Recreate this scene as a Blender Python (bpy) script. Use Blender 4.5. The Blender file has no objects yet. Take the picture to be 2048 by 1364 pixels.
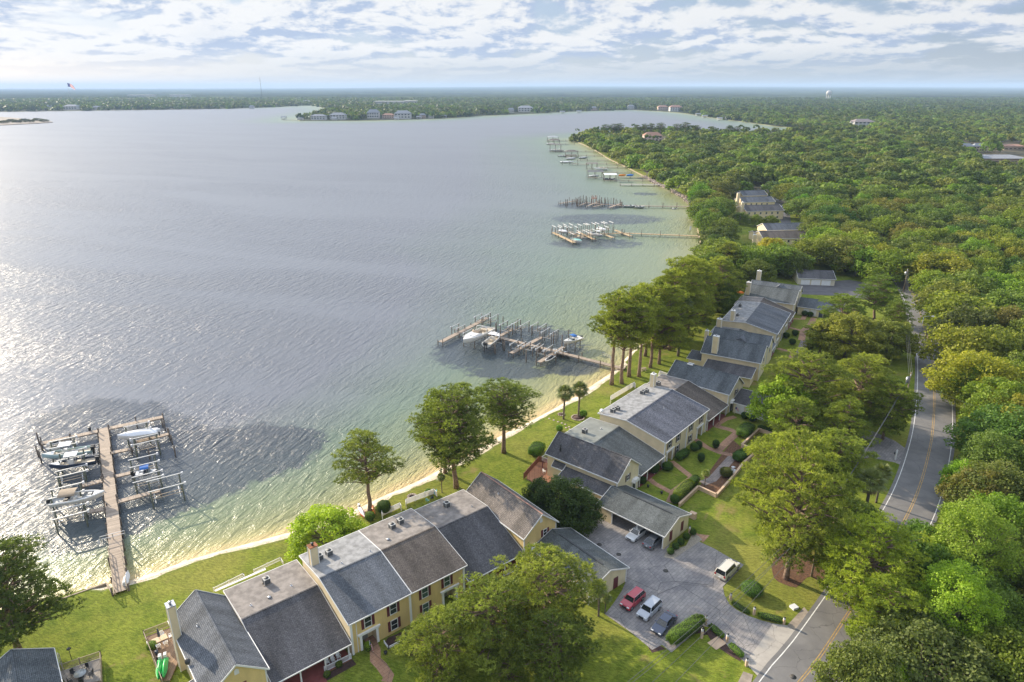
import bpy, math, random
import numpy as np
from mathutils import Vector, Matrix
from mathutils.geometry import tessellate_polygon
C = bpy.context; SC = C.scene
R = math.radians
rnd = random.Random(7)
RS = np.random.RandomState(11)
# ------------------------------------------------------------------ camera
CAM_H = 74.0; FPX = 1365.0; PITCH = math.atan((682-175)/FPX)
cam = bpy.data.cameras.new('camera'); camo = bpy.data.objects.new('camera', cam); SC.collection.objects.link(camo)
cam.sensor_width = 36; cam.lens = FPX/2048*36; cam.clip_start = 1; cam.clip_end = 60000
camo.location = (0, 0, CAM_H); camo.rotation_euler = (math.pi/2-PITCH, 0, 0)
SC.camera = camo
SC.render.resolution_x = 1024; SC.render.resolution_y = 682
SC.view_settings.view_transform = 'Standard'; SC.view_settings.look = 'None'
SC.view_settings.gamma = 1.0; SC.view_settings.exposure = 1.0
# ------------------------------------------------------------------ sun and sky
SUN_AZ = 141.0; SUN_EL = 20.0      # direction towards the sun, degrees from +X
sd = Vector((math.cos(R(SUN_AZ))*math.cos(R(SUN_EL)), math.sin(R(SUN_AZ))*math.cos(R(SUN_EL)), math.sin(R(SUN_EL))))
sl = bpy.data.lights.new('sun', 'SUN'); sl.energy = 4.5; sl.angle = R(0.6); sl.color = (1.0, 0.86, 0.66)
so = bpy.data.objects.new('sun', sl); SC.collection.objects.link(so)
so.rotation_euler = (-sd).to_track_quat('-Z', 'Y').to_euler(); so.location = (-60, 60, 150)

def nn(nt, t, **kw):
    n = nt.nodes.new(t)
    for k, v in kw.items():
        if k.startswith('i_'):
            n.inputs[int(k[2:]) if k[2:].isdigit() else k[2:].replace('_', ' ')].default_value = v
        else: setattr(n, k, v)
    return n
def mathn(nt, op, a=None, b=None, c=None, clamp=False):
    n = nt.nodes.new('ShaderNodeMath'); n.operation = op; n.use_clamp = clamp
    for i, x in enumerate((a, b, c)):
        if x is None: continue
        if isinstance(x, (int, float)): n.inputs[i].default_value = x
        else: nt.links.new(x, n.inputs[i])
    return n.outputs[0]
def mapr(nt, v, a, b, c=0.0, d=1.0, smooth=True):
    n = nt.nodes.new('ShaderNodeMapRange'); n.interpolation_type = 'SMOOTHSTEP' if smooth else 'LINEAR'
    nt.links.new(v, n.inputs[0])
    for i, x in zip((1, 2, 3, 4), (a, b, c, d)): n.inputs[i].default_value = x
    return n.outputs[0]
def mixc(nt, f, a, b, blend='MIX'):
    n = nt.nodes.new('ShaderNodeMix'); n.data_type = 'RGBA'; n.blend_type = blend
    for s, x in ((0, f), (6, a), (7, b)):
        if isinstance(x, (int, float)): n.inputs[s].default_value = x
        elif isinstance(x, (tuple, list)): n.inputs[s].default_value = (*x[:3], 1)
        else: nt.links.new(x, n.inputs[s])
    return n.outputs[2]
def noise(nt, vec, scale, detail=4, rough=0.55, dist=0.0, dim='3D'):
    n = nt.nodes.new('ShaderNodeTexNoise'); n.noise_dimensions = dim
    if vec is not None: nt.links.new(vec, n.inputs['Vector'])
    n.inputs['Scale'].default_value = scale; n.inputs['Detail'].default_value = detail
    n.inputs['Roughness'].default_value = rough; n.inputs['Distortion'].default_value = dist
    return n.outputs['Fac']
def mapping(nt, vec, loc=(0,0,0), rot=(0,0,0), scale=(1,1,1)):
    n = nt.nodes.new('ShaderNodeMapping'); nt.links.new(vec, n.inputs[0])
    n.inputs[1].default_value = loc; n.inputs[2].default_value = rot
    if any(rot) and scale != (1,1,1):          # turn first, then stretch
        k = nt.nodes.new('ShaderNodeMapping'); nt.links.new(n.outputs[0], k.inputs[0]); k.inputs[3].default_value = scale; return k.outputs[0]
    n.inputs[3].default_value = scale
    return n.outputs[0]

world = bpy.data.worlds.new('World'); SC.world = world; world.use_nodes = True
def build_world():
    nt = world.node_tree; nt.nodes.clear(); L = nt.links.new
    sky = nn(nt, 'ShaderNodeTexSky'); sky.sky_type = 'NISHITA'; sky.sun_disc = False
    sky.sun_elevation = R(SUN_EL); sky.sun_rotation = R(90-SUN_AZ)
    sky.air_density = 1.0; sky.dust_density = 1.2; sky.ozone_density = 1.5; sky.altitude = 70
    tc = nn(nt, 'ShaderNodeTexCoord')
    sep = nn(nt, 'ShaderNodeSeparateXYZ'); L(tc.outputs['Generated'], sep.inputs[0])
    x, y, z = sep.outputs
    # clouds lie on a flat layer seen from below: direction / (z + c)
    zz = mathn(nt, 'ADD', mathn(nt, 'MAXIMUM', z, 0.0), 0.075)
    u = mathn(nt, 'DIVIDE', x, zz); v = mathn(nt, 'DIVIDE', y, zz)
    cmb = nn(nt, 'ShaderNodeCombineXYZ'); L(u, cmb.inputs[0]); L(v, cmb.inputs[1]); L(mathn(nt,'MULTIPLY',z,9.0), cmb.inputs[2])
    p = cmb.outputs[0]
    big = noise(nt, mapping(nt, p, (4.2, 1.7, 0.3)), 0.42, 9, 0.6, 0.25)
    det = noise(nt, mapping(nt, p, (14.2, 3.7, 1.3)), 1.5, 8, 0.62, 0.3)
    az = mathn(nt, 'ARCTAN2', x, y)
    cmb2 = nn(nt, 'ShaderNodeCombineXYZ'); L(mathn(nt,'MULTIPLY',az,6.2), cmb2.inputs[0]); L(mathn(nt,'MULTIPLY',mathn(nt,'LOGARITHM',mathn(nt,'ADD',mathn(nt,'MAXIMUM',z,0.0),0.03),math.e),1.75), cmb2.inputs[1])
    puff = noise(nt, cmb2.outputs[0], 1.35, 11, 0.6, 0.15)
    puff2 = noise(nt, mapping(nt, cmb2.outputs[0], (-0.05, 0.12, 0)), 1.35, 11, 0.6, 0.15)
    dens = mathn(nt, 'ADD', mathn(nt, 'MULTIPLY', big, 0.16), mathn(nt, 'ADD', mathn(nt,'MULTIPLY',det,0.05), mathn(nt,'MULTIPLY', puff, 0.80)))
    # fewer clouds towards the right, more towards the sun
    dens = mathn(nt, 'SUBTRACT', dens, mapr(nt, az, -0.5, 0.75, -0.04, 0.02))
    cov = mapr(nt, dens, 0.415, 0.505)
    # lit tops: density falls off upwards
    lit = mapr(nt, mathn(nt, 'SUBTRACT', puff, puff2), -0.07, 0.035)
    # darker belly where dense
    belly = mapr(nt, dens, 0.56, 0.72)
    cw = mixc(nt, lit, (0.50, 0.61, 0.82), (1.03, 1.03, 1.03))
    cw = mixc(nt, mathn(nt,'MULTIPLY',belly,0.22), cw, (0.50, 0.60, 0.80))
    glow = mapr(nt, mathn(nt,'ADD', mathn(nt,'MULTIPLY', x, sd.x), mathn(nt,'MULTIPLY', y, sd.y)), 0.0, 1.0, 0.0, 1.0, False)
    cstr = mathn(nt, 'MULTIPLY_ADD', glow, 0.6, 4.3)
    ccol = nn(nt, 'ShaderNodeVectorMath', operation='SCALE'); L(cw, ccol.inputs[0]); L(cstr, ccol.inputs['Scale'])
    # thin veil near the horizon
    skyc = nn(nt, 'ShaderNodeVectorMath', operation='SCALE'); L(sky.outputs[0], skyc.inputs[0]); skyc.inputs['Scale'].default_value = 1.0
    veil = mapr(nt, z, 0.0, 0.13, 0.62, 0.05)
    vcol = nn(nt, 'ShaderNodeVectorMath', operation='SCALE'); L(mixc(nt, mapr(nt, z, 0.0, 0.07), (0.74,0.81,0.90), (0.54,0.68,0.92)), vcol.inputs[0]); L(mathn(nt,'MULTIPLY_ADD', glow, 1.3, 3.1), vcol.inputs['Scale'])
    base = mixc(nt, 0.85, skyc.outputs[0], vcol.outputs[0])
    up = mapr(nt, z, 0.012, 0.055)
    f = mathn(nt, 'MULTIPLY', cov, mathn(nt,'MULTIPLY_ADD', up, 0.75, 0.15))
    high = mapr(nt, z, 0.25, 0.6, 1.0, 0.55)
    f = mathn(nt, 'MULTIPLY', f, high)
    out = mixc(nt, f, base, ccol.outputs[0])
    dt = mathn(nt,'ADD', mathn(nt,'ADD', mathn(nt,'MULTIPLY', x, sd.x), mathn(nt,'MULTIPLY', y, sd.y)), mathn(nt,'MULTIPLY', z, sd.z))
    aur = mathn(nt, 'MULTIPLY', mathn(nt, 'POWER', mathn(nt,'MAXIMUM',dt,0.0), 7.0), mapr(nt, z, 0.12, 0.30))  # glow around the sun, added above the view to brighten the left water
    sc_ = nn(nt, 'ShaderNodeVectorMath', operation='SCALE'); L(out, sc_.inputs[0]); L(mathn(nt,'MULTIPLY', mathn(nt,'MULTIPLY_ADD', aur, 1.2, 1.0), mapr(nt, z, 0.16, 0.5, 1.0, 1.7)), sc_.inputs['Scale']); out = sc_.outputs[0]  # unseen upper sky also raised, as added fill for shade and water
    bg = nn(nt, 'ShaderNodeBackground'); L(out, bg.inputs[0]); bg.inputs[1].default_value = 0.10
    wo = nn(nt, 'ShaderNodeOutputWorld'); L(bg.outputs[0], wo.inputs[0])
build_world()
SC.cycles.max_bounces = 6; SC.cycles.diffuse_bounces = 2; SC.cycles.glossy_bounces = 2
SC.cycles.transmission_bounces = 2; SC.cycles.volume_bounces = 1; SC.cycles.transparent_max_bounces = 6
SC.cycles.sample_clamp_indirect = 4; SC.cycles.sample_clamp_direct = 12
try: world.cycles.sampling_method = 'MANUAL'; world.cycles.sample_map_resolution = 512
except Exception: pass

# ------------------------------------------------------------------ ground points seen from the drone
def G(u, v, z=0.0):
    c, s = math.cos(PITCH), math.sin(PITCH)
    x = (u-1024)/FPX; y = -(v-682)/FPX
    d = (x, c+y*s, -s+y*c); t = (z-CAM_H)/d[2]
    return (d[0]*t, d[1]*t)
def pix(X, Y, Z):
    c, s = math.cos(PITCH), math.sin(PITCH); dz = Z-CAM_H
    dep = Y*c-dz*s
    return 1024+FPX*X/dep, 682-FPX*(Y*s+dz*c)/dep
def crop(ox, oy, k): return lambda x, y: (ox+x/k, oy+y/k)
c2 = crop(250,1050,3.413); c3 = crop(550,900,3.41); c4 = crop(1050,700,3.898); c5 = crop(1050,980,3.413)
c6 = crop(1300,530,3.41); cb = crop(1500,850,2.653); cr = crop(1600,450,3.031); cl = crop(0,1050,4.345)
k1 = crop(40,780,4.871); k2 = crop(860,610,5.12); k3 = crop(1080,380,6.02); k6 = crop(1080,260,6.4); cc = crop(1380,500,6.2)
cf = crop(600,1150,6.373)

# ------------------------------------------------------------------ mesh builder
class MB:
    def __init__(s): s.v = []; s.f = []; s.m = []; s.sm = []
    def add(s, vs, fs, mi=0, sm=False):
        o = len(s.v); s.v += [tuple(p) for p in vs]; s.f += [tuple(i+o for i in f) for f in fs]
        s.m += [mi]*len(fs); s.sm += [sm]*len(fs); return s
    def box(s, x0, x1, y0, y1, z0, z1, mi=0, M=None):
        vs = [(x,y,z) for x in (x0,x1) for y in (y0,y1) for z in (z0,z1)]
        if M: vs = [M @ Vector(p) for p in vs]
        return s.add(vs, [(0,1,3,2),(4,6,7,5),(0,4,5,1),(2,3,7,6),(0,2,6,4),(1,5,7,3)], mi)
    def bar(s, a, b, w, h=None, mi=0, up=(0,0,1)):
        a, b = Vector(a), Vector(b); h = h or w; d = (b-a)
        if d.length < 1e-6: return s
        d.normalize(); u = Vector(up)
        if abs(d.dot(u)) > .99: u = Vector((1,0,0))
        r = d.cross(u).normalized(); u = r.cross(d).normalized()
        vs = [p+r*(i*w/2)+u*(j*h/2) for p in (a,b) for i, j in ((-1,-1),(1,-1),(1,1),(-1,1))]
        return s.add(vs, [(0,1,2,3),(7,6,5,4),(0,4,5,1),(1,5,6,2),(2,6,7,3),(3,7,4,0)], mi)
    def tube(s, pts, rad, n=8, mi=0, cap=True):
        pts = [Vector(p) for p in pts]; rs = rad if isinstance(rad, (list,tuple)) else [rad]*len(pts)
        vs = []; fs = []
        for i, p in enumerate(pts):
            d = (pts[min(i+1,len(pts)-1)]-pts[max(i-1,0)]).normalized()
            u = Vector((0,0,1)) if abs(d.z) < .95 else Vector((1,0,0))
            r = d.cross(u).normalized(); u = r.cross(d)
            for k in range(n):
                a = 2*math.pi*k/n; vs.append(p+(r*math.cos(a)+u*math.sin(a))*rs[i])
        for i in range(len(pts)-1):
            for k in range(n):
                a, b = i*n+k, i*n+(k+1)%n; fs.append((a,b,b+n,a+n))
        if cap: fs += [tuple(range(n))[::-1], tuple((len(pts)-1)*n+k for k in range(n))]
        return s.add(vs, fs, mi, True)
    def cyl(s, x, y, z0, z1, r, n=12, mi=0, r1=None):
        return s.tube([(x,y,z0),(x,y,z1)], [r, r if r1 is None else r1], n, mi)
    def poly_x(s, prof, x0, x1, mi=0):            # (y,z) outline pushed along x
        n = len(prof); vs = [(x0,y,z) for y, z in prof]+[(x1,y,z) for y, z in prof]
        fs = [tuple(range(n))[::-1], tuple(range(n,2*n))]+[(i,(i+1)%n,(i+1)%n+n,i+n) for i in range(n)]
        return s.add(vs, fs, mi)
    def poly_z(s, pts, z0, z1, mi=0):             # plan outline pushed up
        n = len(pts); vs = [(p[0],p[1],z0) for p in pts]+[(p[0],p[1],z1) for p in pts]
        tri = tessellate_polygon([[Vector((p[0],p[1],0)) for p in pts]])
        fs = [tuple(t) for t in tri]+[tuple(i+n for i in t) for t in tri]+[(i,(i+1)%n,(i+1)%n+n,i+n) for i in range(n)]
        return s.add(vs, fs, mi)
    def sheet(s, pts, z, mi=0):
        tri = tessellate_polygon([[Vector((p[0],p[1],0)) for p in pts]])
        return s.add([(p[0],p[1],z) for p in pts], [tuple(t) for t in tri], mi)
    def mesh(s, name, mats, fix=True):
        me = bpy.data.meshes.new(name); me.from_pydata([tuple(p) for p in s.v], [], s.f)
        for m in (mats if isinstance(mats, (list,tuple)) else [mats]): me.materials.append(m)
        me.polygons.foreach_set('material_index', s.m); me.polygons.foreach_set('use_smooth', s.sm)
        if fix:
            import bmesh
            bm = bmesh.new(); bm.from_mesh(me); bmesh.ops.recalc_face_normals(bm, faces=bm.faces); bm.to_mesh(me); bm.free()
        me.update(); return me
def link(o): SC.collection.objects.link(o); return o
def tag(o, label=None, cat=None, group=None, kind=None):
    for k, v in (('label',label),('category',cat),('group',group),('kind',kind)):
        if v: o[k] = v
    return o
def obj(name, mb, mats, parent=None, label=None, loc=None, rz=None, fix=True):
    me = mb if isinstance(mb, bpy.types.Mesh) else mb.mesh(name, mats, fix)
    o = bpy.data.objects.new(name, me); link(o)
    if parent: o.parent = parent
    if label: o['label'] = label
    if loc: o.location = loc
    if rz is not None: o.rotation_euler = (0,0,rz)
    return o
def thing(name, label, cat, loc=(0,0,0), rz=0, group=None):
    o = bpy.data.objects.new(name, None); link(o); o.location = loc; o.rotation_euler = (0,0,rz)
    o.empty_display_size = .3
    return tag(o, label, cat, group)
def copytree(o, parent=None):
    c = o.copy(); link(c); c.parent = parent
    for ch in o.children: copytree(ch, c)
    return c
def place(proto, used, loc, rz=0, label=None, group=None, scale=None, color=None):
    if proto.get('_used'):
        o = copytree(proto)
    else:
        o = proto; o['_used'] = 1
    o.location = loc; o.rotation_euler = (0,0,rz)
    if scale is not None: o.scale = scale if isinstance(scale,(tuple,list)) else (scale,)*3
    if label: o['label'] = label
    if group: o['group'] = group
    if color:
        for ch in o.children: ch.color = (*color, 1)
    return o

# ------------------------------------------------------------------ materials
MAT = {}
def newmat(name):
    m = bpy.data.materials.new(name); m.use_nodes = True; nt = m.node_tree
    return m, nt, nt.nodes['Principled BSDF']
def simple(name, col, rough=0.6, var=0.12, scale=2.0, metal=0.0, bump=0.0, bscale=20, spec=None, coat=0.0):
    if name in MAT: return MAT[name]
    m, nt, b = newmat(name); L = nt.links.new
    tc = nn(nt, 'ShaderNodeTexCoord')
    f = noise(nt, tc.outputs['Object'], scale, 5, 0.6)
    f = mapr(nt, f, 0.3, 0.7)
    c0 = tuple(x*(1-var) for x in col); c1 = tuple(min(1, x*(1+var)) for x in col)
    L(mixc(nt, f, c0, c1), b.inputs['Base Color'])
    b.inputs['Roughness'].default_value = rough; b.inputs['Metallic'].default_value = metal
    if spec is not None: b.inputs['Specular IOR Level'].default_value = spec
    if coat: b.inputs['Coat Weight'].default_value = coat; b.inputs['Coat Roughness'].default_value = 0.05
    if bump:
        bn = nn(nt, 'ShaderNodeBump'); bn.inputs['Strength'].default_value = bump; bn.inputs['Distance'].default_value = 0.05
        L(noise(nt, tc.outputs['Object'], bscale, 4), bn.inputs['Height']); L(bn.outputs[0], b.inputs['Normal'])
    MAT[name] = m; return m
def shingle(name, ca, cb_, cc_, row=0.19):
    if name in MAT: return MAT[name]
    m, nt, b = newmat(name); L = nt.links.new
    tc = nn(nt, 'ShaderNodeTexCoord')
    br = nn(nt, 'ShaderNodeTexBrick'); L(tc.outputs['Object'], br.inputs['Vector'])
    br.inputs['Color1'].default_value = (*ca,1); br.inputs['Color2'].default_value = (*cb_,1); br.inputs['Mortar'].default_value = (*cc_,1)
    br.inputs['Scale'].default_value = 1.0; br.inputs['Mortar Size'].default_value = 0.022; br.inputs['Bias'].default_value = -0.1
    br.inputs['Brick Width'].default_value = 0.36; br.inputs['Row Height'].default_value = row; br.inputs['Mortar Smooth'].default_value = 0.3
    st = noise(nt, mapping(nt, tc.outputs['Object'], scale=(1.0,0.25,0.3)), 0.45, 5, 0.6)
    sp = noise(nt, tc.outputs['Object'], 5.0, 3, 0.7)
    col = mixc(nt, 1.0, br.outputs[0], mixc(nt, mapr(nt, st, 0.3, 0.7), (0.72,0.72,0.71), (1.26,1.25,1.24)), 'MULTIPLY')
    col = mixc(nt, 1.0, col, mixc(nt, mapr(nt, sp, 0.3, 0.7), (0.72,0.72,0.74), (1.3,1.3,1.3)), 'MULTIPLY')
    L(col, b.inputs['Base Color']); b.inputs['Roughness'].default_value = 0.9; b.inputs['Specular IOR Level'].default_value = 0.2
    bn = nn(nt, 'ShaderNodeBump'); bn.inputs['Strength'].default_value = 0.5; bn.inputs['Distance'].default_value = 0.03
    L(mathn(nt,'ADD', br.outputs[1], mathn(nt,'MULTIPLY',sp,1.0)), bn.inputs['Height']); bn.invert = True; L(bn.outputs[0], b.inputs['Normal'])
    MAT[name] = m; return m
def siding(name, col):
    if name in MAT: return MAT[name]
    m, nt, b = newmat(name); L = nt.links.new
    tc = nn(nt, 'ShaderNodeTexCoord'); sep = nn(nt, 'ShaderNodeSeparateXYZ'); L(tc.outputs['Object'], sep.inputs[0])
    w = mathn(nt, 'FRACT', mathn(nt, 'MULTIPLY', sep.outputs[2], 5.5))
    line = mapr(nt, w, 0.0, 0.16)
    st = noise(nt, mapping(nt, tc.outputs['Object'], scale=(1,1,0.35)), 0.8, 5, 0.6)
    c = mixc(nt, mapr(nt, st, 0.3, 0.75), tuple(x*0.86 for x in col), tuple(x*1.07 for x in col))
    c = mixc(nt, line, tuple(x*0.72 for x in col), c)
    L(c, b.inputs['Base Color']); b.inputs['Roughness'].default_value = 0.65
    bn = nn(nt, 'ShaderNodeBump'); bn.inputs['Strength'].default_value = 0.35; bn.inputs['Distance'].default_value = 0.03
    L(w, bn.inputs['Height']); L(bn.outputs[0], b.inputs['Normal'])
    MAT[name] = m; return m
def planks(name, col, width=0.14, axis=0, var=0.35):
    if name in MAT: return MAT[name]
    m, nt, b = newmat(name); L = nt.links.new
    tc = nn(nt, 'ShaderNodeTexCoord'); sep = nn(nt, 'ShaderNodeSeparateXYZ'); L(tc.outputs['Object'], sep.inputs[0])
    q = mathn(nt, 'DIVIDE', sep.outputs[axis], width)
    fl = mathn(nt, 'FLOOR', q); fr = mathn(nt, 'FRACT', q)
    wn = nn(nt, 'ShaderNodeTexWhiteNoise'); wn.noise_dimensions = '1D'; L(fl, wn.inputs['W'])
    c = mixc(nt, wn.outputs[0], tuple(x*(1-var) for x in col), tuple(x*(1+var) for x in col))
    g = noise(nt, tc.outputs['Object'], 1.2, 5, 0.6)
    c = mixc(nt, 1.0, c, mixc(nt, g, (0.65,0.65,0.67), (1.3,1.28,1.22)), 'MULTIPLY')
    c = mixc(nt, mapr(nt, fr, 0.0, 0.13), tuple(x*0.25 for x in col), c)
    L(c, b.inputs['Base Color']); b.inputs['Roughness'].default_value = 0.85
    MAT[name] = m; return m
# ================================================================== the setting
WZ = -0.8                                                     # water level; the lawns are at 0
def smooth_line(pts, step):
    P_ = [Vector((p[0],p[1])) for p in pts]; out = []
    for i in range(len(P_)-1):
        p0 = P_[max(i-1,0)]; p1 = P_[i]; p2 = P_[i+1]; p3 = P_[min(i+2,len(P_)-1)]
        n = max(1, int((p2-p1).length/step))
        for k in range(n):
            t = k/n
            out.append(0.5*((2*p1)+(-p0+p2)*t+(2*p0-5*p1+4*p2-p3)*t*t+(-p0+3*p1-3*p2+p3)*t**3))
    out.append(P_[-1]); return out
near_px = [(-420,1400),(-150,1275),(100,1205),(170,1184),(232,1164),(262,1160),(330,1137),(400,1113),(500,1086),(580,1064),(640,1046),(700,1024),(760,995),(800,978),
  (850,955),(895,930),(940,908),(1000,872),(1060,843),(1110,816),(1160,786),(1200,760),(1232,738),(1262,706),(1300,676),(1335,645),(1365,596),(1392,545),(1400,500),(1396,468),(1386,425),(1374,402),
  (1340,381),(1310,367),(1285,352),(1250,334),(1215,317),(1190,301),(1165,289),(1148,283)]
shore = smooth_line([G(u,v,WZ) for u, v in near_px], 1.5)
def normals(line):
    out = []
    for i in range(len(line)):
        a = line[max(i-1,0)]; b = line[min(i+1,len(line)-1)]; d = (b-a).normalized(); out.append(Vector((-d.y, d.x)))  # to the left: the water
    return out
sn = normals(shore)
wob = [rnd.uniform(-1,1) for _ in range(len(shore)+8)]
def sandw(i):
    u, v = pix(shore[i].x, shore[i].y, WZ)
    if v > 1175: return 0.25
    w = 2.7 if v > 730 else (1.3 if v > 600 else 0.5)
    return w*(1+0.22*sum(wob[i:i+6])/6*2)+0.15*wob[i]
inner = [shore[i]-sn[i]*sandw(i) for i in range(len(shore))]
bay = [G(u,v,WZ) for u, v in [(1152,279),(1200,272),(1300,268),(1430,272),(1540,274),(1640,268),(1690,262),(1640,259),(1600,256),(1560,254),(1530,250),(1480,243),(1440,238),(1400,232),(1360,226),(1300,222),(1262,220),(1200,222),(1130,224),(1060,228),
   (960,232),(900,236),(860,238),(800,240),(700,242),(600,242),(596,239),(625,233),(655,225),(662,221),(640,214),(620,211),(560,214),(480,217),(380,219),(300,220),(150,222),(0,224),(-400,230)]]
bayl = smooth_line(bay, 60)
ground_outline = [(p.x,p.y) for p in inner]+[(p[0],p[1]) for p in bayl]+[(-30000,3000),(-30000,30000),(30000,30000),(30000,-1500),(-500,-1500)]
def ground_mat():
    m, nt, b = newmat('lawn'); L = nt.links.new
    tc = nn(nt, 'ShaderNodeTexCoord'); o = tc.outputs['Object']
    big = noise(nt, o, 0.035, 5, 0.6, 0.5); mid = noise(nt, o, 0.3, 5, 0.65, 0.6)
    streak = noise(nt, mapping(nt, o, rot=(0,0,R(20)), scale=(1.4,4.0,1)), 0.9, 6, 0.7, 0.4); fine = noise(nt, o, 9.0, 3, 0.7)
    g = mixc(nt, mapr(nt, mid, 0.3, 0.7), (0.115,0.160,0.018), (0.210,0.240,0.034))
    g = mixc(nt, mapr(nt, big, 0.48, 0.68, 0, 0.65), g, (0.27,0.245,0.06))
    g = mixc(nt, 1.0, g, mixc(nt, mapr(nt, streak, 0.3, 0.7), (0.60,0.62,0.6), (1.3,1.3,1.25)), 'MULTIPLY')
    g = mixc(nt, 1.0, g, mixc(nt, mapr(nt, fine, 0.3, 0.7), (0.7,0.72,0.7), (1.3,1.28,1.3)), 'MULTIPLY')
    dry = mapr(nt, noise(nt, mapping(nt, o, (31,7,0)), 0.11, 6, 0.7, 0.8), 0.56, 0.70, 0, 0.8)
    g = mixc(nt, dry, g, (0.27,0.20,0.085))
    far = nn(nt, 'ShaderNodeVectorMath', operation='LENGTH'); L(o, far.inputs[0])
    ff = mapr(nt, far.outputs['Value'], 900, 1700)
    can = noise(nt, o, 0.012, 8, 0.7)
    fc = mixc(nt, mapr(nt, can, 0.35, 0.65), (0.012,0.020,0.008), (0.045,0.055,0.018))
    g = mixc(nt, ff, g, fc)
    L(g, b.inputs['Base Color']); b.inputs['Roughness'].default_value = 0.95; b.inputs['Specular IOR Level'].default_value = 0.1
    bn = nn(nt, 'ShaderNodeBump'); bn.inputs['Strength'].default_value = 0.8; bn.inputs['Distance'].default_value = 0.12
    L(mathn(nt,'ADD', streak, mathn(nt,'MULTIPLY',fine,0.5)), bn.inputs['Height']); L(bn.outputs[0], b.inputs['Normal'])
    return m
M_LAWN = ground_mat()
g = MB().sheet(ground_outline, 0.0)
tag(obj('ground', g, M_LAWN), 'green lawns and land reaching back to the horizon', kind='structure')
# the far spit at the left edge
sp = [G(u,v,WZ) for u, v in [(-260,262),(-20,252),(40,249),(80,247),(106,245),(100,243),(70,240),(20,236),(-60,230),(-300,226)]]
tag(obj('spit', MB().poly_z(sp, -2, 0.4), simple('spit_sand', (0.17,0.14,0.11), 0.9, 0.5, 0.05)), 'low sandy spit at the far left of the water', kind='structure')

# beach: from the edge of the grass down under the water
def beach_mat():
    m, nt, b = newmat('sand'); L = nt.links.new
    tc = nn(nt, 'ShaderNodeTexCoord'); o = tc.outputs['Object']
    a = noise(nt, o, 0.5, 6, 0.65); f = noise(nt, o, 4.0, 4, 0.7)
    at = nn(nt, 'ShaderNodeAttribute', attribute_name='ring')
    c = mixc(nt, mapr(nt, a, 0.35, 0.65), (0.52,0.43,0.30), (0.72,0.64,0.50))
    wrack = mathn(nt, 'MULTIPLY', mapr(nt, f, 0.48, 0.60), mapr(nt, mathn(nt,'ABSOLUTE', mathn(nt,'SUBTRACT', at.outputs['Fac'], 0.22)), 0.16, 0.06))
    c = mixc(nt, mathn(nt,'MULTIPLY',wrack,0.75), c, (0.10,0.075,0.045))
    gr = mapr(nt, mathn(nt,'ADD', at.outputs['Fac'], mathn(nt,'MULTIPLY', a, 0.30)), 0.26, 0.16)
    c = mixc(nt, gr, c, (0.12,0.16,0.03))
    c = mixc(nt, mapr(nt, at.outputs['Fac'], 0.8, 1.0, 0, 0.5), c, (0.36,0.25,0.12))
    sy = nn(nt, 'ShaderNodeSeparateXYZ'); L(o, sy.inputs[0]); c = mixc(nt, mapr(nt, sy.outputs[1], 240, 340, 0, .9), c, (0.22,0.17,0.10))
    rough = mapr(nt, at.outputs['Fac'], 0.8, 1.0, 0.95, 0.35)
    L(c, b.inputs['Base Color']); L(rough, b.inputs['Roughness'])
    bn = nn(nt, 'ShaderNodeBump'); bn.inputs['Strength'].default_value = 0.6; bn.inputs['Distance'].default_value = 0.1; L(f, bn.inputs['Height']); L(bn.outputs[0], b.inputs['Normal'])
    return m
vs, fs, ring = [], [], []
rings = [(-0.02,0.012,0.0),(0.25,-0.10,0.2),(0.6,-0.42,0.5),(1.0,-0.80,1.0)]
for i, p in enumerate(shore):
    w = sandw(i)
    for k, (t, z, r_) in enumerate(rings):
        q = p-sn[i]*w*(1-t)-sn[i]*(0.3 if k == 0 else 0); vs.append((q.x,q.y,z)); ring.append(r_)
    q = p+sn[i]*9; vs.append((q.x,q.y,-2.0)); ring.append(1.0)
for i in range(len(shore)-1):
    for k in range(4): fs.append((i*5+k, i*5+k+1, i*5+5+k+1, i*5+5+k))
me = bpy.data.meshes.new('beach'); me.from_pydata(vs, [], fs); me.materials.append(beach_mat())
at = me.attributes.new('ring', 'FLOAT', 'POINT'); at.data.foreach_set('value', ring)
tag(obj('beach', me, None), 'narrow strip of pale sand along the lawns', kind='structure')
# banks of the bay and the far shores
vs, fs = [], []
bl = [Vector(p) for p in bayl]; bnrm = normals(bl)
for i, p in enumerate(bl):
    for q, z in ((p-bnrm[i]*0.0, 0.003), (p+bnrm[i]*3, -1.5)): vs.append((q.x,q.y,z))
for i in range(len(bl)-1): fs.append((2*i,2*i+1,2*i+3,2*i+2))
me = bpy.data.meshes.new('bank'); me.from_pydata(vs, [], fs); me.materials.append(simple('bank', (0.22,0.21,0.10), 0.9, 0.4, 0.02))
tag(obj('bank', me, None), 'low banks of the far shores', kind='structure')

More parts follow.
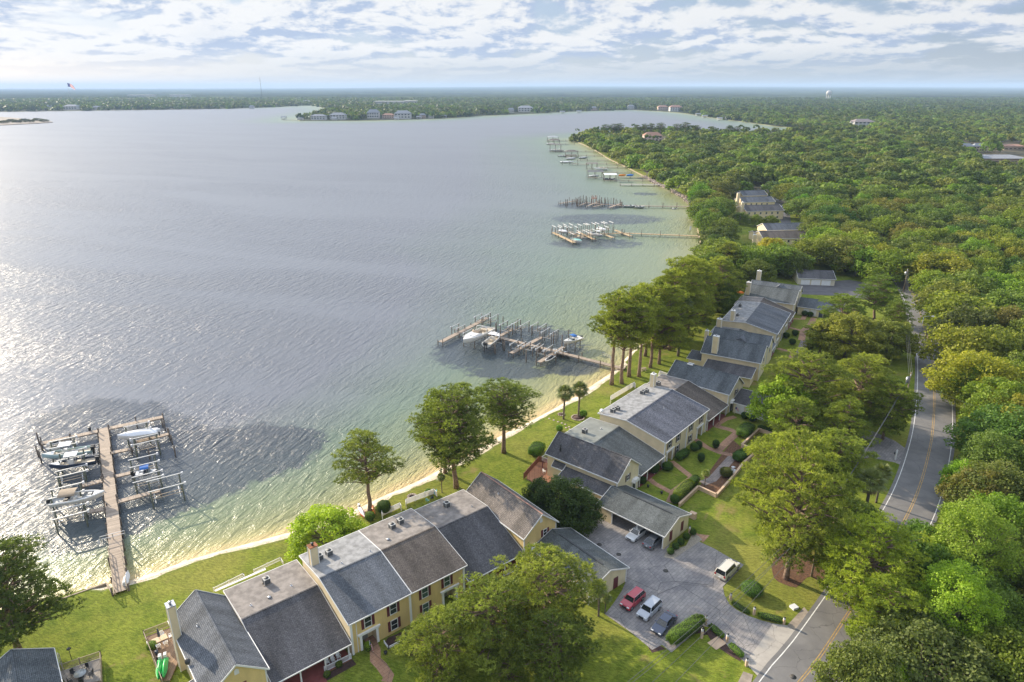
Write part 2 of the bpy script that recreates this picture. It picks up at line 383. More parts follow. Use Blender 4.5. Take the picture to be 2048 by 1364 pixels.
# ---------------------------------------------------------------- water
def inside_v(poly, X, Y):
    c = np.zeros(len(X), bool); j = len(poly)-1
    for i in range(len(poly)):
        xi, yi = poly[i]; xj, yj = poly[j]
        if yi != yj: c ^= ((yi > Y) != (yj > Y)) & (X < (xj-xi)*(Y-yi)/(yj-yi)+xi)
        j = i
    return c
def mind(P_, X, Y):
    out = np.empty(len(X))
    for i in range(0, len(X), 3000):
        out[i:i+3000] = np.sqrt(((X[i:i+3000,None]-P_[None,:,0])**2+(Y[i:i+3000,None]-P_[None,:,1])**2).min(1))
    return out
def smooth_pts(poly):
    out = []
    for i in range(len(poly)):
        a, b = poly[i], poly[(i+1) % len(poly)]; n = max(1, int(math.hypot(b[0]-a[0], b[1]-a[1])))
        out += [(a[0]+(b[0]-a[0])*k/n, a[1]+(b[1]-a[1])*k/n) for k in range(n)]
    return out
def water():
    xs = np.concatenate([-np.geomspace(30000,190,60), np.arange(-186,230,2.6), np.geomspace(234,30000,50)])
    ys = np.concatenate([[-1500,-400,-100,0,20,36,46], np.arange(52,420,2.6), np.geomspace(423,1300,170), np.geomspace(1310,30000,70)])
    X, Y = np.meshgrid(xs, ys); X = X.ravel(); Y = Y.ravel()
    S = np.array([(p.x,p.y) for p in shore]+[(p[0],p[1]) for p in bayl[:int(len(bayl)*0.8)]]); 
    S = S[::1]
    d = np.full(len(X), 1e9)
    for i in range(0, len(X), 4000):
        dx = X[i:i+4000,None]-S[None,:,0]; dy = Y[i:i+4000,None]-S[None,:,1]
        d[i:i+4000] = np.sqrt((dx*dx+dy*dy).min(1))
    weed = np.zeros(len(X))
    blobs = [((960,700),95,36,8),((1060,690),110,40,6),((1150,735),60,16,0),((1020,745),85,14,0),
       ((1215,438),110,10,4),((1180,412),70,7,2),((1290,388),25,3,2),((1190,487),90,10,0),((1290,357),20,2,0)]
    for (c, ru, rv, rot) in blobs:
        cx_, cy_ = G(*c, WZ); ex = Vector(G(c[0]+ru*math.cos(R(rot)), c[1]-0+ru*math.sin(R(-rot))*-1*0, WZ))-Vector((cx_,cy_)); ey = Vector(G(c[0], c[1]-rv, WZ))-Vector((cx_,cy_))
        a = ex.length; bb = ey.length; th = math.atan2(ex.y, ex.x)+R(rot)*0
        # tilt along the shore for the near beds
        if c[1] > 800: th += R(28)
        lx = (X-cx_)*math.cos(th)+(Y-cy_)*math.sin(th); ly = -(X-cx_)*math.sin(th)+(Y-cy_)*math.cos(th)
        r_ = np.sqrt((lx/a)**2+(ly/bb)**2); weed = np.maximum(weed, np.clip(1.5-r_, 0, 1 if c[1] > 600 else .62))
    wp = [G(u,v,WZ) for u, v in [(222,1100),(262,1064),(330,1038),(420,1005),(500,967),(580,942),(635,903),(655,868),(600,848),(520,842),(440,856),(390,836),(330,800),(200,790),(60,830),(-60,950),(-40,1090),(130,1110)]]
    ins = inside_v(wp, X, Y); W2 = np.array(smooth_pts(wp)); nearm = (np.hypot(X+70, Y-115) < 140); sdist = np.full(len(X), 1e3); sdist[nearm] = mind(W2, X[nearm], Y[nearm])
    sdv = np.where(ins, sdist, -sdist); weed = np.maximum(weed, np.clip(.55+sdv/9.0, 0, 1)*(1-.3*np.clip((Y-.25*(X+70)-128)/16, 0, 1)))
    kk = np.clip((20-X)/90, 0, 1)*np.clip((330-Y)/180, 0, 1); d = d*(1+2.2*kk)+11*np.clip((Y-150)/80, 0, 1)*np.clip((X+10)/40, 0, 1)
    me = bpy.data.meshes.new('water'); nx, ny = len(xs), len(ys)
    V = np.stack([X, Y, np.full(len(X), WZ)], 1)
    idx = np.arange(nx*ny).reshape(ny, nx)
    F = np.stack([idx[:-1,:-1], idx[:-1,1:], idx[1:,1:], idx[1:,:-1]], -1).reshape(-1, 4)
    me.vertices.add(len(V)); me.vertices.foreach_set('co', V.ravel()); me.loops.add(F.size); me.loops.foreach_set('vertex_index', F.ravel())
    me.polygons.add(len(F)); me.polygons.foreach_set('loop_start', np.arange(0,F.size,4)); me.polygons.foreach_set('loop_total', np.full(len(F),4)); me.update()
    for n_, a_ in (('shore_dist', d), ('weed', weed)):
        at = me.attributes.new(n_, 'FLOAT', 'POINT'); at.data.foreach_set('value', a_.astype(np.float32))
    m, nt, b = newmat('water'); L = nt.links.new
    tc = nn(nt, 'ShaderNodeTexCoord'); o = tc.outputs['Object']
    D = nn(nt, 'ShaderNodeAttribute', attribute_name='shore_dist').outputs['Fac']; W = nn(nt, 'ShaderNodeAttribute', attribute_name='weed').outputs['Fac']
    nz = noise(nt, o, 0.06, 5, 0.6, 0.4); nf = noise(nt, o, 0.35, 6, 0.65, 0.6)
    Dn = mathn(nt, 'ADD', D, mathn(nt, 'MULTIPLY', mathn(nt, 'SUBTRACT', nz, 0.5), mapr(nt, D, 0, 30, 2, 26)))
    ramp = nn(nt, 'ShaderNodeValToRGB'); L(mapr(nt, Dn, 0, 160, 0, 1, False), ramp.inputs[0])
    el = ramp.color_ramp.elements; el[0].position = 0.0; el[0].color = (0.60,0.42,0.20,1); el[1].position = 1.0; el[1].color = (0.150,0.160,0.182,1)
    for p_, c_ in ((0.012,(0.56,0.43,0.20)),(0.035,(0.40,0.36,0.155)),(0.075,(0.265,0.265,0.120)),(0.18,(0.185,0.220,0.120)),(0.40,(0.140,0.185,0.135)),(0.65,(0.140,0.165,0.157))):
        e = el.new(p_); e.color = (*c_,1)
    wd = mapr(nt, mathn(nt, 'ADD', W, mathn(nt, 'MULTIPLY', mathn(nt,'SUBTRACT', nf, 0.5), 1.0)), 0.38, 0.66)
    wd = mathn(nt, 'MULTIPLY', wd, mapr(nt, D, 2.5, 9))
    col = mixc(nt, mathn(nt,'MULTIPLY',wd,0.85), ramp.outputs[0], (0.046,0.057,0.074))
    L(col, b.inputs['Base Color'])
    b.inputs['IOR'].default_value = 1.33; b.inputs['Specular IOR Level'].default_value = 0.5
    # wind waves: crests run at 70 degrees; kept broad, then finer
    mp = mapping(nt, o, rot=(0,0,R(-70)), scale=(0.30,1,1))
    w1 = noise(nt, mp, 0.55, 3, 0.55, 0.6); w2 = noise(nt, mapping(nt, o, rot=(0,0,R(-60)), scale=(0.35,1,1)), 1.5, 4, 0.62, 0.6); w3 = noise(nt, o, 4.5, 3, 0.6)
    gust = noise(nt, mapping(nt, o, rot=(0,0,R(20)), scale=(0.25,1,1)), 0.018, 5, 0.6, 0.5)
    amp = mapr(nt, gust, 0.35, 0.65, 0.45, 1.5)
    h = mathn(nt, 'ADD', mathn(nt, 'MULTIPLY', w1, 0.55), mathn(nt, 'ADD', mathn(nt, 'MULTIPLY', w2, 0.30), mathn(nt,'MULTIPLY', w3, 0.05)))
    cd = nn(nt, 'ShaderNodeVectorMath', operation='LENGTH'); L(o, cd.inputs[0])
    fade = mapr(nt, cd.outputs['Value'], 60, 1500, 1.0, 0.55)
    bn = nn(nt, 'ShaderNodeBump'); L(mathn(nt,'MULTIPLY',amp,fade), bn.inputs['Strength']); bn.inputs['Distance'].default_value = 1.05
    L(h, bn.inputs['Height']); L(bn.outputs[0], b.inputs['Normal'])
    L(mapr(nt, cd.outputs['Value'], 50, 900, 0.25, 0.42), b.inputs['Roughness'])
    me.materials.append(m)
    tag(obj('water', me, None), 'rippled bay water, green and sandy in the shallows, grey further out', kind='structure')
water()

# ---------------------------------------------------------------- roads and paving
def strip(line, wl, wr):
    L_ = [Vector(p) for p in line]; nr = normals(L_)
    return [L_[i]+nr[i]*wl for i in range(len(L_))]+[L_[i]-nr[i]*wr for i in range(len(L_))][::-1]
def ribbon(mb, line, a, b, z):       # from offset a to offset b, left is positive
    L_ = [Vector(p) for p in line]; nr = normals(L_); vs = []
    for i, p in enumerate(L_): 
        for o_ in (a, b): q = p+nr[i]*o_; vs.append((q.x,q.y,z))
    return mb.add(vs, [(2*i,2*i+1,2*i+3,2*i+2) for i in range(len(L_)-1)])
cl_px = [(38.2-8,69.2-8.2),(38.2,69.2),(42.8,73.6),(55.5,87.3),(71.0,104.6),(80.6,116.5),(91.0,131.2),(98.5,142.8),(108.5,159.6),(120.5,181),(128.5,197),(136,213),(147.7,238),(158.5,265),(169.5,297),(181,332),(190,372),(199,420)]
roadline = smooth_line([(20,52)]+cl_px, 3)
def asphalt(name, c0, c1, crack=True, s=1.0):
    m, nt, b = newmat(name); L = nt.links.new
    tc = nn(nt, 'ShaderNodeTexCoord'); o = tc.outputs['Object']
    a = noise(nt, o, 0.25*s, 6, 0.65, 0.3); f = noise(nt, o, 14, 2, 0.6)
    c = mixc(nt, mapr(nt, a, 0.3, 0.7), c0, c1); c = mixc(nt, 1.0, c, mixc(nt, f, (0.8,)*3, (1.2,)*3), 'MULTIPLY')
    if crack:
        v = nn(nt, 'ShaderNodeTexVoronoi', feature='DISTANCE_TO_EDGE'); v.inputs['Scale'].default_value = 0.22
        wv = nn(nt, 'ShaderNodeVectorMath', operation='ADD'); L(o, wv.inputs[0])
        nv = nn(nt, 'ShaderNodeTexNoise'); nv.inputs['Scale'].default_value = 0.9; nv.inputs['Detail'].default_value = 5; L(o, nv.inputs[0])
        L(nv.outputs['Color'], wv.inputs[1]); L(wv.outputs[0], v.inputs['Vector'])
        c = mixc(nt, mapr(nt, v.outputs['Distance'], 0.0, 0.012, 0.55, 0), c, tuple(x*0.35 for x in c0))
    L(c, b.inputs['Base Color']); b.inputs['Roughness'].default_value = 0.85
    return m
M_ASPH = asphalt('asphalt', (0.145,0.14,0.138), (0.20,0.192,0.185))
rd = MB(); ribbon(rd, roadline, 4.5, -4.5, 0.06)
tag(obj('road', rd, M_ASPH), 'two lane asphalt road curving between the trees', kind='structure')
mk = MB(); ribbon(mk, roadline, 3.92, 3.78, 0.064); ribbon(mk, roadline, -3.78, -3.92, 0.064)
tag(obj('road_edge_lines', mk, simple('white_paint', (0.70,0.69,0.66), 0.7, 0.15, 1.5)), 'white edge lines of the road', kind='structure')
mk = MB(); ribbon(mk, roadline, 0.22, 0.10, 0.064); ribbon(mk, roadline, -0.10, -0.22, 0.064)
tag(obj('road_centre_lines', mk, simple('yellow_paint', (0.42,0.27,0.09), 0.8, 0.3, 1.5)), 'double yellow centre line of the road', kind='structure')

def paver(name, c0, c1):
    m, nt, b = newmat(name); L = nt.links.new
    tc = nn(nt, 'ShaderNodeTexCoord'); o = mapping(nt, tc.outputs['Object'], rot=(0,0,R(-46)))
    br = nn(nt, 'ShaderNodeTexBrick'); nv = nn(nt, 'ShaderNodeTexNoise'); nv.inputs['Scale'].default_value = 1.5; L(o, nv.inputs[0])
    wv = nn(nt, 'ShaderNodeVectorMath', operation='MULTIPLY_ADD'); L(nv.outputs['Color'], wv.inputs[0]); wv.inputs[1].default_value = (0.25,0.25,0); L(o, wv.inputs[2])
    L(wv.outputs[0], br.inputs['Vector']); br.inputs['Color1'].default_value = (*c0,1); br.inputs['Color2'].default_value = (*c1,1)
    br.inputs['Mortar'].default_value = (*[x*0.62 for x in c0],1); br.inputs['Scale'].default_value = 1; br.inputs['Brick Width'].default_value = 0.95; br.inputs['Row Height'].default_value = 0.5
    br.inputs['Mortar Size'].default_value = 0.03; br.inputs['Mortar Smooth'].default_value = 0.6
    a = noise(nt, tc.outputs['Object'], 0.22, 6, 0.65, 0.5)
    c = mixc(nt, 1.0, br.outputs[0], mixc(nt, mapr(nt, a, 0.3, 0.7), (0.72,0.72,0.76), (1.25,1.22,1.18)), 'MULTIPLY')
    v = nn(nt, 'ShaderNodeTexVoronoi', feature='DISTANCE_TO_EDGE'); v.inputs['Scale'].default_value = 0.16; L(wv.outputs[0], v.inputs['Vector'])
    c = mixc(nt, mapr(nt, v.outputs['Distance'], 0.0, 0.010, 0.6, 0), c, (0.04,0.04,0.042))
    L(c, b.inputs['Base Color']); b.inputs['Roughness'].default_value = 0.8
    bn = nn(nt, 'ShaderNodeBump'); bn.inputs['Strength'].default_value = 0.4; bn.inputs['Distance'].default_value = 0.03; bn.invert = True; L(br.outputs[1], bn.inputs['Height']); L(bn.outputs[0], b.inputs['Normal'])
    return m
M_PAVE = paver('stamped_paving', (0.225,0.212,0.208), (0.29,0.272,0.262))
def gpoly(pts, f): return [G(*f(x,y)) for x, y in pts]
drive = gpoly([(1590,1262),(1500,1175),(1400,1090),(1345,1010),(1270,940),(1215,930),(1000,1110),(935,1058),(868,1092),(720,970),(545,848),(600,780),(660,690),(690,620),(560,440),(400,330),(300,300),(320,220),(430,120),(560,130),(720,110),(1000,330),(960,455),(1010,462),(1090,400),(1170,345),(1290,400),(1385,455),(1495,510),(1420,590),(1350,662),(1362,720),(1395,780),(1450,822),(1530,862),(1620,893),(1700,912),(1790,925),(1835,955),(1880,955)], c5)
dm = MB().sheet(drive, 0.03)
tag(obj('driveway', dm, M_PAVE), 'grey stamped driveway and parking court between the houses', kind='structure')
ap = MB().sheet(gpoly([(1588,1270),(1500,1178),(1600,1050),(1690,915),(1790,927),(1835,957),(1890,955)], c5), 0.034)
tag(obj('driveway_apron', ap, asphalt('apron_concrete', (0.34,0.31,0.275), (0.43,0.395,0.35), True, 2)), 'pale cracked apron where the driveway meets the road', kind='structure')
# second entrance further up the road, and the court with white garage doors
dm = MB().sheet([G(*p) for p in [(1822,905),(1790,882),(1740,860),(1700,858),(1660,880),(1640,930),(1660,960),(1700,925),(1740,915),(1790,925),(1812,935)]], 0.03)
tag(obj('driveway', dm, M_PAVE), 'shaded driveway entrance beside the road bend', kind='structure')
dm = MB().sheet([G(*p) for p in [(1592,588),(1680,592),(1735,600),(1760,570),(1700,560),(1600,566)]], 0.03)
tag(obj('driveway', dm, simple('dark_paving', (0.10,0.095,0.10), 0.85, 0.2, 0.4)), 'dark court before the white garage doors', kind='structure')
dm = MB().sheet([G(*p) for p in [(1540,395),(1575,395),(1582,445),(1620,470),(1640,520),(1600,520),(1560,440)]], 0.03)
tag(obj('driveway', dm, MAT['dark_paving']), 'parking strip beside the distant grey roofs', kind='structure')
# concrete verge strip at the foot of the near lawn
sidewalk = MB().sheet([G(*c5(*p)) for p in [(1440,1340),(1490,1240),(1555,1262),(1545,1310),(1520,1345)]], 0.05)
tag(obj('sidewalk', sidewalk, simple('old_concrete', (0.30,0.25,0.20), 0.9, 0.2, 1)), 'short concrete sidewalk end beside the road', kind='structure')
sidewalk = MB().sheet([G(*c5(*p)) for p in [(1790,925),(1835,955),(1885,948),(1960,865),(1905,800)]], 0.05)
tag(obj('sidewalk', sidewalk, MAT['old_concrete']), 'short concrete sidewalk above the driveway mouth', kind='structure')
M_MULCH = simple('mulch', (0.125,0.062,0.032), 0.95, 0.45, 3.0, bump=0.8, bscale=8)
M_DARKSOIL = simple('dark_mulch', (0.06,0.032,0.026), 0.95, 0.35, 3.0, bump=0.8, bscale=8)
def bed(pts, f, mat, label, z=0.012):
    p = [Vector(G(*f(x,y))) for x, y in pts]; p = smooth_line([(q.x,q.y) for q in p]+[(p[0].x,p[0].y)], 0.8)[:-1]
    tag(obj('mulch_bed', MB().sheet([(q.x,q.y) for q in p], z), mat), label, kind='structure')
bed([(1680,500),(1700,600),(1760,640),(1850,665),(1900,620),(1950,590),(2040,640),(2048,560),(2000,480),(1850,420),(1730,440)], c5, M_MULCH, 'red brown mulch under the tall pine by the street lamp')
bed([(840,1075),(905,1150),(980,1165),(1100,1080),(1240,960),(1270,930),(1480,1140),(1470,1170),(1300,1060),(1230,960),(1215,915),(1010,1085),(930,1065)], c5, M_DARKSOIL, 'dark mulch under the clipped hedge beside the parked cars')
bed([(1100,380),(1150,300),(1210,340),(1180,360),(1090,420),(1010,470),(950,460),(960,430)], c5, simple('pale_gravel', (0.33,0.29,0.23), 0.9, 0.3, 6, bump=0.8, bscale=14), 'pale gravel strip at the end of the carport', 0.04)
tag(obj('forest_floor', MB().sheet([(58,60),(80,92),(104,128),(118,160),(132,190),(140,212),(152,236),(165,266),(175,296),(190,350),(205,420),(140,470),(122,600),(130,800),(150,1100),(520,1290),(1500,1500),(1500,300),(400,20),(60,20)], 0.008), simple('leaf_litter', (0.075,0.062,0.030), 0.95, 0.5, 0.15)), 'brown and green floor of the woods', kind='structure')
# ================================================================== townhouses
SH_GREY = shingle('grey_shingles', (0.155,0.165,0.18), (0.115,0.125,0.14), (0.06,0.064,0.072))
SH_CHAR = shingle('charcoal_shingles', (0.125,0.12,0.125), (0.09,0.088,0.092), (0.05,0.05,0.052))
SH_BROWN = shingle('brown_shingles', (0.155,0.132,0.112), (0.115,0.097,0.084), (0.06,0.05,0.045))
SH_TAUPE = shingle('taupe_shingles', (0.215,0.185,0.160), (0.165,0.145,0.128), (0.09,0.08,0.072))
SH_BLUE = shingle('slate_blue_shingles', (0.135,0.148,0.158), (0.098,0.110,0.120), (0.052,0.06,0.066))
SH_SPECK = shingle('speckled_shingles', (0.17,0.175,0.20), (0.09,0.095,0.115), (0.06,0.063,0.075))
SH_GREEN = shingle('green_grey_shingles', (0.125,0.135,0.135), (0.092,0.102,0.102), (0.055,0.062,0.062))
FL_GREY = simple('grey_flat_roofing', (0.25,0.25,0.25), 0.9, 0.28, 0.9)
FL_BROWN = simple('brown_flat_roofing', (0.225,0.20,0.18), 0.9, 0.28, 0.9)
SID_Y = siding('yellow_siding', (0.76,0.56,0.24)); SID_C = siding('cream_siding', (0.74,0.64,0.42))
STUC = simple('cream_stucco', (0.70,0.57,0.36), 0.85, 0.07, 0.6); STUC2 = simple('pale_stucco', (0.64,0.58,0.44), 0.85, 0.08, 0.6)
WHITE = simple('white_trim', (0.72,0.71,0.68), 0.5, 0.06, 1.0); WHITE2 = simple('bright_white', (0.80,0.80,0.79), 0.4, 0.04)
MAROON = simple('maroon_shutter', (0.13,0.028,0.035), 0.55, 0.15); BROWNSH = simple('brown_shutter', (0.085,0.05,0.045), 0.55, 0.15)
GLASS = simple('window_glass', (0.028,0.034,0.04), 0.06, 0.3, 0.7, spec=0.8); GLASSG = simple('window_glass_green', (0.06,0.10,0.085), 0.12, 0.3, 0.7, spec=0.6)
METAL = simple('galvanised_metal', (0.42,0.43,0.45), 0.35, 0.12, 3, metal=0.7); RUST = simple('rusty_cap', (0.26,0.09,0.035), 0.8, 0.4, 3)
DARK = simple('dark_metal', (0.035,0.037,0.04), 0.5, 0.2, 3); ACG = simple('ac_grille', (0.085,0.088,0.092), 0.55, 0.25, 9); ACW = simple('ac_cream', (0.44,0.43,0.40), 0.5, 0.1)
REDFL = simple('red_porch_floor', (0.22,0.06,0.055), 0.7, 0.15, 1); TERRA = paver('terracotta_paving', (0.34,0.19,0.115), (0.41,0.24,0.15))
DECKW = planks('deck_boards', (0.30,0.20,0.13), 0.14, 0, 0.2)
RAILW = simple('weathered_rail', (0.36,0.29,0.21), 0.85, 0.2, 2)
PEACH = simple('peach_wall', (0.56,0.40,0.27), 0.85, 0.1, 0.8)
ROWS = {1: 39.0, 2: 50.0, 3: 60.0, 4: 47.0}
def W(row, a, b):
    th = R(ROWS[row]); return (a*math.cos(th)+b*math.sin(th), a*math.sin(th)-b*math.cos(th))

def window(par, o, ud, nd, w, h, shut=None, glass=None, sill=True, name='window'):
    """o: centre of the opening on the wall; ud along the wall; nd outwards"""
    o, ud, nd = Vector(o), Vector(ud).normalized(), Vector(nd).normalized(); up = Vector((0,0,1))
    def bx(mb, u0, u1, z0, z1, n0, n1):
        vs = [o+ud*u+up*z+nd*n for u in (u0,u1) for z in (z0,z1) for n in (n0,n1)]
        mb.add(vs, [(0,1,3,2),(4,6,7,5),(0,4,5,1),(2,3,7,6),(0,2,6,4),(1,5,7,3)])
    t = 0.09; m = MB()
    bx(m, -w/2, w/2, h/2-t, h/2, 0.004, .07); bx(m, -w/2, w/2, -h/2, -h/2+t, 0.004, .09)
    bx(m, -w/2, -w/2+t, -h/2+t, h/2-t, 0.004, .07); bx(m, w/2-t, w/2, -h/2+t, h/2-t, 0.004, .07); bx(m, -w/2+t, w/2-t, -.03, .03, 0.004, .06)
    f = obj(name, m, WHITE, par)
    g_ = MB(); bx(g_, -w/2+t, w/2-t, -h/2+t, h/2-t, 0.003, .03); obj('pane', g_, glass or GLASS, f)
    if shut:
        for s in (-1, 1):
            q = MB(); c = s*(w/2+.24); bx(q, c-.2, c+.2, -h/2, h/2, 0.004, .06)
            for k in range(int(h/.16)): bx(q, c-.15, c+.15, -h/2+.08+k*.16, -h/2+.15+k*.16, .06, .075)
            obj('shutter', q, shut, par)
def chimney(par, x, y, z0, z1, wx=1.0, wy=1.0, cap=WHITE, mat=None, lab=None):
    m = MB().box(x-wx/2, x+wx/2, y-wy/2, y+wy/2, z0, z1)
    c = obj('chimney', m, mat or STUC, par, lab)
    for sx in (-1,1):
        for sy in (-1,1): obj('corner_trim', MB().box(x+sx*wx/2-.05, x+sx*wx/2+.05, y+sy*wy/2-.05, y+sy*wy/2+.05, z0, z1-.002), WHITE, c)
    obj('chimney_cap', MB().box(x-wx/2-.08, x+wx/2+.08, y-wy/2-.08, y+wy/2+.08, z1, z1+.12), cap, c)
    f = MB().cyl(x, y, z1+.12, z1+.45, .16, 12).cyl(x, y, z1+.45, z1+.55, .26, 12, r1=.2); obj('flue', f, METAL if cap != RUST else DARK, c)
def vent(par, x, y, z, big=False):
    m = MB()
    if big: m.cyl(x, y, z, z+.1, .22, 14).cyl(x, y, z+.1, z+.24, .32, 14, r1=.18)
    else: m.cyl(x, y, z, z+.35, .06, 8).box(x-.16, x+.16, y-.16, y+.16, z-.02, z+.03)
    obj('roof_vent', m, METAL, par)
def roof_along_x(par, prof, x0, x1, mats, th=.16, name='roof', lab=None, inset=None):
    """prof: list of (y,z); one mesh, mats[i] for each slope"""
    m = MB(); n = len(prof)
    ml = mats if isinstance(mats, list) else [mats]*(n-1)
    uniq = []
    for q in ml:
        if q not in uniq: uniq.append(q)
    for i in range(n-1):
        (ya, za), (yb, zb) = prof[i], prof[i+1]
        m.add([(x0,ya,za),(x1,ya,za),(x1,yb,zb),(x0,yb,zb)], [(0,1,2,3)], uniq.index(ml[i]))
        m.add([(x0,ya,za-th),(x1,ya,za-th),(x1,yb,zb-th),(x0,yb,zb-th)], [(3,2,1,0)], uniq.index(ml[i]))
        for x in (x0, x1): m.add([(x,ya,za),(x,yb,zb),(x,yb,zb-th),(x,ya,za-th)], [(0,1,2,3)], uniq.index(ml[i]))
    for (y, z) in (prof[0], prof[-1]): m.add([(x0,y,z),(x1,y,z),(x1,y,z-th),(x0,y,z-th)], [(0,1,2,3)], 0)
    r_ = obj(name, m, uniq, par, lab, fix=False)
    for x in (x0-.03, x1+.03):
        t = MB()
        for i in range(n-1):
            (ya, za), (yb, zb) = prof[i], prof[i+1]
            t.bar((x,ya,za-th/2+.02),(x,yb,zb-th/2+.02), .06, th+.06)
        obj('rake_board', t, WHITE, r_)
    for (y, z), s in ((prof[0],-1),(prof[-1],1)):
        obj('gutter', MB().box(x0-.03, x1+.03, y+s*.005 if s>0 else y-.11, y+.11 if s>0 else y-.005, z-th-.02, z-.015), WHITE, r_)
    if n >= 3 and name == 'roof':
        for i in range(1, n-1):
            y, z = prof[i]; obj('ridge_cap', MB().box(x0+.02, x1-.02, y-.13, y+.13, z-.03, z+.035), uniq[-1] if len(uniq)==1 else uniq[0], r_)
    return r_
def row_block(name, row, a0, a1, b, prof, mats, wall, label, portals=(), windows=(), porch=0, split=None, group=None, cat='townhouse', frontwall=None, backwin=True):
    """townhouse whose ridge runs along its row; local x along the row, y towards the water"""
    x, y = W(row, a0, b); root = thing(name, label, cat, (x,y,0), R(ROWS[row]), group); Lx = a1-a0
    yb = prof[-1][0]; th = .22
    def zr(yy):
        for (ya,za),(yb_,zb) in zip(prof[:-1], prof[1:]):
            if ya <= yy <= yb_: return za+(zb-za)*(yy-ya)/(yb_-ya)
        return prof[-1][1]
    yf = .4+porch; e = .25
    body = lambda y0, y1, x0, x1, top=None: ([(y0,0),(y0,(top or zr(y0)-th))]+[(p[0],p[1]-th) for p in prof if y0 < p[0] < y1 and top is None]+[(y1,(top or zr(y1)-th)),(y1,0)])
    m = MB()
    if portals:
        m.poly_x(body(yf+1.6, yb-.4, 0, 0), e, Lx-e)
        xs = e
        for (pc, pw, ph) in portals:
            m.poly_x(body(yf, yf+1.6, 0, 0), xs, pc-pw/2); 
            q = [(yf,ph),(yf,zr(yf)-th),(yf+1.6,zr(yf+1.6)-th),(yf+1.6,ph)]; m.poly_x(q, pc-pw/2, pc+pw/2); xs = pc+pw/2
        m.poly_x(body(yf, yf+1.6, 0, 0), xs, Lx-e)
    else:
        m.poly_x(body(yf, yb-.4, 0, 0), e, Lx-e)
    obj('wall', m, wall, root)
    if frontwall:
        q = MB(); xs = e-.004
        for (pc, pw, ph) in portals:
            q.box(xs, pc-pw/2, yf-.02, yf-.003, .02, zr(yf)-th); q.box(pc-pw/2, pc+pw/2, yf-.02, yf-.003, ph, zr(yf)-th); xs = pc+pw/2
        q.box(xs, Lx-e+.004, yf-.02, yf-.003, .02, zr(yf)-th); obj('facade', q, frontwall, root); 
    if split:
        roof_along_x(root, prof, -.0, split, mats[0]); roof_along_x(root, [(p[0],p[1]+.0) for p in prof], split+.005, Lx, mats[1])
    else: roof_along_x(root, prof, 0, Lx, mats)
    for (pc, pw, ph) in portals:
        s = MB(); yy = yf-.02
        for k in (-1,1): s.box(pc+k*(pw/2+.02)-.17, pc+k*(pw/2+.02)+.17, yy-.14, yy-.003, .02, ph+.02)
        s.box(pc-pw/2-.35, pc+pw/2+.35, yy-.18, yy-.003, ph+.02, ph+.34); s.box(pc-pw/2-.48, pc+pw/2+.48, yy-.28, yy-.003, ph+.34, ph+.46)
        obj('door_surround', s, WHITE2, root)
        d = obj('door', MB().box(pc-.5, pc+.5, yf+1.52, yf+1.597, .05, 2.1), simple('grey_door', (0.30,0.30,0.29), 0.5), root)
        obj('handle', MB().box(pc+.34, pc+.42, yf+1.47, yf+1.518, .95, 1.05), DARK, d)
    for (wx, wz, ww, wh, sh, gl) in windows: window(root, (wx, yf-.02, wz), (1,0,0), (0,-1,0), ww, wh, sh, gl)
    if porch:
        ps = MB(); n = max(2, int(round(Lx/3.6)))
        zt = zr(.35)-th
        for k in range(n+1):
            px = .35+(Lx-.7)*k/n; q = MB().box(px-.09, px+.09, .26, .44, .06, zt); obj('porch_post', q, WHITE, root)
        obj('porch_floor', MB().box(.1, Lx-.1, .1, yf-.01, .0, .06), REDFL, root)
        window(root, (Lx*.3, yf, 1.4), (1,0,0), (0,-1,0), 1.3, 1.5); window(root, (Lx*.72, yf, 1.4), (1,0,0), (0,-1,0), 1.3, 1.5)
    # glass doors on the water side
    if backwin:
        n = max(1, int(Lx/5))
        for k in range(n):
            cx_ = Lx*(k+.5)/n
            window(root, (cx_, yb-.4, 1.25), (1,0,0), (0,1,0), 2.6, 2.1)
            if prof[-1][1] > 5: window(root, (cx_, yb-.4, 4.1), (1,0,0), (0,1,0), 2.0, 1.5)
    return root
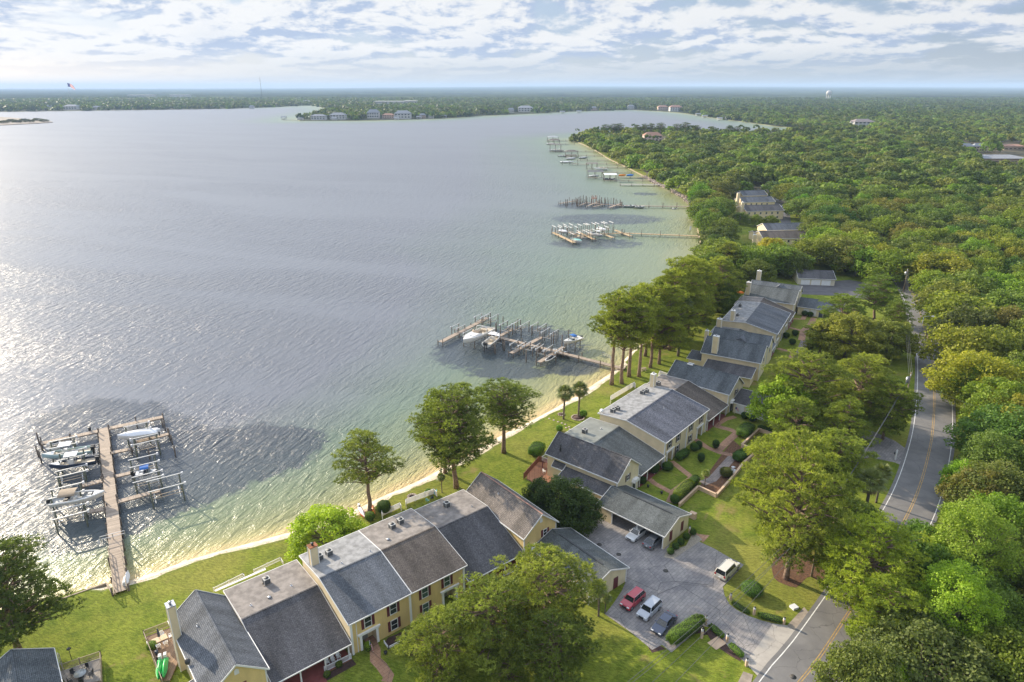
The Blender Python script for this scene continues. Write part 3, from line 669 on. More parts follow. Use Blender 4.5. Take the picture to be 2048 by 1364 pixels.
def gable_house(name, row, a, b, length, hl, hr, ez, rz, mat, wall, label, gable=None, wins=(), attic=True, doorhood=False, cat='townhouse', ezr=None, group=None, over=.35):
    """ridge runs from the road (x=0) towards the water (+x); +y is the left side"""
    x, y = W(row, a, b); root = thing(name, label, cat, (x,y,0), R(ROWS[row]+90), group)
    ezr = ez if ezr is None else ezr; th = .18
    prof = [(-hr, ezr), (0, rz), (hl, ez)]
    sl_l = (rz-ez)/hl; sl_r = (rz-ezr)/hr
    ins = .35
    m = MB().poly_x([(-hr+ins,0),(-hr+ins,ezr-th+sl_r*ins),(0,rz-th),(hl-ins,ez-th+sl_l*ins),(hl-ins,0)], over, length-over)
    obj('wall', m, wall, root)
    if gable:
        gm = MB().poly_x([(-hr+ins-.01,0.02),(-hr+ins-.01,ezr-th+sl_r*ins),(0,rz-th-.01),(hl-ins+.01,ez-th+sl_l*ins),(hl-ins+.01,0.02)], over-.025, over-.003)
        obj('gable_front', gm, gable, root)
    roof_along_x(root, prof, 0, length, mat)
    xf = over-.025
    if attic:
        v = MB().poly_x([(-.28,rz-1.75),(-.28,rz-1.15),(-.1,rz-.92),(.1,rz-.92),(.28,rz-1.15),(.28,rz-1.75)], xf-.05, xf-.003); obj('attic_louvre', v, WHITE, root)
    for (wy, wz, ww, wh, sh, gl) in wins: window(root, (xf, wy, wz), (0,1,0), (-1,0,0), ww, wh, sh, gl)
    for s, hh, e_ in ((-1,hr,ezr),(1,hl,ez)): obj('corner_board', MB().box(xf-.04, xf+.12, s*(hh-ins)-.09, s*(hh-ins)+.09, 0.02, e_-th), WHITE, root)
    if doorhood:
        y0 = doorhood
        d = obj('door', MB().box(xf-.06, xf-.004, y0-.5, y0+.5, .05, 2.1), simple('dark_door', (0.05,0.05,0.055), 0.4), root)
        obj('door_hood', MB().poly_x([(y0-1.0,2.5),(y0-1.0,2.7),(y0-.7,3.15),(y0+.7,3.15),(y0+1.0,2.7),(y0+1.0,2.5)], xf-.7, xf-.004), WHITE2, root)
        [obj('door_pilaster', MB().box(xf-.12, xf-.004, y0+q, y0+q+.18, .02, 2.5), WHITE2, root) for q in (-.8,.62)]
    return root

two = (1.15, 1.8)
# ---------------- first row
A = gable_house('gable_townhouse', 1, 14.2, -70.8, 16.9, 4.0, 3.7, 5.3, 8.35, SH_GREY, STUC, 'yellow gable house with a grey roof and tall metal capped chimney', gable=SID_Y, wins=((0,4.3,.95,1.4,MAROON,None),))
chimney(A, 13.0, 3.85, 0, 10.6, 1.15, .95, METAL, lab='tall cream chimney with white corner boards and metal cap')
vent(A, 11.0, 1.5, 7.2)
# low side roof with a white awning beside the deck
sr = roof_along_x(A, [(3.66,3.2),(6.2,2.7)], 1.0, 6.6, SH_GREY, name='side_roof'); obj('side_wall', MB().box(1.3, 6.3, 3.68, 5.8, 0, 2.62), STUC, A)
obj('satellite_dish', MB().cyl(7.2, 4.0, 5.1, 5.7, .03).tube([(7.2,4.0,5.7),(7.15,4.08,5.75)], [.42,.38], 16), DARK, A)

LA = row_block('low_townhouse', 1, 17.92, 28.9, -70.55, [(0,2.8),(10.3,5.9),(18.1,5.6)], [SH_CHAR, FL_BROWN], STUC, 'low link with charcoal front roof, brown flat top and railed porch beside the chimney house', porch=2.3)
vent(LA, 4.6, 12.2, 5.8, True); vent(LA, 2.0, 12.3, 5.8); vent(LA, 8.0, 12.7, 5.8)

def blockB():
    ro = row_block('long_townhouse', 1, 28.9, 48.6, -70.9, [(0,5.75),(8.8,7.85),(16.2,7.3)], [[SH_GREY,FL_GREY],[SH_BROWN,FL_BROWN]], STUC, 'two storey yellow block with maroon shutters, two tone roof and rust topped chimney',
       portals=((3.0,2.5,2.5),(16.6,2.4,2.5)), split=9.9,
       windows=[(3.0,4.3,*two,MAROON,None),(7.0,4.3,*two,MAROON,None),(7.0,1.5,*two,MAROON,None),(12.3,4.3,*two,MAROON,GLASSG),(16.2,4.3,*two,MAROON,GLASSG),(12.3,1.5,*two,MAROON,GLASSG)], frontwall=SID_Y)
    for x in (.42, 9.75, 19.25): obj('pilaster', MB().box(x-.16, x+.16, .25, .377, .02, 5.45), WHITE2, ro)
    obj('downspout', MB().box(1.15,1.25,.28,.377,.02,5.5), WHITE, ro)
    chimney(ro, .95, 12.7, 6.9, 10.7, 1.15, 1.0, RUST, lab='square cream chimney with a rusty cap')
    for x, y in ((4.0,9.9),(8.6,9.7)): vent(ro, x, y, 7.78)
    vent(ro, 12.2, 10.6, 7.72, True)
    return ro
B = blockB()
CC = row_block('low_townhouse', 1, 48.63, 59.75, -70.55, [(0,2.8),(9.9,6.5),(17.2,6.2)], [SH_CHAR, FL_BROWN], SID_Y, 'low link with a wide charcoal roof between the two storey block and taupe roofed house', porch=2.4)
vent(CC, 9.0, 11.6, 6.45)
S_ = gable_house('gable_townhouse', 1, 63.7, -70.7, 16.9, 3.95, 3.7, 5.3, 8.4, SH_TAUPE, SID_Y, 'bright yellow end house with a taupe brown gable roof beside the parking court', gable=SID_Y, wins=((-.9,4.35,.85,1.3,MAROON,None),), doorhood=1.6)
obj('ridge_flashing', MB().bar((0,0,8.43),(16.9,0,8.43), .16, .06), simple('terracotta_ridge', (0.42,0.21,0.15), 0.8, 0.15), S_)
vent(S_, 10.3, 1.2, 7.55)
GS = gable_house('garage', 1, 65.9, -57.3, 13.4, 4.6, 4.4, 2.75, 4.55, SH_GREEN, SID_C, 'long low garage with a grey green roof running out from the yellow end house', gable=SID_C, attic=False, cat='garage')
obj('ridge_vent', MB().bar((1.6,0,4.6),(11.5,0,4.6), .3, .08), DARK, GS)
dd = obj('garage_side_door', MB().box(.26,.32,-2.2,-1.2,.05,2.1), MAROON, GS)
sh = MB(); 
for k in range(3): sh.box(13.0-4.0*k-2.9, 13.0-4.0*k-.5, -4.03, -4.10, .1, 2.3)
# ---------------- bottom left corner house
BL = gable_house('gable_townhouse', 1, 0.0, -76.0, 15.0, 4.2, 4.2, 4.6, 7.0, SH_BLUE, STUC, 'slate blue hipped roof poking in at the bottom left corner')
bx_, by_ = G(*cl(110,1135), 6.0); BL.location = (bx_+4.5*0, by_, 0); BL.location = (bx_+math.cos(R(-51))*15.0*1.0, by_+math.sin(R(-51))*15.0, 0)
# ---------------- second row
D_ = gable_house('gable_townhouse', 2, 100.8, -55.3, 16.9, 4.4, 4.2, 5.3, 8.5, SH_CHAR, STUC, 'cream gable house with a dark charcoal roof and black flue beside the cedar trees', gable=SID_C, wins=((0.2,4.4,.9,1.35,BROWNSH,None),), doorhood=-2.3)
obj('flue_pipe', MB().cyl(14.2, 3.0, 6.2, 7.6, .17, 10).cyl(14.2,3.0,7.6,7.75,.26,10), DARK, D_)
obj('chimney_chase', MB().box(12.2, 14.6, 4.02, 4.9, 0, 3.6), STUC, D_); roof_along_x(D_, [(3.9,4.7),(5.1,3.6)], 12.0, 14.8, SH_CHAR, name='chase_roof')
roof_along_x(D_, [(4.02,4.1),(6.9,3.1)], .6, 12.0, SH_CHAR, name='side_roof')
obj('side_wall', MB().box(1.0, 6.0, 4.05, 6.5, 0, 2.9).box(6.0, 11.6, 4.05, 5.2, 0, 2.9), STUC, D_)
obj('side_fence', MB().box(6.0, 6.1, 6.5, 6.6, 0, 1.7).box(-6,6.0,6.5,6.58,0,1.7), STUC, D_)
for xx in (2.2, 4.2): window(D_, (xx, 6.5, 1.2), (1,0,0), (0,1,0), 1.3, 1.5, None, WHITE)
ob = obj('balcony', MB().box(16.6, 18.4, -3.5, 3.6, 2.6, 2.75), simple('maroon_deck', (0.17,0.05,0.045), 0.7), D_)
rm = MB()
for y in np.arange(-3.5,3.65,.35): rm.box(18.34,18.38,y-.02,y+.02,2.75,3.7)
rm.box(18.32,18.40,-3.5,3.6,3.66,3.74)
for x_ in np.arange(16.7,18.4,.3): rm.box(x_-.02,x_+.02,3.54,3.58,2.75,3.7)
rm.box(16.6,18.4,3.52,3.60,3.66,3.74); obj('balcony_rail', rm, WHITE, D_)
for y in (3.3,-3.4): obj('balcony_post', MB().box(18.2,18.36,y,y+.16,0,2.6), MAROON, D_)
E_ = row_block('low_townhouse', 2, 105.05, 115.0, -55.3, [(0,2.8),(11.2,5.9),(18.6,5.6)], [SH_GREEN, simple('green_flat_roofing', (0.20,0.21,0.19), 0.9, 0.15, 0.5)], STUC, 'single storey link with a green grey roof beside the charcoal roofed gable house', porch=2.3)
vent(E_, 6.5, 13.5, 5.85)
def blockF(name, row, a0, a1, b, label, mats, chim, wins, por):
    ro = row_block(name, row, a0, a1, b, [(0,5.75),(9.4,7.85),(16.6,7.3)], mats, STUC, label, portals=por, windows=wins, frontwall=SID_C)
    for x in (.42, (a1-a0)/2, a1-a0-.42): obj('pilaster', MB().box(x-.16, x+.16, .25, .377, .02, 5.45), WHITE2, ro)
    for c in chim: chimney(ro, *c)
    return ro
F_ = blockF('long_townhouse', 2, 115.03, 135.6, -55.4, 'cream two storey block with a speckled grey roof and brown shutters above the walled garden', [SH_SPECK, FL_GREY], ((20.0,14.3,7.0,10.6,1.05,1.0,WHITE,STUC),),
   [(2.6,4.3,*two,BROWNSH,None),(6.4,4.3,*two,BROWNSH,None),(6.4,1.5,*two,BROWNSH,None),(12.4,4.3,*two,BROWNSH,None),(12.4,1.5,*two,BROWNSH,None),(17.4,4.3,*two,BROWNSH,None)], ((2.9,2.4,2.5),(17.0,2.4,2.5)))
vent(F_, 11.5, 6.8, 7.25)
obj('satellite_dish', MB().cyl(.5,16.0,7.3,7.9,.03).tube([(.5,16.0,7.9),(.42,16.0,8.0)], [.45,.4], 16), WHITE, F_)
G_ = row_block('low_townhouse', 2, 135.63, 146.5, -55.3, [(0,2.8),(10.6,6.1),(18.0,5.8)], [SH_BROWN, FL_BROWN], STUC, 'low link with a dark brown roof behind the speckled grey roof', porch=2.3)
H_ = gable_house('gable_townhouse', 2, 151.6, -55.4, 16.9, 4.9, 4.0, 5.3, 8.5, SH_BLUE, STUC, 'cream gable house with a slate blue roof just before the tall mid row trees', gable=SID_C, wins=((0,4.4,.9,1.35,BROWNSH,None),), doorhood=2.4)
obj('skylight', MB().box(12.0,13.5,-.6,.6,8.3,8.5), WHITE, H_)
HW = gable_house('garage', 2, 153.6, -43.5, 11.9, 4.9, 4.4, 2.8, 4.6, SH_CHAR, SID_C, 'dark roofed garage wing with white fence panels behind the leafy light green tree', attic=False, cat='garage')
fm = MB()
for k in range(4): 
    x0 = 1.6+k*2.4
    window(HW, (x0+1.0, 4.6, 1.3), (1,0,0), (0,1,0), 2.0, 2.2, None, WHITE, name='garage_panel')
# carport
def carport():
    x, y = W(4, 92.6, -46.9); root = thing('carport', 'open sided carport with a grey roof and two cars parked inside', 'carport', (x,y,0), R(47+90))
    Lc = 14.2
    roof_along_x(root, [(-4.5,2.95),(0,4.65),(4.5,2.95)], 0, Lc, SH_GREEN)
    obj('ridge_vent', MB().bar((1.5,0,4.70),(11.5,0,4.70), .3, .08), DARK, root)
    obj('end_wall', MB().poly_x([(-4.15,0),(-4.15,2.9),(0,4.45),(4.15,2.9),(4.15,0)], .3, .5), SID_C, root)
    obj('back_wall', MB().box(.5, Lc-.3, -4.15, -3.95, 0, 2.8).box(Lc-.5,Lc-.3,-3.95,4.15,0,2.8).box(Lc-3.2,Lc-.5,3.95,4.15,0,2.8), STUC, root)
    for y_ in (-1.9, 1.9): 
        obj('wall_shutter', MB().box(.24,.297,y_-.42,y_+.42,.7,2.6), MAROON, root)
    for k in (0.4, 5.6, 10.9): obj('carport_post', MB().box(k-.09+.1,k+.09+.1,4.0,4.18,0,2.85), WHITE, root)
    obj('beam', MB().box(.4, Lc-.4, 4.0, 4.16, 2.62, 2.84), WHITE, root)
    return root
carport()
# ---------------- third row
J_ = gable_house('gable_townhouse', 3, 184.0, -26.6, 16.2, 5.6, 4.0, 5.3, 8.5, SH_BLUE, STUC, 'cream house with twin grey gables and a broad cream chimney stack, nearest of its row', gable=SID_C, wins=((0,4.4,.9,1.35,BROWNSH,None),), ezr=6.6)
chimney(J_, 12.6, 4.6, 0, 10.4, 1.5, 1.1, WHITE, STUC)
J2 = gable_house('gable_townhouse', 3, 192.4, -26.6, 16.2, 4.0, 4.6, 6.6, 8.6, SH_BLUE, STUC, 'grey gable roof behind the broad cream chimney stack, second of the twin gables', gable=SID_C, wins=((0,4.4,.9,1.35,BROWNSH,None),), ezr=5.3)
chimney(J2, 15.8, -3.6, 0, 10.0, 1.3, 1.1, WHITE, STUC); chimney(J2, 17.2, 4.6, 0, 8.6, .9, .9, WHITE, STUC)
roof_along_x(J_, [(5.65,3.9),(11.5,2.9)], 1.0, 14.0, SH_CHAR, name='side_roof'); obj('side_wall', MB().box(1.4,13.6,5.3,10.9,0,2.7), STUC, J_)
obj('sun_room', MB().box(15.9,19.5,.5,5.0,0,2.7), STUC, J_); roof_along_x(J_, [(0.2,3.6),(5.4,2.8)], 15.9, 19.9, SH_GREY, name='sun_room_roof')
def wedge(par, x0, x1, y0, zt, zb):       # low cross gable between the twin roofs
    m = MB().add([(x0,y0,zb),(x1,y0,zb),((x0+x1)/2,y0,zt),((x0+x1)/2,y0-3.8,zt)], [(0,1,2),(1,3,2),(0,2,3),(0,3,1)]); obj('cricket_roof', m, SH_GREY, par)
wedge(J_, 5.2, 9.8, -2.2, 8.75, 7.2)
M_ = blockF('long_townhouse', 3, 203.2, 226.6, -26.9, 'cream two storey block with plain grey roof in the middle of the far row', [SH_GREY, FL_GREY], ((1.1,13.6,7.0,10.6,1.3,1.1,WHITE,STUC),),
   [(2.6,4.3,*two,BROWNSH,None),(6.8,4.3,*two,BROWNSH,None),(12.4,4.3,*two,BROWNSH,None),(16.4,4.3,*two,BROWNSH,None),(20.4,4.3,*two,BROWNSH,None),(12.4,1.5,*two,BROWNSH,None)], ((4.0,2.4,2.5),(19.0,2.4,2.5)))
ML = row_block('low_townhouse', 3, 196.6, 203.15, -26.9, [(0,2.8),(10.6,5.6),(18.0,5.3)], [SH_GREY, FL_GREY], STUC, 'small grey roofed link tucked behind the twin gables', porch=2.2)
NL = row_block('low_townhouse', 3, 226.65, 238.2, -26.9, [(0,2.8),(10.6,6.3),(18.0,5.9)], [SH_BROWN, FL_BROWN], STUC, 'brown roofed link beside the farthest cream townhouse', porch=2.2)
N_ = gable_house('gable_townhouse', 3, 245.6, -27.5, 17.0, 7.0, 3.0, 5.3, 8.5, SH_GREEN, STUC, 'farthest cream townhouse with twin gables and two chimneys at its back', gable=SID_C, wins=((1,4.4,.9,1.35,BROWNSH,None),), ezr=7.3)
chimney(N_, 16.0, 5.0, 0, 10.3, 1.4, 1.1, WHITE, STUC)
N2 = gable_house('gable_townhouse', 3, 251.6, -27.5, 17.0, 3.0, 5.0, 7.3, 8.6, SH_BLUE, STUC, 'grey gable roof at the end of the far row, behind the farthest twin gable', gable=SID_C, ezr=5.3)
chimney(N2, 15.5, -3.6, 0, 11.2, 1.4, 1.1, WHITE, STUC); wedge(N_, 5.2, 9.0, -1.8, 8.7, 7.4)
NW = gable_house('garage', 3, 251.0, -13.0, 14.4, 6.0, 5.0, 2.9, 4.7, SH_BLUE, SID_C, 'low grey roofed wing with white fence panels at the far end of the garden', attic=False, cat='garage')
for k in (1.6,3.9,9.0,11.2): window(NW, (k, 5.7, 1.3), (1,0,0), (0,1,0), 1.9, 2.1, None, WHITE, name='garage_panel')
obj('side_door', MB().box(6.0,7.2,5.66,5.72,.05,2.2), simple('navy_door', (0.05,0.06,0.09), 0.5), NW)
# garage building with white doors
gx, gy = G(*cc(1800,450), 0); gl_ = G(*cc(1330,430), 0)
ang = math.atan2(gy-gl_[1], gx-gl_[0]); 
t = thing('garage_building', 'grey roofed garage with two white doors half hidden behind the trees', 'garage', (gl_[0],gl_[1],0), ang); Lg = math.hypot(gx-gl_[0], gy-gl_[1])
obj('wall', MB().poly_x([(0.4,0),(.4,2.7),(6,4.4),(11.6,2.7),(11.6,0)], 0.3, Lg-.3), STUC2, t); roof_along_x(t, [(0,2.75),(6,4.9),(12,2.75)], 0, Lg, SH_CHAR)
for k in (Lg-3.5, Lg-7.4, Lg-11.3):
    obj('garage_door', MB().box(k-1.7,k+1.7,.33,.397,.05,2.2), WHITE2, t)
# the grey roofed houses further along the shore
def simple_house(u, v, z, Lx, Ly, ang, mat, label, ez=5.3, rz=7.8, chims=(), wall=STUC, name='house', group=None, flip=False):
    x, y = G(u, v, z); t = thing(name, label, 'house', (x,y,0), R(ang), group)
    obj('wall', MB().poly_x([(0.3,0),(.3,ez-.2),(Ly/2,rz-.25),(Ly-.3,ez-.2),(Ly-.3,0)], .3, Lx-.3), wall, t)
    roof_along_x(t, [(0,ez),(Ly/2,rz),(Ly,ez)], 0, Lx, mat)
    for c in chims: chimney(t, *c)
    for k in range(max(1,int(Lx/4))):
        window(t, (2+k*3.6 if Lx > 5 else Lx/2, .3, 1.4), (1,0,0), (0,-1,0), 1.2, 1.4)
        if ez > 4.5: window(t, (2+k*3.6, .3, ez-1.4), (1,0,0), (0,-1,0), 1.2, 1.4)
    return t
simple_house(1493,423,5.2, 24, 14, 8, SH_CHAR, 'distant charcoal roofed townhouse with two cream chimneys beside the lake trees', chims=((-1,4,0,10.0,1.6,1.3,WHITE,STUC),))
simple_house(1487,402,6.2, 22, 13, 8, SH_GREY, 'distant slate roofed townhouse just behind the charcoal roof, with a cream chimney', chims=((-1.5,5,0,10.5,1.6,1.3,WHITE,STUC),))
simple_house(1486,389,6.0, 18, 12, 8, SH_GREY, 'farthest slate roof of the three stacked distant townhouses', chims=((-8,4,0,8,2,1.3,WHITE,STUC),))
simple_house(1534,461,5.2, 22, 12, 6, SH_GREY, 'distant slate roof behind the yellow flowering tree, upper of the pair')
simple_house(1526,480,4.6, 26, 13, 2, SH_BROWN, 'distant purple brown roof behind the yellow flowering tree, lower of the pair', chims=((-2,6,0,6,1.4,1.2,WHITE,STUC),))
simple_house(1512,470,3.5, 12, 9, 6, SH_BROWN, 'low brown side roof left of the distant slate roofs', ez=3.4, rz=4.8)

# ---------------- things on the roofs
def ac_unit():
    t = thing('air_conditioner', '', 'air conditioner')
    obj('casing', MB().box(-.42,.42,-.42,.42,.12,.95), ACG, t)
    obj('top_panel', MB().box(-.46,.46,-.46,.46,.95,1.02), ACW, t)
    obj('fan_guard', MB().cyl(0,0,1.02,1.06,.34,16), DARK, t)
    for q in (-.46,.40):
        for w in (-.46,.40): obj('corner_post', MB().box(q,q+.06,w,w+.06,.1,.95), ACW, t)
    for q in (-.42,.30): obj('support', MB().box(-.6,.6,q,q+.12,0,.12), RAILW, t)
    return t
AC = ac_unit()
for (px, z, row, lab) in [
    (c2(968,395), 5.78, 39, 'lone air conditioner on the brown flat roof nearest the chimney house'),
    (c3(305,745), 7.45, 39, 'slim air conditioner right beside the rust topped chimney'),
    (c3(370,715), 7.45, 39, 'larger air conditioner second from the rust topped chimney'),
    (c3(800,535), 7.4, 39, 'left of the two pale air conditioners in the middle of the long roof'),
    (c3(856,500), 7.4, 39, 'right of the two pale air conditioners in the middle of the long roof'),
    (c3(1172,385), 6.35, 39, 'blue grey air conditioner alone near the taupe gable roof'),
    (c4(465,645), 5.75, 50, 'lone air conditioner on the green grey flat roof'),
    (c4(685,485), 7.45, 50, 'left of the two air conditioners near the front corner of the cream block roof'),
    (c4(720,468), 7.45, 50, 'right of the two air conditioners near the front corner of the cream block roof'),
    (c4(916,342), 7.5, 50, 'front one of the two air conditioners before the cream chimney'),
    (c4(945,330), 7.5, 50, 'rear one of the two air conditioners before the cream chimney'),
    (c4(1038,272), 6.0, 50, 'air conditioner on the brown roof just past the cream chimney'),
    (cc(620,700), 7.5, 60, 'air conditioner on the far grey flat roof'),
    (cc(590,820), 7.5, 60, 'air conditioner behind the chimney of the far two storey block')]:
    x, y = G(*px, z); place(AC, 1, (x,y,z-.12), R(row), lab, 'air conditioners on the flat roofs')

# ---------------- picket rails, decks, porches
def fence(name, pts, h, mat, label, z=0, pick=.12, cat='fence', step=.14, post=1.8, group=None, thick=.03):
    x0, y0 = pts[0]; t = thing(name, label, cat, (x0,y0,z), 0, group)
    pk = MB(); rl = MB()
    for (a, b) in zip(pts[:-1], pts[1:]):
        a = Vector((a[0]-x0,a[1]-y0,0)); b = Vector((b[0]-x0,b[1]-y0,0)); L_ = (b-a).length; d = (b-a)/L_
        n = int(L_/step)
        for k in range(n+1):
            p = a+d*(L_*k/n); pk.bar(p+Vector((0,0,.08)), p+Vector((0,0,h-.06)), thick, pick*.5)
        for zz in (.14, h-.04): rl.bar(a+Vector((0,0,zz)), b+Vector((0,0,zz)), .08, .07)
        m = max(1, int(L_/post))
        for k in range(m+1):
            p = a+d*(L_*k/m); q = MB().bar(p, p+Vector((0,0,h+.08)), .11, .11); obj('fence_post', q, mat, t)
    obj('pickets', pk, mat, t); obj('rail', rl, mat, t)
    return t
fence('porch_railing', [G(*c2(1365,1005)), G(*c2(1545,915))], .95, WHITE2, 'white baluster railing of the porch with three rocking chairs', cat='railing')
fence('porch_railing', [G(*c3(1560,865)), G(*c3(1690,800))], .95, WHITE2, 'white baluster railing of the porch beside the bright yellow end house', cat='railing')
fence('picket_border', [G(*cf(1075,870)), G(*cf(1128,945)), G(*cf(1465,770))], .45, WHITE2, 'low white picket edging round the dark flower bed under the windows', cat='edging')
tag(obj('flower_bed', MB().sheet([G(*cf(*p)) for p in [(1075,870),(1128,945),(1465,770),(1440,670),(1120,800)]], 0.03), M_DARKSOIL), 'dark mulched bed under the lower yellow house window', kind='structure')
tag(obj('flower_bed', MB().sheet([G(*cf(*p)) for p in [(300,1280),(345,1350),(720,1140),(670,1075)]], 0.03), M_DARKSOIL), 'dark mulched bed before the white porch railing', kind='structure')
def deck_area(px, f, label, h=.3, mat=None):
    pts = [G(*f(*p)) for p in px]; t = thing('deck', label, 'deck', (pts[0][0],pts[0][1],0), 0)
    l_ = [(p[0]-pts[0][0],p[1]-pts[0][1]) for p in pts]
    obj('deck_floor', MB().poly_z(l_, h-.12, h), mat or DECKW, t)
    obj('deck_skirt', MB().poly_z([(q[0]*.98+l_[2][0]*.01,q[1]*.98+l_[2][1]*.01) for q in l_], 0, h-.12), RAILW, t)
    return t
deck_area([(1262,985),(1395,1364),(1480,1364),(1560,1180),(1580,1010),(1490,900)], cl, 'brown board deck with a dining set and green kayaks beside the tall chimney')
fence('deck_railing', [G(*cl(1420,1400)), G(*cl(1258,980)), G(*cl(1492,890))], 1.0, RAILW, 'wooden railing round the deck with the green kayaks', .3, cat='railing')
deck_area([(510,1290),(880,1165),(890,1364),(600,1420)], cl, 'grey board deck with a round glass table by the slate blue roof', mat=planks('grey_deck_boards', (0.32,0.29,0.26), .14, 0, .2))
fence('deck_railing', [G(*cl(515,1285)), G(*cl(884,1160)), G(*cl(895,1420))], 1.0, RAILW, 'wooden railing round the deck with the round glass table', .3, cat='railing')
deck_area([(c_[0],c_[1]) for c_ in [(10,1010),(110,1060),(210,1040),(205,900),(110,880),(40,930)]], c4, 'reddish board deck behind the charcoal roofed gable house', mat=planks('red_deck_boards', (0.34,0.16,0.09), .14, 0, .2))
fence('garden_fence', [G(*c4(-10,1010)), G(*c4(110,875)), G(*c4(150,890))], 1.5, simple('red_fence', (0.22,0.10,0.06), 0.8, 0.2), 'tall reddish board fence beside the reddish deck', pick=.26)
fence('roof_terrace_rail', [G(*c2(605,440),2.0), G(*c2(808,340),2.0), G(*c2(815,355),2.0)], .7, WHITE, 'white rail with wire mesh behind the brown flat roof, nearer half', 1.6, cat='railing')
fence('roof_terrace_rail', [G(*c2(880,315),2.0), G(*c2(1062,230),2.0), G(*c2(1080,262),2.0)], .7, WHITE, 'white rail with wire mesh behind the brown flat roof, farther half', 1.6, cat='railing')
tag(obj('white_bench', MB().bar((*G(*c2(615,450),5.3),5.3),(*G(*c2(960,300),5.3),5.3),.35,.1), WHITE), 'long white boxed gutter at the edge of the brown flat roof', 'gutter board')
fence('privacy_fence', [G(*c3(735,480)), G(*c3(730,452)), G(*c3(855,395)), G(*c3(862,415))], 1.2, WHITE2, 'short white fence round a small patio near the leaning kayaks', pick=.26)
fence('privacy_fence', [G(*c3(895,395)), G(*c3(893,372)), G(*c3(1085,300)), G(*c3(1105,320))], 1.2, WHITE2, 'longer white fence with flower pots behind the flat roof', pick=.26)
fence('privacy_fence', [G(*c4(665,420)), G(*c4(668,395)), G(*c4(850,285)), G(*c4(858,300))], 1.4, WHITE2, 'white terrace fence behind the grey two storey roof', pick=.26)
fence('privacy_fence', [G(*c4(1035,225)), G(*c4(1050,195)), G(*c4(1135,225))], 1.3, WHITE2, 'white terrace fence next to the slate blue gable roof', pick=.26)

# ---------------- walled garden
def wall_line(px, f, h, th, mat, label, cat='garden wall', name='garden_wall'):
    pts = [G(*f(*p)) for p in px]; m = MB()
    x0, y0 = pts[0]
    for a, b in zip(pts[:-1], pts[1:]):
        m.bar((a[0]-x0,a[1]-y0,h/2),(b[0]-x0,b[1]-y0,h/2), th, h)
    t = thing(name, label, cat, (x0,y0,0)); obj('wall', m, mat, t)
    cp = MB()
    for a, b in zip(pts[:-1], pts[1:]): cp.bar((a[0]-x0,a[1]-y0,h+.04),(b[0]-x0,b[1]-y0,h+.04), th+.1, .08)
    obj('coping', cp, mat, t)
wall_line([(1200,1225),(1350,1085),(1490,1150),(1600,1030),(1700,900),(1812,802),(1688,757),(1822,635),(1940,675)], c4, .75, .3, PEACH, 'zigzag peach garden wall round the shaded lawns')
wall_line([(1285,1300),(1330,1320)], c4, 1.1, .7, PEACH, 'short peach gate pillar by the carport end', 'pillar', 'gate_pillar')
wall_line([(1500,1010),(1720,1045),(1760,1060)], lambda x,y: cc(x,y), .7, .3, PEACH, 'distant low peach wall by the far hedges')
def walk(px, f, mat, label, z=0.02, w=None):
    if w: pts = strip([G(*f(*p)) for p in px], w/2, w/2)
    else: pts = [Vector(G(*f(*p))) for p in px]
    tag(obj('walkway', MB().sheet([(p[0],p[1]) for p in pts], z), mat), label, kind='structure')
GREYW = paver('grey_paving', (0.20,0.17,0.155), (0.25,0.21,0.19))
walk([(1130,1190),(1170,1100),(1290,1010),(1350,985)], c4, TERRA, 'terracotta walk', w=1.6)
walk([(935,975),(1010,1040),(1140,1110)], c4, TERRA, 'terracotta walk', .024, w=1.2)
walk([(1140,868),(1220,930),(1310,1000)], c4, TERRA, 'terracotta walk', .028, w=1.3)
walk([(1380,1040),(1460,1010),(1620,830)], c4, GREYW, 'grey walk', .02, w=1.8)
walk([(1320,690),(1420,760),(1520,800),(1620,820)], c4, TERRA, 'terracotta walk', .028, w=1.4)
walk([(1500,790),(1570,720),(1650,650),(1610,625),(1480,590)], c4, TERRA, 'terracotta walk', .032, w=1.7)
walk([(1480,590),(1560,540),(1640,520)], c4, TERRA, 'terracotta walk', .024, w=1.4)
walk([(1120,835),(1400,860),(1480,700)], cc, TERRA, 'far terracotta walk', w=1.6)
walk([(1180,945),(1380,1000)], cc, TERRA, 'far terracotta walk', .024, w=1.3)
walk([(1380,1120),(1410,1000),(1500,920),(1540,840)], cc, TERRA, 'far terracotta walk', .028, w=2.0)
walk([(1080,1220),(1280,1270),(1240,1364)], cc, TERRA, 'far terracotta walk', .024, w=1.6)
walk([(1340,1330),(1400,1180),(1430,1110)], cc, GREYW, 'far grey walk', .02, w=2.2)
walk([(880,790),(960,960),(960,1080),(1040,1160),(1130,1290),(1100,1364)], cf, TERRA, 'terracotta front walk to the near house', w=1.5)
walk([(1130,260),(1180,300),(1260,310),(1215,360)], c5, TERRA, 'terracotta landing by the carport', .02)
tag(obj('garden_soil', MB().sheet([G(*c4(*p)) for p in [(1350,1085),(1490,1150),(1600,1030),(1700,900),(1812,802),(1688,757),(1620,700),(1500,860),(1400,1000)]], .014), M_MULCH), 'mulched planting beds inside the zigzag wall', kind='structure')
# the darker turf between the houses and walks
tag(obj('patio_paving', MB().sheet([G(*c2(*p)) for p in [(1080,1075),(1350,925),(1360,1010),(1380,1072),(1300,1100),(1100,1130)]], .02), REDFL), 'red painted patio floor under the porch', kind='structure')
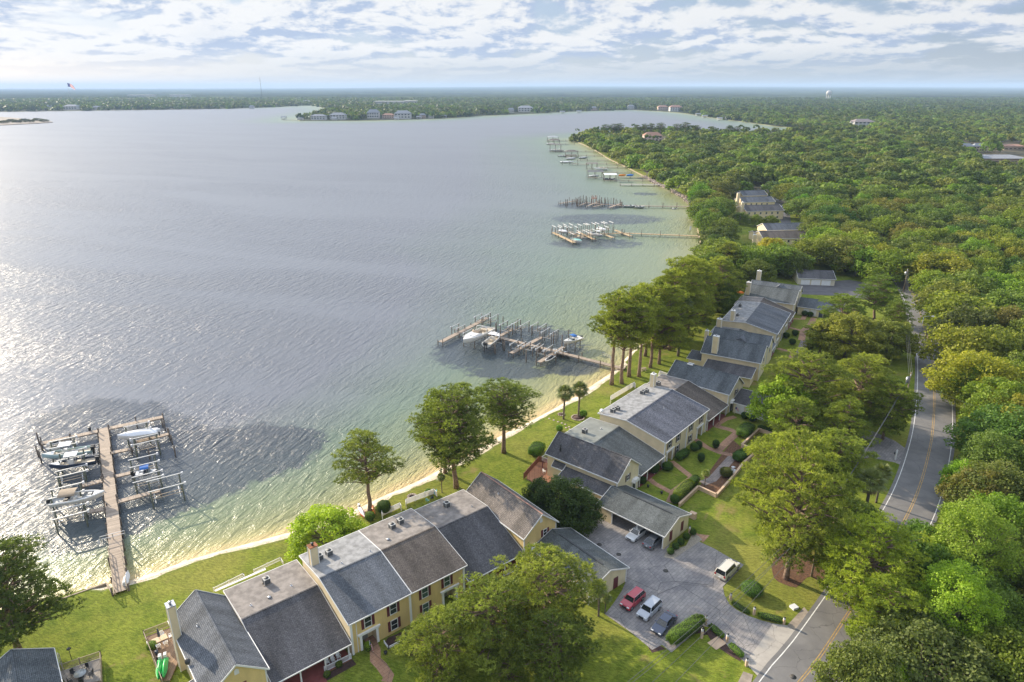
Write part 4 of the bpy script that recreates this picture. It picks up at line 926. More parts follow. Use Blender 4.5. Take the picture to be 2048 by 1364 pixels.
# ================================================================== trees
def leaf_mat(name, ca, cb_, tr=0.35, rough=0.6, sat=1.0):
    m, nt, b = newmat(name); L = nt.links.new
    at = nn(nt, 'ShaderNodeAttribute', attribute_name='tint').outputs['Fac']
    hu = nn(nt, 'ShaderNodeAttribute', attribute_name='hue').outputs['Color']
    oi = nn(nt, 'ShaderNodeObjectInfo')
    c = mixc(nt, at, ca, cb_)
    c = mixc(nt, 1.0, c, hu, 'MULTIPLY'); c = mixc(nt, 1.0, c, oi.outputs['Color'], 'MULTIPLY')
    L(c, b.inputs['Base Color']); b.inputs['Roughness'].default_value = rough; b.inputs['Specular IOR Level'].default_value = 0.25
    tl = nn(nt, 'ShaderNodeBsdfTranslucent'); L(mixc(nt, 1.0, c, (1.25,1.35,0.6), 'MULTIPLY'), tl.inputs['Color'])
    mx = nn(nt, 'ShaderNodeMixShader'); mx.inputs[0].default_value = tr
    L(b.outputs[0], mx.inputs[1]); L(tl.outputs[0], mx.inputs[2]); L(mx.outputs[0], nt.nodes['Material Output'].inputs[0])
    return m
M_PINE = leaf_mat('pine_needles', (0.085,0.115,0.028), (0.40,0.42,0.085), 0.36)
M_OAK = leaf_mat('broad_leaves', (0.075,0.103,0.026), (0.245,0.275,0.066), 0.36)
M_BARK = simple('pine_bark', (0.20,0.135,0.10), 0.95, 0.4, 3, bump=0.8, bscale=6)
M_BARK2 = simple('oak_bark', (0.14,0.115,0.09), 0.95, 0.35, 2, bump=0.6, bscale=6)
M_DEAD = simple('dead_fronds', (0.24,0.165,0.09), 0.95, 0.3, 2)

def leaf_mesh(name, T, tint, hue, mat, quads=False):
    """T: (n,3,3) triangles or (n,4,3) quads"""
    n, k = T.shape[0], T.shape[1]
    me = bpy.data.meshes.new(name); me.vertices.add(n*k); me.vertices.foreach_set('co', T.reshape(-1).astype(np.float32))
    me.loops.add(n*k); me.loops.foreach_set('vertex_index', np.arange(n*k, dtype=np.int32))
    me.polygons.add(n); me.polygons.foreach_set('loop_start', np.arange(0, n*k, k, dtype=np.int32)); me.polygons.foreach_set('loop_total', np.full(n, k, np.int32))
    me.update()
    a = me.attributes.new('tint', 'FLOAT', 'FACE'); a.data.foreach_set('value', tint.astype(np.float32))
    h = me.attributes.new('hue', 'FLOAT_COLOR', 'FACE'); h.data.foreach_set('color', np.concatenate([hue, np.ones((n,1))], 1).astype(np.float32).ravel())
    me.materials.append(mat); return me
def unit(v): return v/np.maximum(np.linalg.norm(v, axis=-1, keepdims=True), 1e-9)
def rdir(rs, n): return unit(rs.normal(size=(n,3)))
def blades(c, d, ln, wd, rs, quad=True):
    """thin blades from centres c along d"""
    n = len(c); s = unit(np.cross(d, rdir(rs, n))); 
    a = c+s*wd[:,None]*.5; b = c-s*wd[:,None]*.5; e = c+d*ln[:,None]
    return np.stack([a, b, e-s*wd[:,None]*.22, e+s*wd[:,None]*.22], 1)
def leafs(c, nrm, size, rs):
    n = len(c); t = unit(np.cross(nrm, rdir(rs, n))); u = np.cross(nrm, t)
    s = size[:,None]; return np.stack([c+t*s*.6, c+u*s*.42, c-t*s*.6, c-u*s*.42], 1)

def pine_crown(rs, h, base, rad, npuff, tufts=26, shape=0.8, flat=0.6, puffr=1.0):
    """returns puff centres and needles; crown from base to h"""
    P_ = []; tries = 0; ph0 = rs.uniform(0, 6)
    while len(P_) < npuff and tries < npuff*60:
        tries += 1
        t = rs.uniform(0, 1); z = base+(h-base)*t
        env = rad*(math.sin(math.pi*(0.16+0.78*t))**shape)*(1.0 if t < .8 else .92); a = rs.uniform(0, 2*math.pi)
        env *= 1+.22*math.sin(2*a+6*t+ph0)+.16*math.sin(3*a-9*t+2*ph0); r = env*math.sqrt(rs.uniform(.10, 1))
        p = np.array([r*math.cos(a), r*math.sin(a), z])
        if all(np.linalg.norm((p-q)*np.array([1,1,1.5])) > puffr*1.38 for q in P_): P_.append(p)
    P_ = np.array(P_); Q = []; TN = []
    for p in P_:
        pr = puffr*rs.uniform(.8, 1.35)
        tf = int(tufts*1.25); d = rdir(rs, tf); d[:,2] = np.abs(d[:,2])*.9-.22; d = unit(d); pt = rs.normal(0,.16)
        tc = p+d*np.array([1.12,1.12,flat*.85])*pr*rs.uniform(.35,1.0,(tf,1))
        k = 11
        c = np.repeat(tc, k, 0); dd = unit(rdir(rs, tf*k)*.9+np.repeat(d, k, 0)*.55+np.array([0,0,.35]))
        Q.append(blades(c, dd, rs.uniform(.24,.46,len(c)), rs.uniform(.06,.10,len(c)), rs))
        tt = np.clip(.5+pt+rs.normal(0,.13,tf), 0, 1)
        TN.append(np.repeat(tt, k)+rs.uniform(-.12,.12,len(c)))
    return P_, np.concatenate(Q), np.clip(np.concatenate(TN), 0, 1)
def trunk_mesh(rs, h, r0, lean, tips, base, sidefrac=.9, n=9, r_top=.06, droop=1.2):
    m = MB(); K = 9; pts = []
    bend = rs.normal(0, .012*h, (K+1, 2)); bend[0] = 0
    bend = np.cumsum(bend, 0)*.35
    for i in range(K+1):
        t = i/K; pts.append(Vector((lean[0]*t+bend[i,0], lean[1]*t+bend[i,1], -0.4+(h*sidefrac+.4)*t)))
    rad = [r0*(1.35 if i == 0 else 1-.0*i)*(1-(i/K)**1.3)+r_top for i in range(K+1)]
    m.tube(pts, rad, n)
    def at(z):
        for a, b in zip(pts[:-1], pts[1:]):
            if a.z <= z <= b.z: return a.lerp(b, (z-a.z)/(b.z-a.z))
        return pts[-1]
    for p in tips:
        p = Vector(p); dist = math.hypot(p.x, p.y)
        zs = min(max(p.z-dist*rs.uniform(.35,.75)-.2, base*.85), h*sidefrac-.1); s = at(zs)
        mid = s.lerp(p, .55)+Vector((rs.normal(0,.15), rs.normal(0,.15), dist*.06))
        r1 = .03+.018*dist; m.tube([s, mid, p], [r1*1.6, r1, .025], 5, cap=False)
    return m
def make_pine(seed, h, base, rad, npuff, r0=.28, tufts=26, shape=.8, puffr=1.0, limbs=True):
    rs = np.random.RandomState(seed)
    P_, Q, tn = pine_crown(rs, h, base, rad, npuff, tufts, shape, puffr=puffr)
    t = thing('pine_tree', '', 'pine tree')
    tips = P_ if limbs else P_[::2]
    obj('trunk', trunk_mesh(rs, h, r0, (0,0), [tuple(p-np.array([0,0,.3])) for p in tips], base), M_BARK, t, fix=False)
    obj('crown', leaf_mesh('crown', Q, tn, np.ones((len(Q),3)), M_PINE), None, t)
    return t
def make_broad(seed, h, rad, base, nclump, nleaf, clr, leaf, mat=None, name='oak_tree', cat='oak tree', weep=0.0, bark=None, r0=.35, light=0.0, umbrella=.0):
    rs = np.random.RandomState(seed); C_ = []; tries = 0
    while len(C_) < nclump and tries < nclump*80:
        tries += 1
        d = rdir(rs, 1)[0]
        if d[2] < -.45: continue
        k = rs.uniform(.55, 1.0)**.6
        lob = 1+.18*math.sin(3*math.atan2(d[1],d[0])+seed)+.12*math.sin(5*math.atan2(d[1],d[0])+2*seed)
        p = np.array([d[0]*rad*k*lob, d[1]*rad*k*lob, base+(h-base)*(.38+.62*d[2]*k)-clr*.4])
        if all(np.linalg.norm(p-q) > clr*.95 for q in C_): C_.append(p)
    C_ = np.array(C_); Q = []; TN = []
    for p in C_:
        cr_ = clr*rs.uniform(.75, 1.3); out = unit(p-np.array([0,0,base+(h-base)*.2]))
        d = rdir(rs, nleaf); d[:,2] += .25; d = unit(d)
        rr = cr_*(rs.uniform(0,1,(nleaf,1))**.35); c = p+d*np.array([1.05,1.05,.8])*rr
        if weep: c[:,2] -= weep*rs.uniform(0,1,nleaf)**2*2.0
        nr = unit(d*.55+rdir(rs, nleaf)*.75+np.array([0,0,.25]))
        Q.append(leafs(c, nr, leaf*rs.uniform(.6,1.3,nleaf), rs))
        ct = rs.normal(0, .13)
        TN.append(np.clip(.5+light+ct+rs.normal(0,.17,nleaf), 0, 1))
    Q = np.concatenate(Q); tn = np.concatenate(TN)
    t = thing(name, '', cat)
    m = MB(); zt = base+(h-base)*.25
    m.tube([(0,0,-.4),(rs.normal(0,.15),rs.normal(0,.15),zt*.5),(rs.normal(0,.2),rs.normal(0,.2),zt)], [r0*1.3, r0, r0*.8], 8)
    top = Vector((0,0,zt-.1))
    for p in C_[::2]:
        p = Vector(p); mid = top.lerp(p, .5)+Vector((rs.normal(0,.3),rs.normal(0,.3),-.2)); m.tube([top*.97, mid, p], [r0*.42, r0*.2, .04], 5, cap=False)
    obj('trunk', m, bark or M_BARK2, t, fix=False); obj('crown', leaf_mesh('crown', Q, tn, np.ones((len(Q),3)), mat or M_OAK), None, t)
    return t
def make_palm(seed, h, nf, fr, tall=False):
    rs = np.random.RandomState(seed); t = thing('palm_tree', '', 'palm tree')
    m = MB(); K = 8; lx, ly = rs.normal(0,.05*h,2)*.5
    m.tube([(lx*(i/K)**2, ly*(i/K)**2, -.3+(h+.3)*i/K) for i in range(K+1)], [(.27 if i==0 else .19) if not tall else (.32-.015*i) for i in range(K+1)], 9)
    obj('trunk', m, M_BARK2, t, fix=False)
    def fans(n, lo, hi, r_, green):
        Q = []; TN = []
        for i in range(n):
            a = i*2.39996+rs.uniform(-.2,.2); el = R(lo+(hi-lo)*((i+.5)/n)+rs.uniform(-8,8))
            dr = np.array([math.cos(a)*math.cos(el), math.sin(a)*math.cos(el), math.sin(el)])
            o = np.array([lx, ly, h+.0]); c = o+dr*r_*.5
            side = unit(np.cross(dr, [0,0,1.0])); up = np.cross(side, dr)
            # petiole
            Q.append(np.array([[o+side*.03, o-side*.03, c-side*.03, c+side*.03]])); TN.append([.3])
            for j in range(15):
                th = R(-100+200*j/14); bd = dr*math.cos(th)+side*math.sin(th)
                ln = r_*.62*(1-.25*abs(math.sin(th)))*rs.uniform(.85,1.1)
                mid = c+bd*ln*.6; tip = c+bd*ln+np.array([0,0,-.35*ln*(0.5+.5*math.cos(el))])
                w = side*math.cos(th)*.07-dr*math.sin(th)*.07
                Q.append(np.array([[c, mid-w*1.0, tip, mid+w*1.0]])); TN.append([np.clip(rs.normal(.55,.2),0,1)])
        return np.concatenate(Q), np.concatenate([np.array(x) for x in TN])
    Q, tn = fans(nf, -25, 82, fr, True)
    obj('crown', leaf_mesh('crown', Q, tn, np.ones((len(Q),3)), M_PALM), None, t)
    Q, tn = fans(int(nf*.45), -80, -38, fr*.8, False)
    obj('dead_fronds', leaf_mesh('dead_fronds', Q, tn, np.ones((len(Q),3)), M_DEAD), None, t)
    return t
M_PALM = leaf_mat('palm_fronds', (0.075,0.105,0.035), (0.21,0.235,0.085), 0.25, 0.45)

# ---- prototypes; each is used for the first tree of its kind and then copied
PINE = [make_pine(3, 20, 8.5, 4.4, 92, tufts=24), make_pine(5, 20, 9.5, 4.2, 66, tufts=24, shape=.7), make_pine(9, 20, 6.0, 4.8, 120, tufts=24), make_pine(14, 20, 11.5, 3.6, 50, tufts=22, shape=.6)]
DENSE = [make_pine(21, 20, 3.5, 5.8, 150, tufts=30, shape=.62, puffr=1.02), make_pine(23, 20, 4.5, 5.5, 135, tufts=30, shape=.7, puffr=1.0)]
OAK = [make_broad(1, 12, 6.3, 2.5, 95, 190, 1.35, .34), make_broad(2, 12, 5.8, 2.5, 85, 190, 1.3, .32, weep=.6), make_broad(4, 12, 6.8, 2.0, 105, 180, 1.4, .34)]
OAKM = [make_broad(31+i, 12, 6.2, 2.2, 60, 95, 1.6, .52, weep=.3*(i%2)) for i in range(4)]
LIME = [make_broad(8, 9, 4.6, 1.8, 62, 210, 1.05, .30, name='leafy_tree', cat='tree', light=.25)]
CYP = make_broad(12, 16, 4.6, 2.0, 130, 230, 1.05, .20, name='cypress_tree', cat='cypress tree', light=.22)
CEDAR = make_broad(16, 8, 2.3, .6, 60, 260, .75, .17, name='cedar_tree', cat='cedar tree')
MAGN = make_broad(18, 14, 6.2, 2.0, 100, 230, 1.25, .36, name='magnolia_tree', cat='magnolia tree', light=.1)
PALM = [make_palm(3, 6.2, 34, 2.0), make_palm(6, 6.4, 34, 2.0)]
WASH = make_palm(8, 16.5, 28, 1.9, True)
ALLP = []
def put(protos, x, y, h, label, group=None, col=(1,1,1), wide=1.0, hs=None):
    p = protos if not isinstance(protos, list) else protos[rnd.randrange(len(protos))]
    h0 = p.get('_h') or max((ch.dimensions.z for ch in p.children)); 
    if not p.get('_h'):
        hh = 0
        for ch in p.children:
            co = np.empty(len(ch.data.vertices)*3, np.float32); ch.data.vertices.foreach_get('co', co); hh = max(hh, float(co[2::3].max()))
        p['_h'] = hh; h0 = hh
        if p not in ALLP: ALLP.append(p)
    s = h/h0
    return place(p, 1, (x,y,0), rnd.uniform(0,6.28), label, group, (s*wide, s*wide, s), col)
def hsolve(x, y, vtop):
    lo, hi = .5, 45
    for _ in range(30):
        m = (lo+hi)/2
        if pix(x, y, m)[1] > vtop: lo = m
        else: hi = m
    return lo
def tree_at(protos, u, v, vtop, label, group=None, col=(1,1,1), wide=1.0):     # trunk foot and top, as seen
    x, y = G(u, v); return put(protos, x, y, hsolve(x, y, vtop), label, group, col, wide)
def tree_top(protos, u, vt, h, label, group=None, col=(1,1,1), wide=1.0):     # top and a plausible height
    x, y = G(u, vt, h*.97); return put(protos, x, y, h, label, group, col, wide)
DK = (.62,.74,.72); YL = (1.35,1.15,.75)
DENSE0, DENSE1 = DENSE
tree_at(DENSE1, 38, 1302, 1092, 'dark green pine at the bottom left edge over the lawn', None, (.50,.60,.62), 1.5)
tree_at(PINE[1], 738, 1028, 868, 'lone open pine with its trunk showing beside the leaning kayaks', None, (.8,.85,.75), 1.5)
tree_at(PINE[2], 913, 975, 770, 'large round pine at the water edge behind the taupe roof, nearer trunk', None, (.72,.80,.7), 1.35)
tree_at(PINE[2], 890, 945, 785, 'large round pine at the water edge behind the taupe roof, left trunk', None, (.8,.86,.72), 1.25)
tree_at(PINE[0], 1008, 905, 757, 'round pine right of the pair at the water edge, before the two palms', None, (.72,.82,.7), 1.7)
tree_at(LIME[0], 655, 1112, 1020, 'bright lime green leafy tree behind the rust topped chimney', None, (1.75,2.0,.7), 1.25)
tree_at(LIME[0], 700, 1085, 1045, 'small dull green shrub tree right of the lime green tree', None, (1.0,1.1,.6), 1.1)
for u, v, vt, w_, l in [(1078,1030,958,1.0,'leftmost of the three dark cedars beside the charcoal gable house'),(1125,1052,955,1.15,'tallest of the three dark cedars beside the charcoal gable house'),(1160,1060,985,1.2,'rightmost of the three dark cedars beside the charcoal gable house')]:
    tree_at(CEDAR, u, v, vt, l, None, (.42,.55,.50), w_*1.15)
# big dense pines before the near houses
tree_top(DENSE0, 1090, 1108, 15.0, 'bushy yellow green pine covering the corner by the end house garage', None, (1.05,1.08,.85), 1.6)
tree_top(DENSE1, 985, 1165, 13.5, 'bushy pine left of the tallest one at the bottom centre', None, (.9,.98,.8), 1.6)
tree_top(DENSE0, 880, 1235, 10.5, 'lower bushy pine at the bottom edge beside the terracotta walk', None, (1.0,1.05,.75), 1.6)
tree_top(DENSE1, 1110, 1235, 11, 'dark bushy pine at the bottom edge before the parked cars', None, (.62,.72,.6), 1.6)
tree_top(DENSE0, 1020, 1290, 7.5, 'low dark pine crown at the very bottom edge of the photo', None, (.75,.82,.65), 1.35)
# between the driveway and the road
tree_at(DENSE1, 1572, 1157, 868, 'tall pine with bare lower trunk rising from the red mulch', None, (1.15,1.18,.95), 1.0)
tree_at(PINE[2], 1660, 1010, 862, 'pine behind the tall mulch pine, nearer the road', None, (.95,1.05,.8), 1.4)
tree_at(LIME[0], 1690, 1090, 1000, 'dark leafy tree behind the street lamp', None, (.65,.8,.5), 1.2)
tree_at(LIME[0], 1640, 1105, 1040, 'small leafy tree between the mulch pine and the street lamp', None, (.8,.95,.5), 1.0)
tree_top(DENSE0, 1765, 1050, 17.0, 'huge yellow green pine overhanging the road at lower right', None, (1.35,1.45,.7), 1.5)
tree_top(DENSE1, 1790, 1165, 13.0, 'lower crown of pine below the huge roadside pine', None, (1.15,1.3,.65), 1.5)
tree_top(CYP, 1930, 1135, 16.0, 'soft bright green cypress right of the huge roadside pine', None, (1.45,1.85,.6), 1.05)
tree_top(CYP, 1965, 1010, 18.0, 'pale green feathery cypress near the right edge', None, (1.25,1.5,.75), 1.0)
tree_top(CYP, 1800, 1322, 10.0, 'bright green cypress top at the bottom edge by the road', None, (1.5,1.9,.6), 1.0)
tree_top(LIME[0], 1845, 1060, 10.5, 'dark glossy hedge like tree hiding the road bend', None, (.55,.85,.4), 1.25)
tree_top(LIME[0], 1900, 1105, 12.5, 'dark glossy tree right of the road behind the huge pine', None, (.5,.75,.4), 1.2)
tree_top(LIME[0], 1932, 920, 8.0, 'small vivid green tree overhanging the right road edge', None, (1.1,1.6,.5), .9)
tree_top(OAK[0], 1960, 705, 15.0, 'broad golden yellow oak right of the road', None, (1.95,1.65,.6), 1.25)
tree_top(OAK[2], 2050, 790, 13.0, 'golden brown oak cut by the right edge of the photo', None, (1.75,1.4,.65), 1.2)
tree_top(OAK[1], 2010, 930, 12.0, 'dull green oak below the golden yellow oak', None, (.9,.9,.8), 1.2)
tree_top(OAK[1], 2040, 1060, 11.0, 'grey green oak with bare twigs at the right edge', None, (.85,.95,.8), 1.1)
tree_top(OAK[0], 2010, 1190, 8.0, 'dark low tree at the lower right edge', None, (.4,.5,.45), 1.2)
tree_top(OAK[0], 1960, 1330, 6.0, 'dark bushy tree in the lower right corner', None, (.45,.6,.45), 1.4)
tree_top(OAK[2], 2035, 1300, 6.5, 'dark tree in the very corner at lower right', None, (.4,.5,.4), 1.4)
# mid row beyond the garden
tree_top(DENSE1, 1625, 705, 20.0, 'big grey green pine beyond the walled garden', None, (.95,1.0,.8), 1.5)
tree_top(DENSE0, 1735, 712, 18.0, 'big bushy pine beside the utility pole with the transformer', None, (1.05,1.08,.8), 1.5)
tree_top(DENSE1, 1790, 760, 15.0, 'dark pine along the road edge below the transformer', None, (.75,.85,.6), 1.3)
tree_at(LIME[0], 1560, 868, 748, 'light green feathery tree standing by the fence panels', None, (1.35,1.65,.6), .85)
tree_top(DENSE0, 1560, 872, 15.5, 'bright bushy pine crown standing before the walled garden', None, (1.25,1.28,.8), 1.3)
tree_top(PINE[2], 1650, 882, 14.0, 'bright pine crown right of the one before the walled garden', None, (1.15,1.25,.75), 1.5)
tree_top(MAGN, 1705, 628, 14.0, 'yellow flowered magnolia among the dark trees', None, (1.35,1.2,.75), 1.4)
tree_top(MAGN, 1785, 640, 12.0, 'magnolia right of the yellow flowered one, near the road', None, (1.2,1.15,.8), 1.3)
tree_top(PINE[2], 1765, 552, 16.0, 'round dark green pine near the upper road bend', None, (.6,.78,.62), 1.7)
tree_top(DENSE0, 1690, 590, 14.5, 'broad dark green tree left of the upper road bend', None, (.72,.86,.62), 1.6)
tree_top(DENSE0, 1600, 800, 13.0, 'dark bushy pine behind the feathery light green tree', None, (.8,.92,.65), 1.4)
tree_top(DENSE1, 1700, 800, 14.0, 'shaded pine before the road below the big bushy pine', None, (.8,.9,.6), 1.4)
tree_top(PINE[2], 1800, 600, 13.0, 'dark green tree at the left road edge past the magnolias', None, (.65,.78,.6), 1.4)
tree_top(DENSE1, 1650, 640, 11.0, 'grey green tree beside the far hedges', None, (.85,.95,.7), 1.5)
ORD = ['first','second','third','fourth','fifth','sixth','seventh','eighth','ninth','tenth','eleventh','twelfth','thirteenth','fourteenth','fifteenth','sixteenth','seventeenth','eighteenth']
for i, (u, v, vt) in enumerate([(1223,769,578),(1244,767,600),(1258,753,568),(1278,753,590),(1300,735,560),(1318,728,545),(1338,700,530),(1352,690,512),(1375,668,520),(1392,650,505),(1290,712,572),(1410,636,515),(1432,622,512),(1330,668,555)]):
    tree_at([PINE[3],PINE[1],PINE[0]][i % 3] if i < 5 else (DENSE[i % 2] if i % 3 != 1 else PINE[2]), u, v, vt+rnd.uniform(-8,22), ['leftmost tall pine of the shoreline grove, its trunk bare over the sand','second tall pine of the shoreline grove','third tall pine of the shoreline grove, forked low','stout trunked pine of the shoreline grove beside the picnic table'][i] if i < 4 else '%s shoreline pine in the dark grove, counting from the bare trunks at left' % ORD[i], None if i < 4 else 'pines of the shoreline grove', (1.05,1.08,.8), 1.25 if i < 4 else rnd.uniform(.95,1.3))
for k, (pr, u, vt, h, w_, col, l) in enumerate([(DENSE0,1345,560,13,1.3,(.95,1.0,.7),'low bushy pine filling the front of the shoreline grove'),(DENSE1,1400,540,14,1.4,(.9,1.0,.65),'bushy pine in the middle of the shoreline grove'),(OAK[0],1440,560,12,1.2,(.8,.95,.7),'dark oak behind the shoreline grove beside the far houses'),
  (DENSE1,1300,600,11,.9,(1.05,1.1,.75),'short leafy pine among the bare trunks of the grove'),(OAK[2],1425,505,14,1.2,(.75,.9,.65),'dark oak at the shoreward corner of the woods'),(OAK[1],1330,640,7,.8,(.85,1.0,.6),'low oak shrub under the shoreline pines'),(DENSE0,1460,485,15,1.3,(.95,.95,.7),'bushy crown at the end of the shoreline grove'),(MAGN,1545,475,14,1.0,(2.1,1.6,.7),'golden yellow flowering tree below the distant slate roofs'),(OAK[2],1700,480,14,1.35,(1.1,.95,.8),'very broad brownish oak beside the white garage doors'),(OAK[0],1655,430,13,1.1,(.6,.85,.7),'dark blue green oak right of the distant slate roofs'),
  (OAKM[0],1482,424,7,1.2,(.8,.95,.7),'low tree before the wall of the distant charcoal roof, left'),(OAKM[1],1512,429,7,1.2,(1.0,1.1,.7),'low tree before the wall of the distant charcoal roof, middle'),(OAKM[2],1542,431,7,1.2,(.8,.9,.6),'low tree before the wall of the distant charcoal roof, right'),(OAKM[3],1500,484,8,1.2,(.7,.85,.6),'low tree left of the yellow flowering tree'),(OAKM[0],1575,490,8,1.3,(.9,1.0,.6),'low tree right of the yellow flowering tree'),(OAKM[1],1615,488,8,1.3,(.7,.9,.6),'low tree before the end of the purple brown roof'),
  (OAK[1],1590,500,12,1.2,(.8,.85,.6),'olive oak hanging over the garage with white doors'),(OAK[0],1520,520,12,1.1,(.75,.8,.5),'dark olive oak behind the farthest chimneys')]):
    tree_top(pr, u, vt, h, l, None, col, w_)
tree_at(WASH, 1356, 712, 592, 'tall thin fan palm with a beard of dead fronds in the shoreline grove', None, (1,1,1), 1.35)
tree_at(PALM[0], 1127, 838, 768, 'left palm of the pair on the shore lawn', None, (.95,.95,.9), 1.12)
tree_at(PALM[1], 1157, 833, 762, 'right palm of the pair on the shore lawn, ringed with stones', None, (.95,.95,.9), 1.12)
tree_at(PALM[0], 1727, 1040, 935, 'taller palm at the road verge', None, (1.1,1.1,.9), 1.1)
tree_at(PALM[1], 1752, 1005, 925, 'shorter palm at the road verge behind the taller one', None, (1.05,1.05,.9), 1.0)
tree_at(PALM[1], 1700, 965, 890, 'dark palm in the shade by the second driveway', None, (.7,.75,.7), 1.1)
tree_at(PALM[0], 1197, 1232, 1160, 'small palm at the corner of the end house garage', None, (1.15,1.15,.9), .95)
tree_at(PALM[0], 1210, 1226, 1185, 'low palm leaning beside the red car', None, (1.05,1.1,.9), 1.0)
tree_at(PALM[1], 1409, 974, 938, 'small yellow green palm inside the zigzag garden wall', None, (1.5,1.5,1.0), 1.0)
tree_at(PALM[1], 884, 985, 945, 'slim palm before the round pines at the water edge', None, (.9,1,.8), .9)
tree_at(PALM[0], 1147, 283, 266, 'leftmost distant palm on the grassy point', None, (.35,.42,.4), .8)
tree_at(PALM[1], 1158, 283, 267, 'second distant palm on the grassy point', None, (.35,.42,.4), .8)

# ---- the woods: keep clear of water, roads, houses and of the big trees above
SX = np.array([(p.x,p.y) for p in shore]); RL = np.array([(p.x,p.y) for p in roadline])
BY = np.array([(p[0],p[1]) for p in bayl])
outl = np.array([(p[0],p[1]) for p in ground_outline])
def inside(poly, x, y):
    c = False; n = len(poly); j = n-1
    for i in range(n):
        xi, yi = poly[i]; xj, yj = poly[j]
        if (yi > y) != (yj > y) and x < (xj-xi)*(y-yi)/(yj-yi)+xi: c = not c
        j = i
    return c
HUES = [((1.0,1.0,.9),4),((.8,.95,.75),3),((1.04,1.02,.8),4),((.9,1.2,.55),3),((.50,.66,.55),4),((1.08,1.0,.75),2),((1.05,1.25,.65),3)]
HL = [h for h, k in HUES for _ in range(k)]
placed = []
view = []
def okspace(x, y, d):
    for (a, b) in placed:
        if (a-x)**2+(b-y)**2 < d*d: return False
    return True
# named clearings in the photo: roofs, courts
# what the photo shows between the crowns: (u0, v0, u1, v1, distance of its far side)
keep = [(1470,380,1556,426,500),(1484,436,1610,478,395),(1612,527,1688,575,318),(1690,560,1770,600,275),(1478,545,1600,600,290),(1590,590,1672,640,262),
   (1700,862,1836,960,150),(1285,262,1330,282,1150),(1700,236,1745,252,1500),(1922,284,1974,303,1000),(1960,305,2060,328,900),(1995,286,2060,299,1100),(1555,395,1580,425,470)]
for (u, v, w, h) in [(636,239,26,10),(600,239,10,5),(675,238,28,12),(746,236,22,16),(776,236,22,9),(805,237,30,15),(845,236,12,9),(1022,224,12,8),(1051,223,28,11),(1188,220,10,7),(1262,218,12,8),(1326,220,18,9),(1352,222,22,11),(140,219,22,8),(192,219,12,6),(98,217,10,6),(503,217,8,6)]:
    keep.append((u-w/2, v-h*1.0, u+w/2, v, G(u,v,1)[1]+12))
def hides(x, y, h, rad):
    u, vt = pix(x, y, h); _, vb = pix(x, y, h*.2); rpx = rad*FPX/math.hypot(x, y)*.85
    for (u0, v0, u1, v1, yf) in keep:
        if y < yf and u+rpx > u0 and u-rpx < u1 and vt < v1-(v1-v0)*.12 and vb > v0: return True
    return False
n_ind = 0
cand = []
# woods west of the road: between the shore and the road beyond the last row, and the woods east of the road
cy_ = RS.uniform(60, 700, 12000); cx__ = RS.uniform(30, 560, 12000)
ok = inside_v(outl, cx__, cy_); dS = mind(SX, cx__, cy_); dB = mind(BY, cx__, cy_); dR = mind(RL, cx__, cy_)
foot = []
for o in SC.objects:
    if o.parent is None and o.get('category') in ('townhouse','garage','carport','house'): foot.append(o.location.xy[:])
foot = np.array(foot); dF = mind(foot, cx__, cy_)
for i in range(12000):
    x, y = cx__[i], cy_[i]
    if not ok[i]: continue
    u, v = pix(x, y, 0)
    if u > 2300 or v > 1500: continue
    k = int(np.argmin((RL[:,1]-y)**2+(RL[:,0]-x)**2)); k = min(max(k,1),len(RL)-2); east = (x-RL[k,0])*(RL[k+1,1]-RL[k-1,1])-(y-RL[k,1])*(RL[k+1,0]-RL[k-1,0]) > 0
    if not east and not ((u < 1800 and v < 570) or (1380 < u < 1480 and v < 610)): continue
    if dF[i] < 11 and v > 440: continue
    cand.append((math.hypot(x, y), x, y, dS[i], dB[i], dR[i]))
cand.sort()
IND = []
for d, x, y, ds, db, dr in cand:
    rad = rnd.uniform(5.5, 12.0) if y > 120 else rnd.uniform(5,8)
    if ds < (rad*.7+1 if y < 330 else 2.5) or db < 8 or dr < (4.2+rad*.5 if y < 170 else 3.0+rad*.3) or not okspace(x, y, 5.0+rad*.58): continue
    h = rnd.uniform(8, 11)+rad*.45
    if hides(x, y, h, rad): continue
    placed.append((x, y)); IND.append((x, y, h, rad))
    if len(IND) >= 292: break
dmax = math.hypot(IND[-1][0], IND[-1][1])
for i, (x, y, h, rad) in enumerate(IND):
    col = rnd.choice(HL); u, v = pix(x, y, h)
    if x > 110 and y < 330 and rnd.random() < .5: col = (1.25,1.3,.65)
    d = math.hypot(x, y)
    tone = {0:'olive',1:'grey green',2:'brown tinted',3:'fresh green',4:'dark green',5:'russet tinted',6:'light green'}[[h for h, k in HUES].index(col)] if col in [h for h, k in HUES] else 'yellow green'
    kk = int(np.argmin((RL[:,1]-y)**2+(RL[:,0]-x)**2)); kk = min(max(kk,1),len(RL)-2); dr_ = math.hypot(RL[kk,0]-x, RL[kk,1]-y); ea = (x-RL[kk,0])*(RL[kk+1,1]-RL[kk-1,1])-(y-RL[kk,1])*(RL[kk+1,0]-RL[kk-1,0]) > 0
    size = 'small' if rad < 7 else ('broad' if rad > 9.5 else 'rounded')
    hor = 'beside the road' if dr_ < 14 else ('a row behind the road' if dr_ < 30 else ('deep in the right woods' if ea else 'between road and shore'))
    ver = 'by the near driveway' if y < 105 else 'by the road bend' if y < 150 else 'by the magnolias' if y < 200 else 'by the far garden' if y < 250 else 'by the white garage doors' if y < 310 else 'by the distant slate roofs' if y < 380 else 'past the distant slate roofs'
    nm = '%s %s oak %s, %s' % (size, tone, hor, ver)
    put(OAK if d < 200 else OAKM, x, y, h, nm, 'oaks of the woods around the road and shore', tuple(c*rnd.uniform(.85,1.15) for c in col), rad/6.2/(h/12))
